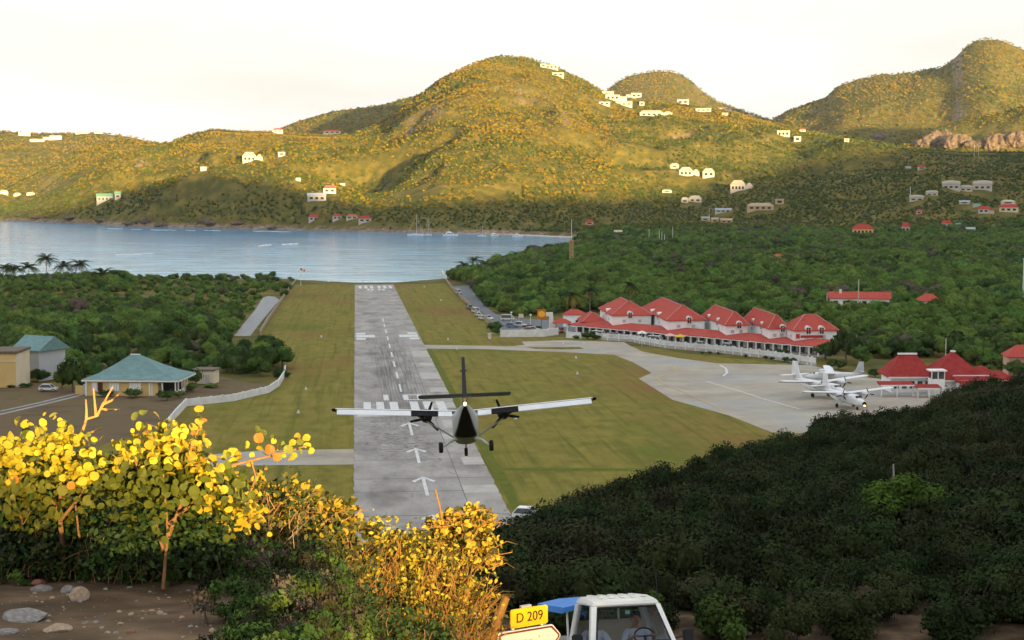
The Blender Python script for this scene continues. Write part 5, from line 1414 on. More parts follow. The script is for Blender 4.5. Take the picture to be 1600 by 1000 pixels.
# breaking waves
M_FOAM = mat('foam', [(0.35, (0.62, 0.66, 0.68)), (0.65, (0.86, 0.87, 0.87))], scale=0.3, rough=0.9)
def foam(pts, w, label):
    mb = MB(); n = len(pts); top = []
    rr = random.Random(len(pts) + int(pts[0][0]))
    L0, C0, R0 = [], [], []
    for i, (x, y) in enumerate(pts):
        k = w * (0.35 + 0.65 * math.sin(math.pi * (i + 0.5) / n)) * (0.6 + 0.8 * rr.random())
        L0.append((x, y - k, 0.02)); C0.append((x, y, 0.12 + 0.06 * k)); R0.append((x, y + k * 0.8, 0.02))
    mb.add(L0 + C0 + R0, [(i, i + 1, n + i + 1, n + i) for i in range(n - 1)] + [(n + i, n + i + 1, 2 * n + i + 1, 2 * n + i) for i in range(n - 1)])
    o = mb.build('breaking_wave', M_FOAM, None); tag(o, label, 'wave', kind='stuff')
def sea_pt(px, py):
    d = ray(px, py); k = -CZ / d[2]; return d[0] * k, d[1] * k
def foam_px(a, b, n, w, label, jit=0.35):
    rr = random.Random(int(a[0] * 7 + b[0]))
    foam([sea_pt(a[0] + (b[0] - a[0]) * i / (n - 1), a[1] + (b[1] - a[1]) * i / (n - 1) + rr.uniform(-jit, jit)) for i in range(n)], w, label)
foam_px((404, 384), (424, 382.5), 10, 5, 'left small breaking wave on the reef')
foam_px((440, 382), (466, 381), 12, 6, 'right small breaking wave on the reef')
for i_, (fa, fb, ya, yb_, w_) in enumerate(((168, 192, 357.2, 357.6, 1.2), (205, 222, 358.2, 358.4, 1.0), (236, 275, 359.0, 359.7, 1.5), (290, 306, 359.9, 360.1, 1.0), (318, 345, 360.3, 360.7, 1.2))):
    foam_px((fa, ya), (fb, yb_), 9, w_, ['first', 'second', 'third', 'fourth', 'fifth'][i_] + ' short foam streak from the left along the rocks')
foam_px((395, 361), (455, 362.5), 12, 1.3, 'thin foam line below the headland')
foam_px((180, 398), (240, 396), 14, 2.0, 'soft foam patch in the left bay')
foam_px((468, 439.5), (640, 440), 50, 1.6, 'swash line along the beach at the runway end', 0.25)

# ------------------------------------------------------------------ palms
M_FROND = lm('palm_frond', (0.030, 0.048, 0.012), 0.2, 0.08); M_FRONDY = lm('palm_frond_yellow', (0.22, 0.16, 0.03), 0.2, 0.08)
M_PTRUNK = mat('palm_trunk', [(0.3, (0.16, 0.13, 0.10)), (0.7, (0.28, 0.24, 0.19))], scale=4, rough=0.9)
def frond_mesh(m, droop, L_=3.2):
    mb = MB(); n = 14; spine = []
    for i in range(n + 1):
        u = i / n; spine.append(Vector((u * L_ * (1 - 0.18 * droop * u), 0, L_ * (0.42 * u - (0.42 + 0.5 * droop) * u * u))))
    for i in range(1, n + 1):
        a = spine[i]; d = (spine[i] - spine[i - 1]).normalized()
        ll = 0.85 * math.sin(math.pi * min(1, 0.18 + 0.82 * i / n)) ** 0.7
        for s in (-1, 1):
            tip = a + d * ll * 0.6 + Vector((0, s * ll * 0.8, -ll * 0.45))
            mb.add([a - d * 0.11, a + d * 0.11, tip], [(0, 1, 2)])
    mb.tube(spine, 0.035, 3, cap=False)
    me = mb.mesh('frond'); me.materials.append(m); return me
FR = [frond_mesh(M_FROND, 0.75), frond_mesh(M_FROND, 1.1), frond_mesh(M_FRONDY, 1.5)]
def palm(x, y, z, h, label, group, lean=0.0, yellow=0, seed=0, size=1.0):
    r = random.Random(seed)
    t = thing('palm_tree', label, 'palm', (x, y, z), r.random() * 6.28, group)
    pts = [(lean * h * (u ** 1.6), 0, h * u - 0.3) for u in (0, 0.25, 0.5, 0.75, 1.0)]
    MB().tube(pts, [0.24, 0.19, 0.16, 0.14, 0.12], 6).build('trunk', M_PTRUNK, t)
    n = 17
    for i in range(n):
        o = bpy.data.objects.new('frond', FR[2] if i < yellow else FR[i % 2]); link(o, t)
        o.location = pts[-1]; low = i < yellow
        o.rotation_euler = (r.uniform(-0.2, 0.2), r.uniform(0.0, 0.5) if low else (-0.75 if i % 3 == 0 else -0.1) + r.uniform(-0.2, 0.2), i * 2.399 + r.uniform(-0.2, 0.2))
        o.scale = (size * r.uniform(0.85, 1.1),) * 3
def land1(x, y): return float(land_h(np.array([x]), np.array([y]))[0])
def palm_px(px, ytop, Y, label, group=None, **kw):
    x = (px - 800) / F * Y; z = land1(x, Y); zt = CZ - (ytop + 5 + 4 * kw.get('size', 1.0) - 276) / F * Y
    palm(x, Y, z, max(zt - z - 0.6, 3.0), label, group, seed=int(px * 3 + Y), **kw)
gl = 'palms on the left shore'
for px, yt, Y, lab in ((8, 402, 780, 'palm at the left picture edge of the shore row'), (22, 404, 770, 'second palm from the left in the shore row'), (44, 402, 790, 'third palm from the left in the shore row'), (72, 389, 790, 'tallest palm of the left shore row'), (98, 400, 800, 'palm right of the tallest shore palm'), (124, 398, 790, 'dark round palm towards the right of the shore row'), (160, 412, 770, 'leaning palm second from the right of the shore row'), (177, 414, 760, 'rightmost bushy palm of the left shore row')):
    palm_px(px, yt, Y, lab, gl, size=2.1)
ga = 'palms behind the arcade'
palm_px(894, 446, 560, 'coconut palm with yellow lower fronds behind the red roofed white building', ga, yellow=7, size=1.7)
palm_px(922, 440, 570, 'slim palm second from the left behind the arcade', ga, yellow=4, size=1.5)
palm_px(985, 432, 590, 'slim tall palm behind the highest arcade roof', ga, yellow=3, size=1.5)
palm_px(900, 422, 720, 'yellowing palm top farther back behind the arcade', ga, yellow=8, size=1.7)
gb = 'palms by the bay'
for px, yt, Y, lab in ((742, 392, 860, 'first palm at the right corner of the bay'), (758, 398, 900, 'second palm at the right corner of the bay'), (789, 390, 960, 'palm rising highest beside the bay corner'), (806, 384, 1000, 'thin palm on the bay edge left of the tan tower'), (845, 388, 1010, 'palm just left of the tan tower'), (868, 390, 980, 'low palm next to the tan tower'), (725, 400, 850, 'small palm nearest the beach on the right')):
    palm_px(px, yt, Y, lab, gb, size=1.7)

# ------------------------------------------------------------------ the woods
def jgrid(x0, x1, y0, y1, s, rng):
    gx, gy = np.meshgrid(np.arange(x0, x1, s), np.arange(y0, y1, s))
    x = gx.ravel() + rng.uniform(-0.5, 0.5, gx.size) * s; y = gy.ravel() + rng.uniform(-0.5, 0.5, gx.size) * s
    return x, y
rng = np.random.default_rng(21)
# sight table: highest elevation angle of land nearer than y for each azimuth
_ta = np.linspace(-0.46, 0.46, 460); _ty = np.concatenate([np.arange(200, 1400, 10), np.arange(1400, 4300, 12)])
_tz = land_h(_ty[:, None] * _ta[None, :], np.repeat(_ty[:, None], len(_ta), 1))
_te = np.maximum.accumulate((_tz - CZ) / _ty[:, None], axis=0)
def in_sight(x, y, z, margin):
    ia = np.clip(np.round((x / y - _ta[0]) / (_ta[1] - _ta[0])).astype(int), 0, len(_ta) - 1)
    iy = np.clip(np.searchsorted(_ty, y - 25), 0, len(_ty) - 1)
    return (z - CZ) / y > _te[iy, ia] - margin
def slope_of(x, y):
    h = 6.0
    return np.hypot((land_h(x + h, y) - land_h(x - h, y)) / (2 * h), (land_h(x, y + h) - land_h(x, y - h)) / (2 * h))
# bare scars on the hills
for px, py, r in ((100, 288, 26), (120, 284, 18), (75, 287, 14), (640, 300, 16), (668, 302, 16), (770, 308, 16), (795, 300, 10), (312, 268, 12), (1290, 208, 14), (1335, 262, 10), (872, 268, 8)):
    c = hit(px, py); CLEAR.append((c[0], c[1], r, r))

x1, y1 = jgrid(-1050, 1050, 1380, 2700, 4.4, rng)
k = np.abs(x1 / y1) < 0.385; x1, y1 = x1[k], y1[k]
z1 = land_h(x1, y1)
k = (z1 > 2.2) & (inland(x1, y1) > 9) & in_sight(x1, y1, z1 + 5, 0.003) & keep(x1, y1); x1, y1, z1 = x1[k], y1[k], z1[k]
x2, y2 = jgrid(-1700, 1700, 2700, 4200, 7.6, rng)
k = np.abs(x2 / y2) < 0.385; x2, y2 = x2[k], y2[k]
z2 = land_h(x2, y2)
k = in_sight(x2, y2, z2 + 6, 0.003) & keep(x2, y2); x2, y2, z2 = x2[k], y2[k], z2[k]
xh, yh, zh = np.concatenate([x1, x2]), np.concatenate([y1, y2]), np.concatenate([z1, z2])
sl_h = slope_of(xh, yh)
patch = fbm(xh, yh, 90, 4)
_wp = 800 + F * xh / yh; _wy = 276 - F * (zh - CZ) / yh
drop = ((sl_h > 0.95) & (rng.random(len(xh)) < 0.75)) | ((_wp > 1440) & (_wy > 196) & (_wy < 232) & (yh > 1980) & (yh < 2300) & (rng.random(len(xh)) < 0.8)) | ((patch > 0.19) & (rng.random(len(xh)) < 0.3)) | ((zh < 9) & (yh > 1500) & (xh < 40) & (rng.random(len(xh)) < 0.6))
xh, yh, zh, sl_h, patch = xh[~drop], yh[~drop], zh[~drop], sl_h[~drop], patch[~drop]
n = len(xh)
big = fbm(xh + 500, yh, 60, 3)
s0 = (0.55 + 0.55 * rng.random(n) + 0.7 * np.clip(big, -0.1, 0.4)) * np.where(yh > 2700, 1.1, 0.85) * np.where(rng.random(n) < 0.04, 1.3, 1)
sc = np.stack([s0, s0, s0 * (0.75 + 0.45 * rng.random(n))], 1)
u = rng.random(n) + np.clip(patch, -0.3, 0.3) * 1.3
kd = np.where(u < 0.18, 3, np.where(u < 0.34, 4, np.where(u < 0.78, (rng.random(n) * 3).astype(int), np.where(u < 0.9, 0, 5))))
pg = np.where((xh > 120) & (yh < 2150), np.clip((150 - zh) / 60, 0, 1) * 0.9, np.clip((75 - zh) / 60, 0, 1) * np.where(yh < 2150, 0.85, 0.25))  # greener kinds low down put the slopes' shade into tree colour
kd = np.where(rng.random(n) < pg, np.where(rng.random(n) < 0.5, 3, 4), kd)
print('hill trees', n)
scatter('hillside_woods', np.stack([xh, yh, zh - 0.4], 1), sc, kd, 'far_tree', 'dense dry woodland covering the far hills', 'woods')

# valley floor
xv, yv = jgrid(-120, 640, 360, 1420, 4.3, rng)
xl, yl = jgrid(-330, -20, 300, 860, 4.6, rng)
side = np.concatenate([np.ones(len(xv)), np.zeros(len(xl))]); xv = np.concatenate([xv, xl]); yv = np.concatenate([yv, yl])
tv = xv * RX + yv * RY; latv = xv * RY - yv * RX
k = (np.abs(xv / yv) < 0.37) & np.where(side > 0, latv > 24, latv < -12)
xv, yv, side = xv[k], yv[k], side[k]
zv = land_h(xv, yv)
k = (inland(xv, yv) > 7) & keep(xv, yv) & in_sight(xv, yv, zv + 6, 0.004)
xv, yv, zv, side = xv[k], yv[k], zv[k], side[k]
n = len(xv); pt = fbm(xv, yv, 45, 3); latv = xv * RY - yv * RX; tv = xv * RX + yv * RY
s0 = 0.55 + 0.75 * rng.random(n) ** 1.5 + 1.5 * np.clip(pt, -0.25, 0.4)
s0 = np.where((side == 0) & (tv > 560), s0 * np.where((tv > 690) & (xv / yv < -0.233), 1.0, 0.62), s0)                       # low coastal scrub left
s0 = np.where((side == 0) & (tv < 480), s0 * 1.12, s0)                       # taller wood behind the bungalow
s0 = np.where((side == 1) & (tv > 700) & (latv < 130), s0 * 1.2, s0)
s0 = np.clip(s0, 0.3, 1.7)
dropv = (side == 0) & (tv > 540) & (xv / yv > -0.25) & (pt > 0.03) & (rng.random(n) < 0.6)
# the first rank behind the arcade stays lower than its roofs
u = rng.random(n) * 0.7 + 0.15 + fbm(xv + 300, yv, 30, 3) * 1.2
kd = np.where(u < 0.42, np.where(rng.random(n) < 0.5, 0, 1), np.where(u < 0.62, 3, np.where(u < 0.74, 4, np.where(u < 0.965, np.where(rng.random(n) < 0.5, 2, 5), 6))))
kd = np.where((side == 0) & (tv < 470) & (rng.random(n) < 0.6), 2, kd)
sel = ~dropv; xv, yv, zv, s0, kd, side = xv[sel], yv[sel], zv[sel], s0[sel], kd[sel], side[sel]
n = len(xv); print('valley trees', n)
order = np.argsort(yv / (0.4 + s0)); one = order[:296]; rest = order[296:]
TRUNKS = []
for i in range(3):
    mb = MB(); rr = random.Random(i)
    mb.tube([(0, 0, -0.5), (0.08, 0.05, 1.2), (0.15, -0.05, 2.4)], [0.2, 0.16, 0.1], 6)
    for kx in range(4):
        an = kx * 1.57 + rr.random(); mb.tube([(0.1, 0, 1.1 + 0.2 * kx), (math.cos(an) * 1.0, math.sin(an) * 1.0, 2.0 + 0.2 * kx)], [0.09, 0.04], 4)
    me = mb.mesh('trunk'); me.materials.append(M_TRUNK); TRUNKS.append(me)
KINDN = ['green', 'green', 'dark green', 'green', 'fresh green', 'dark green', 'grey bare']
for i in one:
    ti = xv[i] * RX + yv[i] * RY; ai = 800 + F * xv[i] / yv[i]
    if side[i] == 0: where = ('close behind the yellow houses' if ti < 400 else 'in the middle of the left wood' if ti < 470 else 'far back in the left wood') if ai < 300 else 'beside the left road and white wall'
    else: where = 'behind the car park' if ai < 900 else 'behind the left half of the arcade' if ai < 1100 else 'behind the right half of the arcade' if ai < 1310 else 'behind the terminal'
    kn = ('tall ' if s0[i] > 1.25 else 'low ' if s0[i] < 0.85 else '') + KINDN[kd[i]]
    t = thing('tree', '%s crowned tree %s' % (kn, where), 'tree', (xv[i], yv[i], zv[i]), rng.random() * 6.28, '%s trees %s' % (kn, where), float(s0[i]))
    link(bpy.data.objects.new('crown', VALLEY[kd[i]]), t); link(bpy.data.objects.new('trunk', TRUNKS[int(i) % 3]), t)
s1 = s0[rest]
scatter('valley_woods', np.stack([xv[rest], yv[rest], zv[rest] - 0.4], 1), np.stack([s1, s1, s1 * rng.uniform(0.8, 1.25, len(rest))], 1), kd[rest], 'valley_tree', 'green valley woodland behind the airfield', 'woods')

# garden shrubs by the houses, arcade and walls
SHRUBS = [crown_mesh('shrub_crown', 300 + i, M_LEAF[kx], 0.9, 0.9, 0.35, 7, 0.55, 60, 0.22, core=0.66) for i, kx in enumerate(['deep', 'green', 'fresh'])]
def shrub(px, py, wpx, v, label, hs=1.0, group=None, loc=None):
    w = loc if loc is not None else A(*G(px, py)); s = wpx * w[1] / F / 1.95
    t = thing('shrub', label, 'shrub', w, px % 6.28, group); t.scale = (s, s, s * hs)
    link(bpy.data.objects.new('foliage', SHRUBS[v]), t)
    me = MB().tube([(0, 0, -0.2), (0.05, 0, 0.6)], [0.08, 0.05], 5).mesh('stem'); me.materials.append(M_TRUNK); link(bpy.data.objects.new('stem', me), t)
for a in ((113, 612, 46, 0, 'tall dark tree-like shrub between the two yellow houses', 1.9), (97, 607, 30, 1, 'green shrub left half of the clump between the houses', 1.6), (132, 606, 26, 0, 'dark shrub at the right of the clump between the houses', 1.2),
          (60, 598, 38, 0, 'dark rounded shrub before the tall teal gabled house', 0.9), (42, 606, 24, 0, 'low shrub at the foot of the yellow block', 0.5), (15, 606, 22, 0, 'low shrub left at the foot of the yellow block', 0.4),
          (168, 620, 30, 0, 'dark shrub under the left bungalow windows', 0.6), (212, 622, 34, 0, 'dark shrub under the middle bungalow windows', 0.75), (262, 626, 34, 0, 'dark shrub before the bungalow veranda', 0.8), (280, 622, 24, 1, 'green shrub right of the veranda shrub', 0.8),
          (306, 603, 32, 0, 'dark tree-like shrub beside the veranda end', 1.4), (300, 612, 26, 1, 'green shrub below the veranda end', 0.9), (330, 606, 26, 2, 'bright green low shrub in the garden lawn', 0.4), (400, 612, 14, 1, 'small shrub by the curving white wall', 0.5),
          (768, 518, 34, 0, 'dark hedge bush at the end of the tan stone wall', 0.75), (778, 523, 24, 0, 'dark hedge bush against the car park wall', 0.8), (840, 515, 18, 1, 'green planting in the car park', 0.5), (826, 513, 18, 1, 'green planting left in the car park', 0.5),
          (918, 530, 30, 0, 'dark bush between the short white wall and the picket fence', 0.7), (931, 531, 24, 0, 'dark bush touching the picket fence start', 0.6), (900, 530, 16, 1, 'small bush on the short wall', 0.6),
          (1098, 553, 7, 0, 'first tiny shrub along the fence plinth', 0.9), (1110, 554, 8, 0, 'second tiny shrub along the fence plinth', 1.1), (1123, 555, 8, 0, 'third tiny shrub along the fence plinth', 1.1), (1164, 559, 9, 0, 'fourth tiny shrub along the fence plinth', 1.0), (1196, 562, 10, 0, 'fifth tiny shrub along the fence plinth', 1.0), (1206, 563, 10, 0, 'sixth tiny shrub along the fence plinth', 1.0), (1226, 565, 16, 0, 'wider shrub along the fence plinth', 0.8), (1240, 567, 16, 0, 'last wide shrub along the fence plinth', 0.8),
          (1195, 551, 22, 0, 'dark hedge on the arcade terrace left part', 0.4), (1222, 553, 26, 0, 'dark hedge on the arcade terrace middle', 0.45), (1290, 562, 46, 0, 'large dark tree hiding the right end of the arcade', 0.95), (1322, 565, 50, 0, 'large dark tree right of the arcade end', 1.6), (1345, 570, 40, 1, 'green tree between arcade and parked aircraft', 1.2), (1310, 578, 34, 0, 'dark bush behind the parked aircraft', 0.8),
          (1368, 590, 26, 0, 'dark bush left of the terminal', 0.9), (1390, 560, 44, 0, 'dark tree behind the left terminal pavilion', 1.3), (1440, 555, 50, 0, 'dark tree behind the middle of the terminal', 1.2), (1500, 560, 60, 0, 'dark tree behind the main terminal roof', 1.2), (1560, 570, 60, 0, 'dark tree at the right behind the terminal', 1.3), (1420, 545, 40, 1, 'green tree far behind the terminal', 1.3), (1585, 590, 44, 0, 'dark tree beside the right picture edge house', 1.0)):
    shrub(*a)

# ------------------------------------------------------------------ aircraft
M_ACW = mat('aircraft_white', (0.70, 0.71, 0.72), scale=0.8, rough=0.35, spec=0.4)
M_ACG = mat('aircraft_grey', [(0.3, (0.38, 0.41, 0.44)), (0.7, (0.50, 0.53, 0.55))], scale=0.8, rough=0.4)
M_ACB = mat('aircraft_black', (0.007, 0.007, 0.009), rough=0.75, spec=0.1)
M_ACD = mat('aircraft_dark_blue', (0.030, 0.034, 0.042), rough=0.45)
M_BELLY = mat('aircraft_belly', (0.15, 0.135, 0.12), rough=0.5)
M_ORG = mat('aircraft_orange', (0.50, 0.20, 0.03), rough=0.45)
M_BEACON = mat('beacon_lamp', (0.9, 0.5, 0.2), emit=((1.0, 0.62, 0.25), 6.0))
M_LANDL = mat('landing_lamp', (0.9, 0.6, 0.3), emit=((1.0, 0.55, 0.15), 5.0))
ST = [(7.1, .10, 1.52, 1.72), (6.8, .30, 1.30, 1.92), (6.1, .55, 1.10, 2.12), (5.2, .73, .98, 2.35), (4.3, .90, .92, 2.74), (3.4, .95, .90, 2.90), (0.5, .95, .90, 2.92), (-2.6, .95, .90, 2.92), (-4.4, .72, 1.30, 2.90), (-6.2, .48, 1.85, 2.88), (-7.6, .26, 2.30, 2.84), (-8.6, .10, 2.55, 2.76)]
def ring_pt(w, zb, zt, an, y):
    e = 0.62; c, s = math.cos(an), math.sin(an); zc = (zb + zt) / 2; hz = (zt - zb) / 2
    return (math.copysign(abs(c) ** e, c) * w, y, zc + math.copysign(abs(s) ** e, s) * hz)
def airplane(label, loc, rot, up, belly, fin, stab, flapdark, scale=1.0, group=None, lamp=None, wingm=None, engines=True):
    t = thing('airplane', label, 'airplane', loc, 0, group, scale); t.rotation_euler = rot
    wingm = wingm or M_ACW
    def part(a0, a1, nm, m, ST=ST):
        mb = MB(); n = 12
        rings = [[ring_pt(w, zb, zt, a0 + (a1 - a0) * k / n, y) for k in range(n + 1)] for y, w, zb, zt in ST]
        mb.loft(rings, cap=False, close=False)
        mb.add(rings[0], [tuple(range(n + 1))]); mb.add(rings[-1], [tuple(range(n + 1))])
        return mb.build(nm, m, t, smooth=True)
    fus = part(R(-38), R(218), 'fuselage', up); part(R(218), R(322), 'belly', M_BELLY if belly is M_ACB else belly)
    if belly is M_ACB: part(R(228), R(312), 'tail_underside', M_ACB, [(y_, w_ + 0.012, zb_ - 0.02, zt_ + 0.01) for y_, w_, zb_, zt_ in ST[7:]])
    for s in (-1, 1):
        for k in range(6): MB().box((s * 0.875, 2.4 - k * 1.0, 2.25), (0.04, 0.5, 0.42)).build('window', M_PANE, fus)
        MB().box((s * 0.34, 4.62, 2.56), (0.58, 0.5, 0.42), rx=R(-42)).build('windscreen', M_PANE, fus)
    # wing, with dihedral
    def foil(x, c, y0, z0, th):
        prof = [(0.5, 0), (0.42, 0.6), (0.2, 1.0), (-0.2, 0.7), (-0.5, 0.05), (-0.2, -0.35), (0.2, -0.45), (0.42, -0.3)]
        return [(x, y0 + u * c, z0 + v * th) for u, v in prof]
    for s in (-1, 1):
        rings = [foil(s * x, 1.98, 0.6, 3.0 + x * 0.062, 0.17) for x in (0.0, 3, 6, 9.55)]
        w = MB().loft(rings).build('wing', wingm, t, smooth=True)
        MB().loft([foil(s * 9.56, 1.98, 0.6, 3.0 + 9.56 * 0.062, 0.17), foil(s * 9.85, 1.5, 0.55, 3.0 + 9.8 * 0.062, 0.12)]).build('wing_tip', M_ACB if flapdark else wingm, t)
        for x0, x1, dk in ((0.95, 1.95, False), (1.97, 3.95, True), (3.97, 9.4, False)):
            m = M_ACB if (dk and flapdark) else wingm
            zz = lambda x: 2.97 + x * 0.062
            MB().add([(s * x0, -0.42, zz(x0)), (s * x1, -0.42, zz(x1)), (s * x1, -1.12, zz(x1) - 0.42), (s * x0, -1.12, zz(x0) - 0.42), (s * x0, -0.40, zz(x0) - 0.10), (s * x1, -0.40, zz(x1) - 0.10), (s * x1, -1.10, zz(x1) - 0.47), (s * x0, -1.10, zz(x0) - 0.47)],
                     [(0, 1, 2, 3), (7, 6, 5, 4), (0, 4, 5, 1), (1, 5, 6, 2), (2, 6, 7, 3), (3, 7, 4, 0)]).build('flap', m, w)
        # engine
        xe = s * 2.9
        rings = [[(xe + math.cos(a_) * rr, y, 2.95 + math.sin(a_) * rr * 1.05 + dz) for a_ in np.linspace(0, 2 * math.pi, 13)[:-1]] for y, rr, dz in ((3.25, 0.2, 0.02), (3.0, 0.36, 0), (2.0, 0.46, 0), (0.6, 0.46, -0.03), (-0.5, 0.30, -0.22), (-1.0, 0.14, -0.32))]
        ng = MB().loft(rings).build('engine_nacelle', M_ACB if flapdark else wingm, t, smooth=True)
        MB().ball((xe, 3.42, 2.97), 0.2, 8, 6, (1, 1.5, 1)).build('spinner', M_ACG, ng)
        for k in range(3):
            an = R(90 + 120 * k + 20 * s); d = Vector((math.cos(an), 0, math.sin(an))); q = Vector((-d.z, 0, d.x)) * 0.11
            o_ = Vector((xe, 3.42, 2.97))
            MB().add([o_ + d * 0.15 - q * 0.6 + Vector((0, 0.03, 0)), o_ + d * 0.15 + q * 0.6, o_ + d * 0.7 + q, o_ + d * 1.28 + q * 0.7, o_ + d * 1.28 - q * 0.7, o_ + d * 0.7 - q + Vector((0, 0.05, 0))], [(0, 1, 2, 5), (5, 2, 3, 4)]).build('propeller_blade', M_ACB, ng)
        MB().tube([(s * 0.82, 0.45, 1.12), (s * 3.9, 0.6, 3.16)], 0.07, 6).build('strut', M_ACG, t)
        # landing gear
        lg = MB().tube([(s * 0.62, -0.3, 1.05), (s * 1.15, -0.35, 0.86), (s * 1.72, -0.35, 0.42)], [0.15, 0.12, 0.09], 7).build('landing_gear', M_ACW, t, smooth=True)
        MB().tube([(s * 1.70, -0.35, 0.40), (s * 1.74, -0.35, 0.40), (s * 1.98, -0.35, 0.40), (s * 2.02, -0.35, 0.40)], [0.30, 0.40, 0.40, 0.30], 16).build('wheel', M_TYRE, lg)
    ngear = MB().tube([(0, 4.1, 1.05), (0, 4.15, 0.35)], 0.08, 7).build('nose_gear', up, t)
    MB().tube([(-0.13, 4.15, 0.33), (-0.09, 4.15, 0.33), (0.09, 4.15, 0.33), (0.13, 4.15, 0.33)], [0.24, 0.33, 0.33, 0.24], 14).build('wheel', M_TYRE, ngear)
    # tail
    fp = [(-5.9, 2.85), (-6.9, 3.7), (-7.7, 5.95), (-9.0, 5.95), (-9.15, 3.2), (-8.6, 2.7)]
    mb = MB(); vs = []
    for y, z in fp:
        th = 0.16 if z < 4 else 0.11
        vs.append((-th, y, z))
    for y, z in fp:
        th = 0.16 if z < 4 else 0.11
        vs.append((th, y, z))
    nf = len(fp); mb.add(vs, [tuple(range(nf)), tuple(range(2 * nf - 1, nf - 1, -1))] + [(i, (i + 1) % nf, nf + (i + 1) % nf, nf + i) for i in range(nf)])
    fo = mb.build('tail_fin', fin, t)
    MB().box((0, -9.02, 5.0), (0.5, 0.18, 0.07)).build('fin_antenna', fin, fo)
    MB().box((0, -8.35, 3.35), (6.4, 1.25, 0.15)).build('tailplane', stab, t, bevel=0.05)
    MB().ball((0, -8.95, 2.72), 0.10 if lamp else 0.06).build('beacon', M_BEACON if lamp == 'beacon' else M_ACW, t)
    if lamp == 'nose': MB().ball((0.1, 6.95, 1.25), 0.16).build('landing_light', M_LANDL, t)
    return t
PD = 122.0
_pc = ray(727, 664); _pc = np.array([0, 0, CZ]) + _pc / _pc[1] * PD
PROT = (R(-13.5), R(-2.2), R(2.2))
_pm = Matrix.Translation(_pc) @ __import__('mathutils').Euler(PROT).to_matrix().to_4x4() @ Matrix.Translation((0, 0.3, -2.0))
airplane('twin engined high wing airplane landing toward the runway, seen from behind', _pm.translation, PROT, M_ACG, M_ACB, M_ACD, M_ACD, True, lamp='beacon')
def parked(px, py, yaw, label, sc, up, belly, fin, stab, lamp=None):
    p = G(px, py); w = A(p[0], p[1], 0.08)
    return airplane(label, w, (0, 0, PHI + yaw), up, belly, fin, stab, False, sc, 'parked airplanes', lamp)
parked(1284, 621, R(180 + 22), 'white parked airplane with orange belly stripe, wings spread over the apron', 1.0, M_ACW, M_ORG, M_ACW, M_ACW)
o = parked(1322, 637, R(180 + 14), 'nearest parked white airplane with dark nose and a lit lamp', 0.9, M_ACW, M_ACW, M_ACW, M_ACW, 'nose')
MB().ball((0, 6.7, 1.55), 0.42, 10, 6, (1, 1.2, 1)).build('nose_cone', M_ACB, o)
parked(1298, 598, R(78), 'smaller parked airplane hidden behind the other two, tail to the right', 0.72, M_ACW, M_ACG, M_ACG, M_ACG)

# ------------------------------------------------------------------ scrub on the near slope
def twig_tris(rng, n, r, h, w=0.009):
    V = []; Q = []
    for i in range(n):
        a = rng.random() * 6.283; l = rng.uniform(0.5, 1.0); b = np.array([rng.normal() * 0.12 * r, rng.normal() * 0.12 * r, 0])
        e = np.array([math.cos(a) * r * l, math.sin(a) * r * l, h * rng.uniform(0.6, 1.1)])
        m_ = (b + e) / 2 + np.array([0, 0, 0.15 * h]); s = np.array([-math.sin(a), math.cos(a), 0]) * w
        k = len(V); V += [b - s, b + s, m_ + s * 0.7, m_ - s * 0.7, e + s * 0.3, e - s * 0.3]; Q += [(k, k + 1, k + 2, k + 3), (k + 3, k + 2, k + 4, k + 5)]
    return np.array(V), np.array(Q)
M_DTWIG = mat('dark_twig', (0.06, 0.05, 0.04), rough=0.9)
def scrub_mesh(seed, mkey, per=150, size=0.13, nl=8, core=0.55):
    rr = np.random.default_rng(seed)
    v, q, lb = crown_data(seed, 0.75, 0.95, 0.15, nl, 0.42, per, size, up=0.25, flat=0.9)
    tv, tq = twig_tris(rr, 14, 1.0, 1.2)
    nleaf = len(q)
    cv, cq = core_quads(lb, core, flat=0.9)
    v, q = merge((v, q), (cv, cq), (tv, tq))
    me = np_mesh('scrub_bush', v, q, M_LEAF[mkey]); me.materials.append(M_DTWIG)
    mi = np.zeros(len(q), np.int32); mi[nleaf + len(cq):] = 1
    me.polygons.foreach_set('material_index', mi)
    return me
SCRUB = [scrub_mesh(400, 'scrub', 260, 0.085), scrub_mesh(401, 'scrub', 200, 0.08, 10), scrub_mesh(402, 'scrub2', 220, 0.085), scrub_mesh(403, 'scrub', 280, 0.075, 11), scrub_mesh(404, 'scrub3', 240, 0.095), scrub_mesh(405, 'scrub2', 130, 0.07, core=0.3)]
proto_set('scrub', SCRUB)
xs_, ys_ = jgrid(-16, 62, 32.5, 150, 1.05, rng)
a_ = xs_ / ys_
k = (a_ > -0.13) & (a_ < 0.40) & (ys_ < np.interp(a_, *CREST) + 7)
xs_, ys_ = xs_[k], ys_[k]; zs_ = land_h(xs_, ys_)
pt = fbm(xs_, ys_, 7, 3); n = len(xs_)
s0 = np.clip(0.75 + 0.5 * rng.random(n) + 1.1 * pt, 0.4, 1.7) * np.clip(0.85 + (ys_ - 33) * 0.04, 0.85, 1.0)
u = rng.random(n) * 0.6 + 0.18 + pt * 0.5 + fbm(xs_ + 70, ys_, 16, 3) * 1.1
kd = np.where(u < 0.25, 0, np.where(u < 0.45, 1, np.where(u < 0.6, 3, np.where(u < 0.78, 2, np.where(u < 0.9, 4, 5)))))
print('scrub', n)
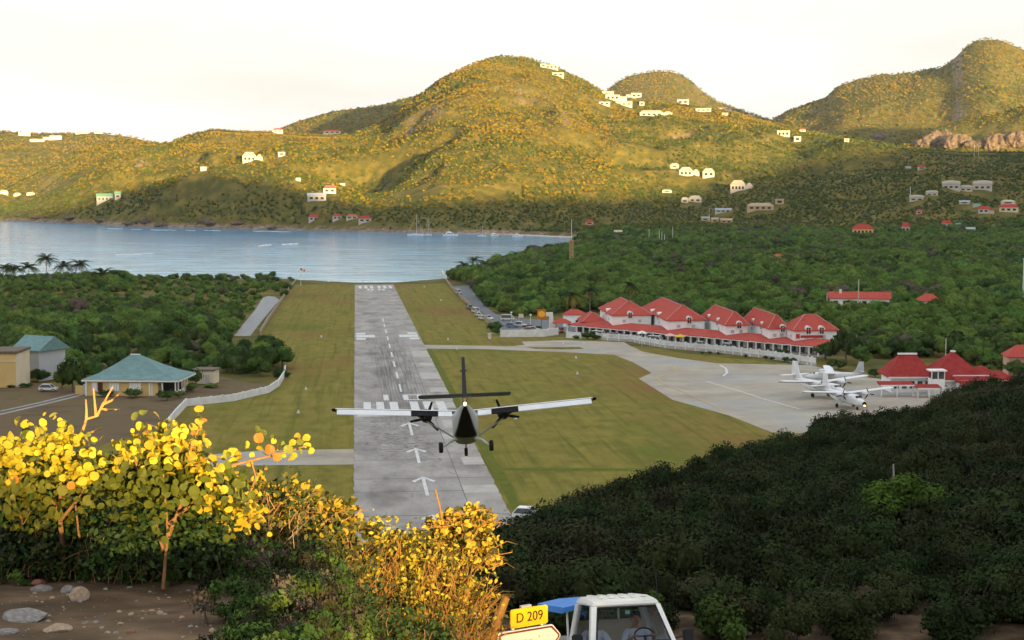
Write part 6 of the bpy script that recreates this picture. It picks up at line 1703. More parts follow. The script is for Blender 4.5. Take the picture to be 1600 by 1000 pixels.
# the shrubs that stand out along the crest are things of their own
cr = np.where((ys_ > np.interp(xs_ / ys_, *CREST) - 5) & (s0 > 0.95))[0]; cr = cr[np.argsort(-s0[cr])][:70]
rest = np.setdiff1d(np.arange(n), cr)
for i in cr:
    kn = ['dark', 'dark', 'brownish', 'dark', 'green', 'twiggy brown'][kd[i]]
    t = thing('shrub', '%s shrub standing up along the crest of the near slope' % kn, 'shrub', (xs_[i], ys_[i], zs_[i] - 0.05), rng.random() * 6.28, '%s crest shrubs' % kn)
    t.scale = (s0[i], s0[i], s0[i] * 1.25)
    link(bpy.data.objects.new('foliage', SCRUB[kd[i]]), t)
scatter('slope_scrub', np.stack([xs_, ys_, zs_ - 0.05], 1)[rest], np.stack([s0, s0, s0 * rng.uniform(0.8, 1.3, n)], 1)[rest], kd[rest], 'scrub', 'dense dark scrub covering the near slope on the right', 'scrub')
def hit_near(px, py, y0=6.0, y1=170.0):
    d = ray(px, py); d = d / d[1]; ys = np.arange(y0, y1, 0.05); zs = CZ + d[2] * ys; hs = land_h(d[0] * ys, ys)
    i = np.argmax(zs < hs); return np.array([d[0] * ys[i], ys[i], hs[i]])
c = hit_near(1425, 862, 36); t = thing('shrub', 'bright green shrub standing out on the dark slope at the right', 'shrub', c, 0.4); t.scale = (2.1, 1.6, 1.9)
link(bpy.data.objects.new('foliage', crown_mesh('bright_foliage', 450, lm('leaf_bright_shrub', (0.060, 0.110, 0.018), 0.1), 0.8, 0.8, 0.35, 12, 0.36, 420, 0.05, core=0.4)), t)
c = hit_near(1395, 822, 36); t = thing('dead_stump', 'bare grey dead stem sticking out of the dark slope', 'dead tree', c, 0)
MB().tube([(0, 0, -0.2), (0.03, 0, 0.9), (-0.02, 0, 2.0)], [0.06, 0.05, 0.025], 6).build('stem', mat('dead_wood', (0.30, 0.28, 0.25), rough=0.9), t); MB().tube([(0.02, 0, 0.9), (0.22, 0, 1.35)], [0.03, 0.012], 5).build('branch', MATS['dead_wood'], t)

# ------------------------------------------------------------------ roadside at the bottom right
road = MB()
_rx, _ry = np.meshgrid(np.linspace(1.2, 30, 40), np.linspace(21.6, 29.5, 14))
rv_ = np.stack([_rx.ravel(), _ry.ravel(), land_h(_rx, _ry).ravel() + 0.03], 1); _i = np.arange(_rx.size).reshape(_rx.shape)
ro = bpy.data.objects.new('road', np_mesh('road', rv_, np.stack([_i[:-1, :-1].ravel(), _i[:-1, 1:].ravel(), _i[1:, 1:].ravel(), _i[1:, :-1].ravel()], 1), M_ASPH, True)); link(ro); ro['kind'] = 'structure'
def rock_mesh(seed, m):
    bm = bmesh.new(); bmesh.ops.create_icosphere(bm, subdivisions=3, radius=1.0); rr = np.random.default_rng(seed); o1 = rr.random(3) * 50
    pl = [(Vector(rr.normal(size=3)).normalized(), rr.uniform(0.62, 0.9)) for _ in range(9)]
    for v in bm.verts:
        p = v.co.copy()
        for n_, d_ in pl:
            q = p.dot(n_)
            if q > d_: p -= n_ * (q - d_) * 0.85
        p *= 1 + 0.12 * float(fbm(np.array([p.x * 2 + o1[0] + p.z]), np.array([p.y * 2 + o1[1]]), 1.0, 3)[0])
        v.co = p
    me = bpy.data.meshes.new('rock'); bm.to_mesh(me); bm.free(); me.materials.append(m); return me
M_ROCK = [mat('rock_grey', [(0.3, (0.13, 0.12, 0.11)), (0.7, (0.33, 0.31, 0.29))], scale=3, detail=8, rough=0.9, bump=0.3, bump_scale=6), mat('rock_tan', [(0.3, (0.24, 0.17, 0.11)), (0.7, (0.46, 0.34, 0.24))], scale=3, detail=8, rough=0.9, bump=0.3, bump_scale=6), mat('rock_red', [(0.3, (0.20, 0.07, 0.05)), (0.7, (0.34, 0.15, 0.11))], scale=3, detail=8, rough=0.9, bump=0.3, bump_scale=6)]
RK = [[rock_mesh(10 * a + b, M_ROCK[a]) for b in range(2)] for a in range(3)]
for px, py, w, kd_, fl, lab in ((124, 938, 40, 1, 0.75, 'pale tan boulder with a grey cap by the bush foot'), (108, 928, 30, 0, 0.7, 'grey stone leaning on the pale boulder'), (66, 925, 38, 0, 0.45, 'flat greenish grey stone left of the pale boulder'), (30, 906, 18, 1, 0.8, 'small tan stone at the left under the bush'), (60, 915, 24, 2, 0.6, 'reddish stone under the sea grape stem'),
                            (40, 968, 90, 0, 0.25, 'broad flat grey slab at the bottom left'), (90, 985, 60, 1, 0.2, 'low tan slab at the bottom left'), (361, 951, 16, 1, 0.9, 'small round tan stone under the twigs'), (332, 990, 14, 1, 0.7, 'tiny tan stone at the bottom edge'), (250, 960, 14, 1, 0.6, 'tiny stone on the bare earth'), (150, 975, 12, 0, 0.6, 'tiny grey stone on the bare earth'), (205, 990, 16, 2, 0.5, 'tiny reddish stone on the bare earth'), (10, 990, 40, 0, 0.3, 'flat stone in the bottom left corner')):
    c = hit_near(px, py); s = w * c[1] / F / 2
    o = bpy.data.objects.new('rock', RK[kd_][px % 2]); link(o); tag(o, lab, 'rock'); o.location = c + np.array([0, 0, s * fl * 0.35]); o.scale = (s, s * 0.8, s * fl); o.rotation_euler = (0, 0, px)
for px, py, w in ((1110, 975, 14), (1135, 972, 12), (1160, 990, 30), (1195, 985, 16), (1260, 992, 12)):
    c = hit_near(px, py, 20); s = w * c[1] / F / 2
    o = bpy.data.objects.new('rock', RK[0][px % 2]); link(o); tag(o, 'grey roadside rock at the foot of the dark slope', 'rock', 'roadside rocks'); o.location = c; o.scale = (s, s, s * 0.6); o.rotation_euler = (0, 0, px)
# bare cliff faces on the far right hill and outcrops along the far shore
M_CLIFF = mat('cliff_rock', [(0.3, (0.045, 0.036, 0.024)), (0.5, (0.13, 0.095, 0.068)), (0.7, (0.23, 0.18, 0.135))], scale=3.5, detail=9, rough=0.95, spec=0.05, bump=0.3, bump_scale=5, stretch=(2, 2, 0.6))
def crag_mesh(seed, m):
    """a broken rock face: ragged blocks and ledges rather than one boulder"""
    rr = np.random.default_rng(seed); bm = bmesh.new(); bmesh.ops.create_icosphere(bm, subdivisions=4, radius=1.0); o1 = rr.random(2) * 90
    for v in bm.verts:
        p = v.co; an = math.atan2(p.y, p.x)
        n1 = float(fbm(np.array([an * 2.2 + o1[0]]), np.array([p.z * 0.7 + o1[1]]), 0.8, 3)[0]); n2 = float(fbm(np.array([an * 5 + o1[1]]), np.array([p.z * 2.5 + o1[0]]), 0.6, 2)[0])
        k = 1 + 0.75 * n1 + 0.35 * n2
        v.co = Vector((p.x * k, p.y * k, p.z * (1 + 0.9 * n1 * (1 if p.z > 0 else 0))))
    me = bpy.data.meshes.new('crag'); bm.to_mesh(me); bm.free(); me.materials.append(m); return me
CLF = [crag_mesh(70 + i, M_CLIFF) for i in range(3)]
for i, (px, py, w, h, lab) in enumerate(((1470, 216, 46, 34, 'tallest pale cliff face on the far right hill'), (1497, 220, 40, 30, 'pale cliff face right beside the tallest one'), (1445, 224, 26, 18, 'small cliff at the left end of the far right cliffs'), (1525, 226, 30, 16, 'low cliff above the two pale poles'), (1560, 222, 40, 34, 'broad grey cliff near the right edge'), (1592, 214, 34, 34, 'cliff at the right picture edge'), (1374, 212, 22, 14, 'small bare rock face below the high mountain'))):
    c = hit(px, py + h * 0.35, 1900); s = c[1] / F
    o = bpy.data.objects.new('cliff', CLF[i % 3]); link(o); tag(o, lab, 'cliff'); o.location = (c[0], c[1] + 9, c[2] + h * 0.12 * s); o.scale = (w * s / 2 * 1.15, 14, h * s / 2 * 0.95); o.rotation_euler = (0, 0, 0.15 * (i % 3 - 1))
for i, (px, py, w, h, lab) in enumerate(((205, 352, 26, 9, 'leftmost bare outcrop along the far shore'), (228, 351, 24, 12, 'orange outcrop above the foam of the far shore'), (255, 354, 28, 10, 'long outcrop in the middle of the rocky far shore'), (330, 353, 24, 10, 'outcrop below the headland'), (318, 350, 12, 12, 'small steep outcrop below the headland'), (372, 354, 26, 7, 'low outcrop right of the headland'), (110, 343, 30, 6, 'flat outcrop at the left of the far shore'), (60, 341, 24, 5, 'flat outcrop near the left picture edge'), (160, 347, 24, 6, 'flat outcrop below the mint roofed house'), (430, 357, 26, 6, 'last outcrop before the red roofed cottages'))):
    c = hit(px, py, 1400); s = c[1] / F
    o = bpy.data.objects.new('rock_outcrop', CLF[i % 3]); link(o); tag(o, lab, 'rock'); o.location = (c[0], c[1] + 2, c[2]); o.scale = (w * s / 2, 7, h * s / 2); o.rotation_euler = (0, 0, i * 0.4)
# gravel and dead leaves on the bare earth
gx, gy = RNG.uniform(-5.5, 0.4, 1700), RNG.uniform(9.0, 16, 1700); gz = land_h(gx, gy)
proto_set('gravel', [RK[0][0], RK[1][0], RK[1][1]])
gs = 0.004 + 0.022 * RNG.random(1700) ** 5
scatter('gravel', np.stack([gx, gy, gz], 1), np.stack([gs, gs, gs * 0.7], 1), RNG.integers(0, 3, 1700), 'gravel', 'loose stones on the bare roadside earth', 'gravel')

# ------------------------------------------------------------------ sea grape and brush in the foreground
def leafm(name, c, rand=0.3):
    return mat(name, [(0.35, tuple(x * 0.75 for x in c)), (0.65, tuple(x * 1.2 for x in c))], scale=9, detail=3, rough=0.55, spec=0.25, trans=0.22, rand=rand)
M_SG = [leafm('sea_grape_green', (0.15, 0.17, 0.024)), leafm('sea_grape_yellow', (0.44, 0.345, 0.025)), leafm('sea_grape_orange', (0.50, 0.24, 0.03))]  # yellow raised so the leaf colour itself carries the sun's highlights
M_BRUSH = [leafm('brush_green', (0.045, 0.085, 0.018), 0.3), leafm('brush_olive', (0.105, 0.105, 0.022), 0.3), leafm('brush_yellow', (0.38, 0.29, 0.025), 0.2), leafm('brush_deep', (0.022, 0.05, 0.016), 0.3)]
M_STEM = mat('stem_tan', [(0.3, (0.22, 0.11, 0.05)), (0.7, (0.36, 0.20, 0.09))], scale=20, rough=0.8); M_STRAW = mat('straw', [(0.3, (0.20, 0.095, 0.025)), (0.7, (0.36, 0.19, 0.05))], scale=12, rough=0.85, trans=0.1)
def round_leaf(m, seed):
    """heart-notched disc with a raised midrib, cupped and wavy at the rim, on a short stalk"""
    rr = random.Random(seed); mb = MB(); n = 16; ring = []; cup = rr.uniform(0.15, 0.5); droop = rr.uniform(0.05, 0.3); wv = rr.uniform(0.01, 0.035); ph = rr.random() * 6
    for i in range(n):
        a = 6.283 * (i + 0.5) / n; r = 0.5 * (1 - 0.20 * max(0, math.cos(a - math.pi)) ** 10) * rr.uniform(0.95, 1.04)
        x, y = math.cos(a) * r, math.sin(a) * r * 1.04
        ring.append((x, y, cup * abs(y) ** 1.5 - droop * x * x * (1 if x > 0 else 0.3) + wv * math.sin(5 * a + ph)))
    mid = [(x * 0.55, y * 0.55, z * 0.4 + 0.012) for x, y, z in ring]
    mb.add(ring + mid + [(0, 0, -0.02)], [(i, (i + 1) % n, n + (i + 1) % n, n + i) for i in range(n)] + [(n + i, n + (i + 1) % n, 2 * n) for i in range(n)])
    mb.tube([(-0.62, 0, -0.05), (-0.42, 0, 0.0), (0.1, 0, 0.0), (0.42, 0, -droop * 0.16)], [0.02, 0.018, 0.014, 0.006], 4)
    me = mb.mesh('leaf'); me.materials.append(m); me.polygons.foreach_set('use_smooth', [True] * len(me.polygons)); return me
LEAVES = [[round_leaf(M_SG[k], k * 10 + j) for j in range(5)] for k in range(3)]
def at(px, py, Y):
    d = ray(px, py); d = d / d[1]; return Vector((d[0] * Y, Y, CZ + d[2] * Y))
fr = random.Random(77)
def place_leaf(parent, p, d, kind):
    o = bpy.data.objects.new('leaf', LEAVES[kind][fr.randrange(5)]); link(o, parent)
    o.location = p - Vector(parent.location)
    nrm = Vector((fr.gauss(0.25, 0.75), fr.gauss(-0.6, 0.55), fr.gauss(0.35, 0.6))).normalized()
    o.rotation_euler = nrm.to_track_quat('Z', 'X').to_euler(); o.scale = (d, d * fr.uniform(0.85, 1.1), d)
def shaped_leaves(cen, nrm, size, rng, outline, fold=0.25):
    """many small folded leaves: outline = half outline points (along, across); two strips meeting on the midrib"""
    n = len(cen); nrm = nrm / np.linalg.norm(nrm, axis=1, keepdims=True)
    r = rng.normal(size=(n, 3)); t = r - (r * nrm).sum(1, keepdims=True) * nrm; t /= np.linalg.norm(t, axis=1, keepdims=True) + 1e-9
    b = np.cross(nrm, t); s = (size * (0.55 + 0.8 * rng.random(n)))[:, None]
    base = cen - t * s * 0.5; m = len(outline); V = [base, base + t * s]
    cur = (rng.random((n, 1)) - 0.3) * 0.5
    for sd in (1, -1):
        for al, ac in outline:
            V.append(base + t * s * al + b * s * ac * sd + nrm * s * (fold * abs(ac) - cur * al * al * 0.5))
    V[1] = V[1] - nrm * s * cur * 0.5
    k = 2 + 2 * m; v = np.stack(V, 1).reshape(-1, 3); o = np.arange(n)[:, None] * k
    # each half as quads fanned from the midrib (outline has three points)
    q = np.concatenate([o + np.array([[0, 2, 3, 1]]), o + np.array([[3, 4, 1, 1]])[:, [0, 1, 2, 2]], o + np.array([[0, 1, 2 + m + 1, 2 + m]]), o + np.array([[2 + m + 1, 1, 2 + m + 2, 2 + m + 2]])])
    tri = q[:, 2] == q[:, 3]
    return v, q[~tri], q[tri][:, :3]
ROUND = [(0.12, 0.34), (0.5, 0.5), (0.87, 0.35)]; OVAL = [(0.2, 0.2), (0.5, 0.28), (0.8, 0.17)]
def mixed_mesh(name, v, q, tr, m):
    me = bpy.data.meshes.new(name); nq, nt = len(q), len(tr)
    me.vertices.add(len(v)); me.vertices.foreach_set('co', np.asarray(v, np.float32).ravel())
    idx = np.concatenate([q.ravel(), tr.ravel()]).astype(np.int32); me.loops.add(len(idx)); me.loops.foreach_set('vertex_index', idx)
    me.polygons.add(nq + nt); me.polygons.foreach_set('loop_start', np.concatenate([np.arange(nq) * 4, nq * 4 + np.arange(nt) * 3]).astype(np.int32)); me.polygons.foreach_set('loop_total', np.concatenate([np.full(nq, 4), np.full(nt, 3)]).astype(np.int32))
    me.update(); me.validate(); me.materials.append(m); return me
def joined_leaves(parent, name, pts, size, m, seed=1, outline=None, kind='stuff'):
    rr = np.random.default_rng(seed); pts = np.asarray(pts) - np.array(parent.location)
    nr = rr.normal(size=(len(pts), 3)) + np.array([0.15, -0.6, 0.45])
    v, q, tr = shaped_leaves(pts, nr, size, rr, outline or OVAL)
    o = bpy.data.objects.new(name, mixed_mesh(name, v, q, tr, m)); link(o, parent); o['kind'] = kind; return o
def blob_pts(spec, n, seed):
    """leaf positions filling discs given as (px, py, radius px, depth)"""
    rr = np.random.default_rng(seed); w = np.array([s[2] ** 2 for s in spec], float); w /= w.sum(); out = []
    ch = rr.choice(len(spec), n, p=w)
    for c in ch:
        px, py, r, Y = spec[c]; a = rr.random() * 6.283; q = min(abs(rr.normal()) * 0.62, 1.5) * r
        out.append(at(px + math.cos(a) * q, py + math.sin(a) * q * 0.9, Y + rr.normal() * r * Y / F * 0.55))
    return np.array([tuple(p) for p in out])
def stem(parent, pts, r0, r1, m, name='branch'):
    L0 = Vector(parent.location); n = len(pts)
    MB().tube([Vector(p) - L0 for p in pts], [r0 + (r1 - r0) * i / (n - 1) for i in range(n)], 6).build(name, m, parent, smooth=True)

# left sea grape
base = hit_near(95, 905); t = thing('sea_grape_bush', 'sea grape bush with round sunlit yellow leaves at the far left', 'bush', base, 0)
Y0 = base[1]
stem(t, [base - np.array([0, 0, 0.1]), at(97, 850, Y0), at(92, 790, Y0), at(100, 740, Y0)], 0.026, 0.014, M_STEM, 'trunk')
for a, b, c in (((95, 800), (60, 760), (20, 700)), ((97, 810), (130, 770), (140, 720)), ((100, 745), (85, 715), (80, 680)), ((120, 900), (125, 850), (118, 790)), ((45, 880), (30, 800), (5, 740))):
    stem(t, [at(*a, Y0), at(*b, Y0), at(*c, Y0 - 0.1)], 0.016, 0.007, M_STEM)
for _ in range(150):
    z = fr.random()
    if z < 0.30: px, py = fr.gauss(12, 22), fr.gauss(708, 22)
    elif z < 0.75: px, py = fr.gauss(92, 30), fr.gauss(690, 19)
    else: px, py = fr.gauss(80, 45), fr.gauss(742, 18)
    if py < 652: py = 652 + fr.random() * 15
    kind = 1 if py < 720 and fr.random() < 0.6 else (2 if fr.random() < 0.12 else 0)  # upper leaves yellower: their sunlit tone is put into the colour
    place_leaf(t, at(px, py, Y0 + fr.uniform(-0.45, 0.35)), fr.uniform(0.038, 0.088), kind)
joined_leaves(t, 'inner_foliage', blob_pts([(10, 730, 45, Y0), (90, 735, 50, Y0), (60, 790, 60, Y0 + 0.2), (140, 770, 50, Y0 + 0.2), (30, 770, 50, Y0)], 1300, 1), 0.075, M_SG[0], 1, ROUND)
joined_leaves(t, 'lower_foliage', blob_pts([(60, 800, 60, Y0 + 0.2), (0, 810, 60, Y0 + 0.3), (110, 840, 60, Y0 + 0.3), (20, 860, 50, Y0 + 0.3), (150, 810, 50, Y0 + 0.3)], 1500, 11), 0.055, M_BRUSH[0], 11, OVAL)  # deeper green low down: shade inside the bush put into leaf colour
# second sea grape
base = hit_near(255, 925); t2 = thing('sea_grape_bush', 'tall sea grape bush with bright yellow leaves left of the white wall corner', 'bush', base, 0); Y0 = base[1]
for a, b, c, r_ in (((255, 920), (262, 830), (255, 740), 0.015), ((258, 850), (290, 770), (300, 690), 0.018), ((256, 860), (230, 780), (205, 700), 0.016), ((300, 700), (310, 670), (314, 650), 0.009), ((262, 820), (330, 760), (345, 730), 0.014)):
    stem(t2, [at(*a, Y0), at(*b, Y0), at(*c, Y0 - 0.1)], r_, r_ * 0.45, M_STEM)
for _ in range(140):
    z = fr.random()
    if z < 0.5: px, py = fr.gauss(262, 26), fr.gauss(695, 20)
    elif z < 0.62: px, py = fr.gauss(314, 6), fr.gauss(672, 14)
    elif z < 0.85: px, py = fr.gauss(312, 20), fr.gauss(738, 18)
    else: px, py = fr.gauss(200, 14), fr.gauss(705, 12)
    kind = 1 if fr.random() < 0.62 else (2 if fr.random() < 0.3 else 0)
    place_leaf(t2, at(px, py, Y0 + fr.uniform(-0.4, 0.3)), fr.uniform(0.036, 0.085), kind)
joined_leaves(t2, 'inner_foliage', blob_pts([(240, 735, 50, Y0), (290, 760, 55, Y0), (180, 750, 42, Y0 + 0.1), (340, 775, 50, Y0 + 0.1), (230, 785, 50, Y0 + 0.1)], 1500, 2), 0.068, M_SG[0], 2, ROUND)
joined_leaves(t2, 'lower_foliage', blob_pts([(230, 810, 65, Y0 + 0.1), (310, 830, 65, Y0 + 0.1), (190, 850, 55, Y0 + 0.2), (270, 870, 50, Y0 + 0.2)], 1700, 12), 0.052, M_BRUSH[0], 12, OVAL)  # darker leaf colour here paints the shade below the sunlit crown
joined_leaves(t2, 'yellow_foliage', blob_pts([(262, 700, 42, Y0 - 0.1), (310, 735, 34, Y0 - 0.1), (330, 780, 34, Y0), (200, 712, 24, Y0), (380, 800, 40, Y0 + 0.4)], 750, 22), 0.055, M_SG[1], 22, ROUND)
joined_leaves(t, 'yellow_foliage', blob_pts([(90, 700, 44, Y0), (15, 715, 36, Y0), (130, 740, 30, Y0)], 600, 21), 0.058, M_SG[1], 21, ROUND)
# reaching spray
Y3 = 14.0; t3 = thing('sea_grape_branch', 'long sea grape branch reaching right over the grass with yellow leaves', 'bush', at(330, 860, Y3), 0)
stem(t3, [at(330, 860, Y3), at(335, 790, Y3), at(350, 730, Y3), at(400, 718, Y3), at(450, 706, Y3), at(480, 696, Y3)], 0.02, 0.006, M_STEM)
stem(t3, [at(392, 719, Y3), at(400, 745, Y3), at(385, 790, Y3)], 0.006, 0.012, M_STEM)
for px, py in ((346, 716), (352, 708), (362, 722), (366, 706), (379, 716), (386, 695), (392, 712), (404, 684), (408, 702), (400, 672), (413, 676), (421, 700), (426, 684), (430, 690), (436, 702), (432, 712), (442, 712), (450, 704), (455, 690), (462, 682), (470, 690), (478, 696), (478, 682), (484, 706), (466, 704), (458, 712), (445, 695), (412, 712), (372, 712), (388, 725), (378, 752), (396, 748), (385, 760)):
    place_leaf(t3, at(px + fr.uniform(-3, 3), py + fr.uniform(-3, 3), Y3 + fr.uniform(-0.15, 0.15)), fr.uniform(0.05, 0.10), 1 if fr.random() < 0.72 else (2 if fr.random() < 0.3 else 0))
# bare twigs standing in the sun
Y4 = 14.2; t4 = thing('bare_shrub', 'bare orange twigs sticking up before the bungalow', 'shrub', at(125, 685, Y4), 0)
M_TWIG = mat('twig_orange', [(0.3, (0.38, 0.20, 0.06)), (0.7, (0.52, 0.31, 0.11))], scale=14, rough=0.8)
for pl in (((125, 685), (135, 655), (152, 650), (160, 632), (172, 612), (176, 604)), ((150, 650), (148, 630), (146, 607)), ((135, 655), (135, 640), (134, 624)), ((158, 640), (170, 640), (187, 640)), ((160, 632), (174, 626), (187, 615)), ((152, 648), (158, 638), (166, 625)), ((125, 685), (145, 675), (160, 668))):
    stem(t4, [at(x_, y_, Y4) for x_, y_ in pl], 0.014, 0.006, M_TWIG, 'twig')
# brush masses: small leaves, many stems
def brush(name, label, spec, n, size, m, stems, straw, seed, sm=None, cat='bush'):
    b = hit_near(spec[0][0], min(spec[-1][1] + spec[-1][2], 990)); t = thing(name, label, cat, at(spec[-1][0], spec[-1][1] + spec[-1][2], spec[-1][3]), 0)
    for i, (m_, fr_) in enumerate(m):
        joined_leaves(t, 'foliage', blob_pts(spec, int(n * fr_), seed + i), size, m_, seed + i, ROUND if 'yellow' in name else OVAL)
    rr = random.Random(seed); mb = MB(); L0 = Vector(t.location)
    for k in range(stems):
        s = spec[rr.randrange(len(spec))]; px = s[0] + rr.uniform(-1, 1) * s[2]; py = s[1] + rr.uniform(0, 1) * s[2]
        dx = rr.gauss(7, 11); ln = rr.uniform(0.5, 1.3) * s[2]; Y = s[3] + rr.uniform(-0.3, 0.3)
        kx = rr.gauss(0, 8); mb.tube([at(px - dx * 0.4, py + ln * 0.5, Y) - L0, at(px + kx, py, Y) - L0, at(px + dx * 0.6 + kx, py - ln * 0.35, Y) - L0, at(px + dx * 1.3 + kx, py - ln * 0.6 + rr.uniform(0, 12), Y - 0.05) - L0], [straw, straw * 0.9, straw * 0.7, straw * 0.35], 3)
    o = mb.build('stems', sm or M_STEM, t); o['kind'] = 'stuff'
    return t
brush('roadside_brush', 'dark leafy brush filling the bank under the sea grapes', [(30, 850, 70, 13.9), (150, 850, 70, 14.0), (250, 870, 70, 14.0), (310, 880, 60, 14.2), (100, 820, 60, 14.1), (200, 800, 50, 14.2), (60, 880, 50, 13.7), (180, 890, 50, 13.6), (290, 910, 50, 13.5)], 10000, 0.055, [(M_BRUSH[0], 0.3), (M_BRUSH[3], 0.4), (M_BRUSH[1], 0.3)], 320, 0.006, 60)
brush('roadside_brush', 'low dark leafy growth hiding the sea grape stems', [(20, 860, 45, 13.2), (70, 868, 40, 13.1), (160, 868, 45, 13.2), (215, 872, 42, 13.1), (270, 868, 45, 13.2), (330, 872, 50, 13.3), (0, 830, 45, 13.3), (130, 835, 35, 13.3), (200, 825, 45, 13.3), (300, 822, 50, 13.4), (60, 815, 40, 13.4)], 9000, 0.05, [(M_BRUSH[3], 0.45), (M_BRUSH[0], 0.35), (M_BRUSH[1], 0.2)], 220, 0.004, 65)
brush('roadside_brush', 'olive twiggy bush in the middle of the bank', [(390, 780, 42, 15.0), (450, 790, 45, 15.0), (420, 840, 60, 14.9), (500, 840, 50, 15.1), (470, 890, 60, 14.9), (380, 830, 50, 14.8), (530, 890, 45, 15.0), (440, 905, 55, 14.6), (520, 925, 50, 14.7), (370, 885, 50, 14.4)], 9000, 0.052, [(M_BRUSH[1], 0.55), (M_BRUSH[0], 0.25), (M_BRUSH[2], 0.2)], 260, 0.006, 70)
brush('yellow_leaf_bush', 'bush with small round yellow leaves beside the runway edge', [(530, 795, 20, 15.3), (510, 800, 24, 15.3), (545, 812, 16, 15.4), (480, 782, 22, 15.3), (440, 768, 24, 15.3), (520, 830, 34, 15.3), (400, 765, 20, 15.2)], 1100, 0.075, [(M_BRUSH[2], 0.62), (M_BRUSH[1], 0.38)], 50, 0.006, 80)
brush('dry_brush', 'orange dry brush with slanting straw stems at the centre bottom', [(590, 850, 40, 16.0), (640, 870, 50, 16.0), (690, 880, 50, 16.2), (640, 920, 55, 16.0), (720, 920, 40, 16.4), (570, 890, 40, 15.8), (700, 950, 45, 16.3), (745, 930, 30, 16.6), (650, 965, 45, 16.0), (740, 975, 35, 16.5)], 4200, 0.05, [(M_BRUSH[2], 0.6), (M_BRUSH[1], 0.4)], 800, 0.0048, 90, M_STRAW)
brush('yellow_bush', 'bright yellow bush before the near end of the runway', [(742, 812, 20, 17.0), (735, 796, 9, 17.0), (715, 828, 24, 17.0), (765, 812, 10, 17.0), (755, 850, 20, 17.0), (690, 832, 20, 16.9), (730, 855, 30, 16.9), (655, 846, 20, 16.7), (768, 872, 12, 17.0), (618, 842, 14, 16.5), (580, 826, 14, 16.3), (700, 806, 8, 16.9), (672, 816, 7, 16.8)], 3200, 0.055, [(M_BRUSH[2], 0.7), (M_BRUSH[1], 0.3)], 140, 0.005, 100, M_STRAW)
brush('weeds', 'green weeds along the bottom of the bank', [(480, 950, 50, 13.6), (560, 960, 55, 14.2), (430, 975, 50, 13.0), (620, 985, 45, 14.8), (370, 940, 40, 13.4), (520, 990, 55, 13.6), (690, 1000, 45, 15.6), (400, 1000, 40, 12.6)], 6500, 0.045, [(M_BRUSH[0], 0.6), (M_BRUSH[3], 0.25), (M_BRUSH[1], 0.15)], 160, 0.005, 110, None, 'weeds')
WEED = [scrub_mesh(460, 'deep', 70, 0.16, 5, 0.0), scrub_mesh(461, 'scrub2', 60, 0.15, 5, 0.0), scrub_mesh(462, 'grey', 40, 0.14, 4, 0.0), scrub_mesh(463, 'green', 60, 0.17, 5, 0.0)]
proto_set('weed', WEED)
wx, wy = RNG.uniform(-5.5, 0.6, 5200), RNG.uniform(9.2, 18, 5200)
wpx = 800 + F * wx / wy
dens = 0.0 + np.clip((wpx - 300) / 260, 0, 0.7) + np.clip((wy - 12.6) / 0.8, 0, 1) * 0.9
kk_ = (RNG.random(5200) < dens) & (wpx > -60); wx, wy = wx[kk_], wy[kk_]
wsz = 0.06 + 0.13 * RNG.random(len(wx)) ** 1.5
scatter('roadside_weeds', np.stack([wx, wy, land_h(wx, wy) - 0.01], 1), np.stack([wsz, wsz, wsz * RNG.uniform(0.7, 1.6, len(wx))], 1), RNG.choice(4, len(wx), p=[0.4, 0.25, 0.2, 0.15]), 'weed', 'low weeds growing over the roadside bank', 'weeds')
# pale dead twigs tangled through the bank
t = thing('dead_brush', 'pale dead twigs slanting through the middle of the bank', 'brush', at(420, 930, 14.2), 0); L0 = Vector(t.location); mb = MB(); rr = random.Random(5)
for k in range(70):
    px = rr.uniform(200, 520); py = rr.uniform(850, 960); Y = rr.uniform(13.3, 14.6); ang = rr.gauss(1.05, 0.45); ln = rr.uniform(20, 75)
    mid = (px + math.cos(ang) * ln * 0.5 + rr.gauss(0, 5), py - math.sin(ang) * ln * 0.5)
    mb.tube([at(px, py, Y) - L0, at(*mid, Y) - L0, at(px + math.cos(ang) * ln + rr.gauss(0, 6), py - math.sin(ang) * ln, Y - 0.05) - L0], [0.005, 0.004, 0.002], 3)
o = mb.build('twigs', mat('twig_pale', [(0.3, (0.20, 0.13, 0.07)), (0.7, (0.34, 0.25, 0.15))], scale=12, rough=0.85), t); o['kind'] = 'stuff'
# leafless straw stalk and twig catching the sun
t = thing('dry_stalk', 'single straw stalk pointing up before the runway arrow', 'stalk', at(694, 830, 16.8), 0); stem(t, [at(694, 830, 16.8), at(688, 795, 16.8), at(680, 764, 16.8)], 0.012, 0.008, M_STRAW, 'stalk')
t = thing('dry_stalk', 'thick yellow stalk left of the road sign', 'stalk', at(768, 1010, 21), 0); stem(t, [at(764, 1020, 21), at(776, 975, 21), at(789, 938, 21), at(792, 933, 21)], 0.06, 0.045, M_STRAW, 'stalk')
t = thing('litter_bag', 'crumpled white bag caught in the brush near the sign', 'bag', at(737, 960, 17.2), 0)
o = bpy.data.objects.new('bag', rock_mesh(91, M_PAINT)); link(o, t); o.scale = (0.09, 0.07, 0.12); o.rotation_euler = (0.3, 0.5, 0)

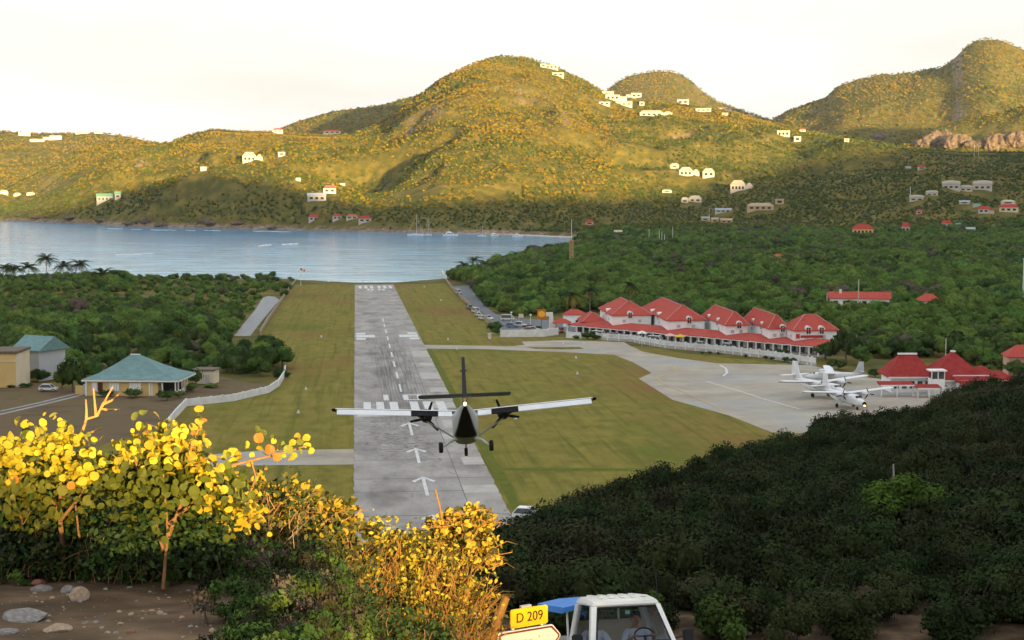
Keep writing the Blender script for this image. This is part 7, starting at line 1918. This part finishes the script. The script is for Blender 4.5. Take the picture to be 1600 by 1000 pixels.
# ------------------------------------------------------------------ road sign
def text_mesh(txt, size, m, name, parent, loc, rot, sx=1.0, ext=0.004):
    cu = bpy.data.curves.new(name, 'FONT'); cu.body = txt; cu.size = size; cu.extrude = ext; cu.align_x = 'CENTER'; cu.align_y = 'CENTER'
    tmp = bpy.data.objects.new(name + '_tmp', cu); COL.objects.link(tmp); bpy.context.view_layer.update()
    me = bpy.data.meshes.new_from_object(tmp.evaluated_get(bpy.context.evaluated_depsgraph_get())); bpy.data.objects.remove(tmp)
    me.materials.clear(); me.materials.append(m)
    o = bpy.data.objects.new(name, me); link(o, parent); o.location = loc; o.rotation_euler = rot; o.scale = (sx, 1, 1); return o
M_SY = mat('sign_plate_yellow', [(0.3, (0.62, 0.38, 0.01)), (0.7, (0.72, 0.46, 0.015))], scale=3, rough=0.45); M_SW = mat('sign_plate_white', (0.70, 0.68, 0.64), rough=0.45); M_SB = mat('sign_border', (0.16, 0.035, 0.012), rough=0.5); M_SK = mat('sign_letters', (0.045, 0.02, 0.01), rough=0.5); M_GALV = mat('galvanised', (0.45, 0.46, 0.47), rough=0.45, metal=0.5)
sc_ = at(826, 962, 22.0)
gz_ = land1(sc_.x, 22.0)
sg = thing('road_sign', 'yellow D 209 plate above a white arrow sign with dark border', 'sign', (sc_.x, 22.0, gz_), R(31))
zp = sc_.z - gz_ - 0.01
def rrect(w, h, r=0.03, n=4):
    return [(sx * (w / 2 - r) + r * math.cos(a), sz * (h / 2 - r) + r * math.sin(a)) for sx, sz, a0 in ((1, 1, 0), (-1, 1, 90), (-1, -1, 180), (1, -1, 270)) for a in [R(a0 + 90 * i / n) for i in range(n + 1)]]
pl_ = MB().poly([(x_, -0.02, zp + z_) for x_, z_ in rrect(0.585, 0.255)], (0, 0.025, 0)).build('number_plate', M_SY, sg)
text_mesh('D 209', 0.185, M_SK, 'lettering', pl_, (0, -0.025, zp), (R(90), 0, 0), 0.92)
za = zp - 0.325
arrow = [(-0.46, 0.165), (-0.49, 0.135), (-0.49, -0.135), (-0.46, -0.165), (0.36, -0.165), (0.38, -0.16), (0.50, -0.02), (0.50, 0.02), (0.38, 0.16), (0.36, 0.165)]
def arr(k, off): return [(x_ * (1 - k * 0.055), off, za + z_ * (1 - k * 0.14)) for x_, z_ in arrow]
sgb = MB().poly(arr(0, -0.012), (0, 0.03, 0)).build('arrow_panel', M_SW, sg)
MB().poly(arr(0.55, -0.0155), (0, 0.003, 0)).build('border', M_SB, sgb); MB().poly(arr(1.6, -0.0195), (0, 0.0035, 0)).build('face', M_SW, sgb)
lt = MB()     # only the worn tops of the place name and an apostrophe can be made out
for x_, z_, h_, sl_ in ((-0.14, -0.03, 0.09, 0.25), (-0.09, -0.03, 0.09, 0.25), (-0.05, -0.025, 0.1, -0.2), (0.0, -0.03, 0.09, 0.2), (0.04, -0.03, 0.09, -0.2), (0.155, 0.035, 0.03, 0.0)):
    lt.box((x_, -0.0215, za + z_), (0.012, 0.004, h_), ry=sl_)
lt.build('lettering', mat('faded_letters', (0.40, 0.35, 0.30), rough=0.6), sgb)
for x_ in (-0.22, 0.24): MB().tube([(x_, 0.05, -0.3), (x_, 0.05, zp + 0.02)], 0.03, 8).build('post', M_GALV, sg)
MB().box((-0.03, 0.03, zp + 0.135), (0.16, 0.05, 0.035)).build('bracket', M_GALV, sg)

# ------------------------------------------------------------------ the little truck and the people in it
def windscreen_mat():
    m = bpy.data.materials.new('windscreen_glass'); m.use_nodes = True; t = m.node_tree; nd = t.nodes
    tr = nd.new('ShaderNodeBsdfTransparent'); tr.inputs['Color'].default_value = (0.60, 0.64, 0.68, 1); gl = nd.new('ShaderNodeBsdfGlossy'); gl.inputs['Roughness'].default_value = 0.03
    fz = nd.new('ShaderNodeFresnel'); fz.inputs['IOR'].default_value = 1.22
    mx_ = nd.new('ShaderNodeMixShader'); t.links.new(fz.outputs[0], mx_.inputs['Fac']); t.links.new(tr.outputs[0], mx_.inputs[1]); t.links.new(gl.outputs[0], mx_.inputs[2]); t.links.new(mx_.outputs[0], nd['Material Output'].inputs['Surface'])
    return m
M_SCREEN = windscreen_mat()
M_TRK = mat('truck_white', (0.82, 0.81, 0.76), scale=2, rough=0.35, spec=0.5, coat=0.3); M_BLUE = mat('canopy_blue', [(0.3, (0.03, 0.16, 0.50)), (0.7, (0.05, 0.24, 0.64))], scale=3, rough=0.6)
M_RUB = mat('rubber_seal', (0.02, 0.02, 0.022), rough=0.7); M_SEAT = mat('seat_cream', [(0.3, (0.50, 0.42, 0.30)), (0.7, (0.60, 0.52, 0.40))], scale=3, rough=0.8); M_INT = mat('cab_interior', (0.10, 0.10, 0.11), rough=0.8)
TY = 26.4
tc_ = at(984, 965, TY); tz = land1(tc_.x, TY) - 0.02
TYAW = R(11)
tk = thing('pickup_truck', 'small white cab-over pickup with blue canopy at the bottom of the picture', 'truck', (tc_.x, TY + 0.1, tz), TYAW)
tk.rotation_euler = (R(-12.5), 0, TYAW)
# nose toward -y.  lower cab
HW = 0.72
def cabring(y, zb, zt, wb, wt): return [(-wb, y, zb), (wb, y, zb), (wt, y, zt), (-wt, y, zt)]
MB().loft([cabring(-0.62, 0.35, 1.0, HW, HW), cabring(-0.55, 0.3, 1.05, HW + 0.01, HW + 0.005), cabring(1.05, 0.3, 1.05, HW + 0.01, HW + 0.005)]).build('cab_body', M_TRK, tk, bevel=0.04, smooth=True)
yb, yt = -0.52, -0.12; zb, zt = 1.06, 1.68; wb, wt = HW - 0.0, HW - 0.14
# pillars, roof with ribs
for s in (-1, 1):
    MB().loft([[(s * wb, yb - 0.02, zb), (s * (wb - 0.10), yb - 0.05, zb), (s * (wb - 0.10), yb + 0.06, zb), (s * wb, yb + 0.10, zb)], [(s * wt, yt - 0.02, zt), (s * (wt - 0.09), yt - 0.05, zt), (s * (wt - 0.09), yt + 0.06, zt), (s * wt, yt + 0.10, zt)]]).build('front_pillar', M_TRK, tk)
    MB().loft([[(s * wb, 0.86, zb), (s * (wb - 0.08), 0.86, zb), (s * (wb - 0.08), 1.05, zb), (s * wb, 1.05, zb)], [(s * wt, 0.86, zt), (s * (wt - 0.08), 0.86, zt), (s * (wt - 0.08), 1.05, zt), (s * wt, 1.05, zt)]]).build('rear_pillar', M_TRK, tk)
    MB().add([(s * (wb - 0.03), yb + 0.08, zb), (s * (wb - 0.03), 0.88, zb), (s * (wt - 0.03), 0.88, zt), (s * (wt - 0.03), yt + 0.08, zt)], [(0, 1, 2, 3)]).build('side_window', M_SCREEN, tk)
    # mirrors
    MB().tube([(s * HW, -0.40, 1.12), (s * (HW + 0.18), -0.48, 1.16)], 0.015, 5).build('mirror_arm', M_RUB, tk)
    MB().box((s * (HW + 0.2), -0.5, 1.16), (0.17, 0.09, 0.22)).build('mirror', M_RUB, tk, bevel=0.02)
    MB().tube([(s * 0.5, -0.64, 0.68), (s * 0.5, -0.60, 0.68)], 0.10, 14).build('headlight', M_LAMP, tk)
    for y in (0.1, 2.2):
        w = MB().tube([(s * 0.56, y, 0.27), (s * 0.72, y, 0.27)], 0.27, 16).build('wheel', M_TYRE, tk); MB().tube([(s * 0.72, y, 0.27), (s * 0.735, y, 0.27)], 0.15, 10).build('rim', M_RIM, w)
rf_ = MB().loft([[(-wt, yt - 0.05, zt - 0.02), (wt, yt - 0.05, zt - 0.02), (wt - 0.06, yt, zt + 0.09), (-wt + 0.06, yt, zt + 0.09)], [(-wt, 0.3, zt), (wt, 0.3, zt), (wt - 0.06, 0.3, zt + 0.13), (-wt + 0.06, 0.3, zt + 0.13)], [(-wt, 1.06, zt), (wt, 1.06, zt), (wt - 0.06, 1.04, zt + 0.12), (-wt + 0.06, 1.04, zt + 0.12)]]).build('cab_roof', M_TRK, tk, bevel=0.03, smooth=True)
for x_ in (-0.36, -0.18, 0, 0.18, 0.36): MB().box((x_, 0.5, zt + 0.13), (0.07, 0.9, 0.03)).build('roof_rib', M_TRK, rf_)
# windscreen with rubber seal
MB().add([(-wb + 0.09, yb - 0.02, zb + 0.03), (wb - 0.09, yb - 0.02, zb + 0.03), (wt - 0.08, yt - 0.03, zt - 0.03), (-wt + 0.08, yt - 0.03, zt - 0.03)], [(0, 1, 2, 3)]).build('windscreen', M_SCREEN, tk)
c4 = [Vector((-wb + 0.1, yb - 0.045, zb + 0.03)), Vector((wb - 0.1, yb - 0.045, zb + 0.03)), Vector((wt - 0.09, yt - 0.055, zt - 0.03)), Vector((-wt + 0.09, yt - 0.055, zt - 0.03))]
MB().tube(c4 + [c4[0]], 0.018, 6).build('windscreen_seal', M_RUB, tk)
MB().box((0, yb - 0.05, zb - 0.005), (2 * wb - 0.1, 0.1, 0.06)).build('cowl', M_TRK, tk)
for x_ in (-0.12, 0.34): MB().tube([(x_, yb - 0.085, zb + 0.02), (x_ - 0.30, yb - 0.075, zb + 0.07)], 0.012, 5).build('wiper', M_RUB, tk)
MB().box((0.02, yt - 0.035, zt - 0.12), (0.08, 0.012, 0.06)).build('inspection_sticker', mat('sticker_mint', (0.35, 0.65, 0.58)), tk)
# cab interior
MB().box((0, 0.85, 1.16), (1.2, 0.12, 0.5), rx=R(-8)).build('seat_back', M_SEAT, tk, bevel=0.03); MB().box((0, 0.5, 0.84), (1.2, 0.6, 0.14)).build('seat', M_SEAT, tk)
MB().box((0, -0.36, 1.02), (1.25, 0.24, 0.16)).build('dashboard', M_INT, tk)
sw = MB(); ring = [Vector((0.30 + 0.17 * math.cos(a), -0.10 + 0.05 * math.sin(a), 1.16 + 0.13 * math.sin(a))) for a in np.linspace(0, 2 * math.pi, 21)]
sw.tube(ring, 0.014, 6, cap=False); sw.tube([(0.30, -0.1, 1.16), (0.30, -0.3, 1.0)], 0.02, 6); sw.tube([(0.14, -0.1, 1.16), (0.46, -0.1, 1.16)], 0.012, 5); sw.build('steering_wheel', M_RUB, tk)
MB().box((0, 1.02, 1.18), (1.30, 0.05, 0.30)).build('rear_wall', M_TRK, tk)
MB().add([(-wb + 0.1, 1.02, 1.34), (wb - 0.1, 1.02, 1.34), (wt - 0.08, 1.02, zt), (-wt + 0.08, 1.02, zt)], [(0, 1, 2, 3)]).build('rear_window', M_SCREEN, tk)
# bed with sides, posts, canopy
MB().box((0, 2.15, 0.62), (1.42, 2.0, 0.08)).build('bed_floor', M_TRK, tk)
for s in (-1, 1): MB().box((s * 0.72, 2.15, 0.82), (0.05, 2.0, 0.42)).build('bed_side', M_TRK, tk)
MB().box((0, 3.14, 0.82), (1.44, 0.05, 0.42)).build('tailgate', M_TRK, tk)
for s in (-1, 1):
    for y in (1.2, 3.1): MB().tube([(s * 0.69, y, 0.8), (s * 0.69, y, 1.6)], 0.02, 6).build('canopy_post', M_TRIM, tk)
rings = []
for y in np.linspace(1.08, 3.25, 6):
    sag = 0.02 * math.sin((y - 1.08) * 6)
    prof = [(-0.80, 1.53), (-0.78, 1.63), (-0.4, 1.69 + sag), (0, 1.705 + sag), (0.4, 1.69 + sag), (0.78, 1.63), (0.80, 1.53), (0.75, 1.55), (0, 1.65), (-0.75, 1.55)]
    rings.append([(x_, y, z_) for x_, z_ in prof])
MB().loft(rings).build('canopy', M_BLUE, tk, smooth=True)
MB().tube([(wt - 0.02, -0.05, zt + 0.02), (wt + 0.0, 0.0, zt + 0.5)], 0.006, 4).build('antenna', M_RUB, tk)
MB().box((0, -0.64, 0.42), (1.3, 0.06, 0.14)).build('bumper', M_INT, tk)

M_SKIN = mat('skin', [(0.3, (0.36, 0.17, 0.10)), (0.7, (0.45, 0.23, 0.14))], scale=12, rough=0.55); M_SHIRT = mat('white_shirt', (0.66, 0.68, 0.76), rough=0.85); M_HAIR = mat('dark_hair', (0.02, 0.014, 0.010), rough=0.6); M_TROU = mat('dark_trousers', (0.05, 0.05, 0.07), rough=0.85); M_EYE = mat('eye', (0.02, 0.02, 0.02), rough=0.2)
def skin_body(name, verts, edges, mats, mat_of, root=0):
    me = bpy.data.meshes.new(name); me.from_pydata([v[:3] for v in verts], edges, [])
    o = bpy.data.objects.new(name, me); COL.objects.link(o)
    md = o.modifiers.new('skin', 'SKIN'); sv = me.skin_vertices[0].data
    for i, v in enumerate(verts): sv[i].radius = (v[3], v[4] if len(v) > 4 else v[3]); sv[i].use_root = (i == root)
    sb = o.modifiers.new('sub', 'SUBSURF'); sb.levels = 2; sb.render_levels = 2
    bpy.context.view_layer.update()
    out = bpy.data.meshes.new_from_object(o.evaluated_get(bpy.context.evaluated_depsgraph_get())); bpy.data.objects.remove(o)
    for m in mats: out.materials.append(m)
    for p in out.polygons: p.use_smooth = True; p.material_index = mat_of(p.center)
    return out
def seated(label, x, hands, shirt, lean=0.0):
    """one seated figure in truck coordinates, facing -y; hip at the seat"""
    V = [(x, 0.62, 0.98, 0.14, 0.11), (x, 0.60, 1.12, 0.14, 0.10), (x, 0.57, 1.28, 0.16, 0.10), (x, 0.55, 1.38, 0.09, 0.08), (x, 0.53, 1.45, 0.05, 0.05), (x, 0.50, 1.535, 0.072, 0.085), (x, 0.505, 1.625, 0.068, 0.08)]
    E_ = [(0, 1), (1, 2), (2, 3), (3, 4), (4, 5), (5, 6)]
    for s, hd in zip((-1, 1), hands):
        b = len(V)
        el = ((x + s * 0.27), 0.40, 1.14)
        V += [(x + s * 0.17, 0.55, 1.34, 0.062), (el[0], el[1], el[2], 0.045), ((el[0] + hd[0]) / 2, (el[1] + hd[1]) / 2, (el[2] + hd[2]) / 2, 0.036), (hd[0], hd[1], hd[2], 0.026), (hd[0], hd[1] - 0.05, hd[2] + 0.01, 0.034, 0.018)]
        E_ += [(3, b), (b, b + 1), (b + 1, b + 2), (b + 2, b + 3), (b + 3, b + 4)]
        p = len(V) - 1
        for k in range(4):
            dx = (k - 1.5) * 0.018; q = len(V); ln = (0.8, 1.0, 0.95, 0.75)[k]
            V += [(hd[0] + dx, hd[1] - 0.085 * ln, hd[2] + 0.02, 0.009), (hd[0] + dx, hd[1] - 0.10 * ln, hd[2] - 0.015, 0.0085)]; E_ += [(p, q), (q, q + 1)]
        q = len(V); V += [(hd[0] - s * 0.035, hd[1] - 0.04, hd[2] + 0.015, 0.010), (hd[0] - s * 0.04, hd[1] - 0.075, hd[2] + 0.0, 0.009)]; E_ += [(b + 3, q), (q, q + 1)]
    for s in (-1, 1):
        b = len(V); V += [(x + s * 0.10, 0.52, 0.95, 0.085), (x + s * 0.13, 0.12, 0.98, 0.065), (x + s * 0.13, -0.02, 0.62, 0.05), (x + s * 0.13, -0.14, 0.50, 0.04)]; E_ += [(0, b), (b, b + 1), (b + 1, b + 2), (b + 2, b + 3)]
    def mo(c):
        if c.z > 1.405 and abs(c.x - x) < 0.12: return 0
        if c.z < 1.0 and (abs(c.x - x) < 0.2 or c.z < 0.9): return 2
        if c.z > 1.16 and c.y > 0.38: return 1
        if c.y > 0.42: return 1
        return 0
    me = skin_body('body', V, E_, [M_SKIN, shirt, M_TROU], mo)
    M = Matrix.Translation((tk.location)) @ tk.rotation_euler.to_matrix().to_4x4() @ Matrix.Translation((0, -0.12, -0.14))
    t = bpy.data.objects.new('person', me); link(t); t.matrix_world = M; tag(t, label, 'person')
    hb = MB().ball((x, 0.525, 1.625), 0.092, 12, 8, (0.95, 1.05, 0.92)); hb.v = [v for v in hb.v]
    hm = MB(); # hair cap leaves the face free
    for i in range(len(hb.f)):
        f = hb.f[i]; cx = sum(hb.v[j][1] for j in f) / len(f); cz = sum(hb.v[j][2] for j in f) / len(f)
        if cx > 0.475 and cz > 1.55 or cz > 1.675: hm.add([hb.v[j] for j in f], [tuple(range(len(f)))])
    hm.build('hair', M_HAIR, t)
    for s in (-1, 1):
        MB().ball((x + s * 0.03, 0.432, 1.575), 0.010, 6, 4).build('eye', M_EYE, t); MB().ball((x + s * 0.078, 0.515, 1.56), 0.022, 6, 4, (0.5, 1, 1.3)).build('ear', M_SKIN, t)
    MB().ball((x, 0.420, 1.55), 0.016, 6, 4, (0.8, 1.2, 1.5)).build('nose', M_SKIN, t); MB().box((x, 0.425, 1.505), (0.045, 0.01, 0.008)).build('mouth', mat('lips', (0.25, 0.08, 0.07)), t)
    return t
seated('dark haired driver in a white shirt holding the steering wheel of the truck', 0.30, ((0.15, 0.07, 1.31), (0.45, 0.07, 1.31)), M_SHIRT)
seated('passenger half hidden at the left side of the truck cab, arm bare', -0.42, ((-0.50, 0.05, 1.06), (-0.30, 0.05, 1.06)), M_SHIRT)

# ------------------------------------------------------------------ evening air
hz = MB().box((0, 1500, 185), (11800, 5900, 400)).build('haze', None, None)
tag(hz, 'thin evening haze over the bay and hills', 'haze', kind='stuff')
mh_ = bpy.data.materials.new('haze'); mh_.use_nodes = True
for n_ in list(mh_.node_tree.nodes):
    if n_.type != 'OUTPUT_MATERIAL': mh_.node_tree.nodes.remove(n_)
pv = mh_.node_tree.nodes.new('ShaderNodeVolumePrincipled'); pv.inputs['Color'].default_value = (0.86, 0.92, 1.0, 1); pv.inputs['Density'].default_value = 0.000027; pv.inputs['Anisotropy'].default_value = 0.2
mh_.node_tree.links.new(pv.outputs['Volume'], mh_.node_tree.nodes['Material Output'].inputs['Volume'])
hz.data.materials.append(mh_)
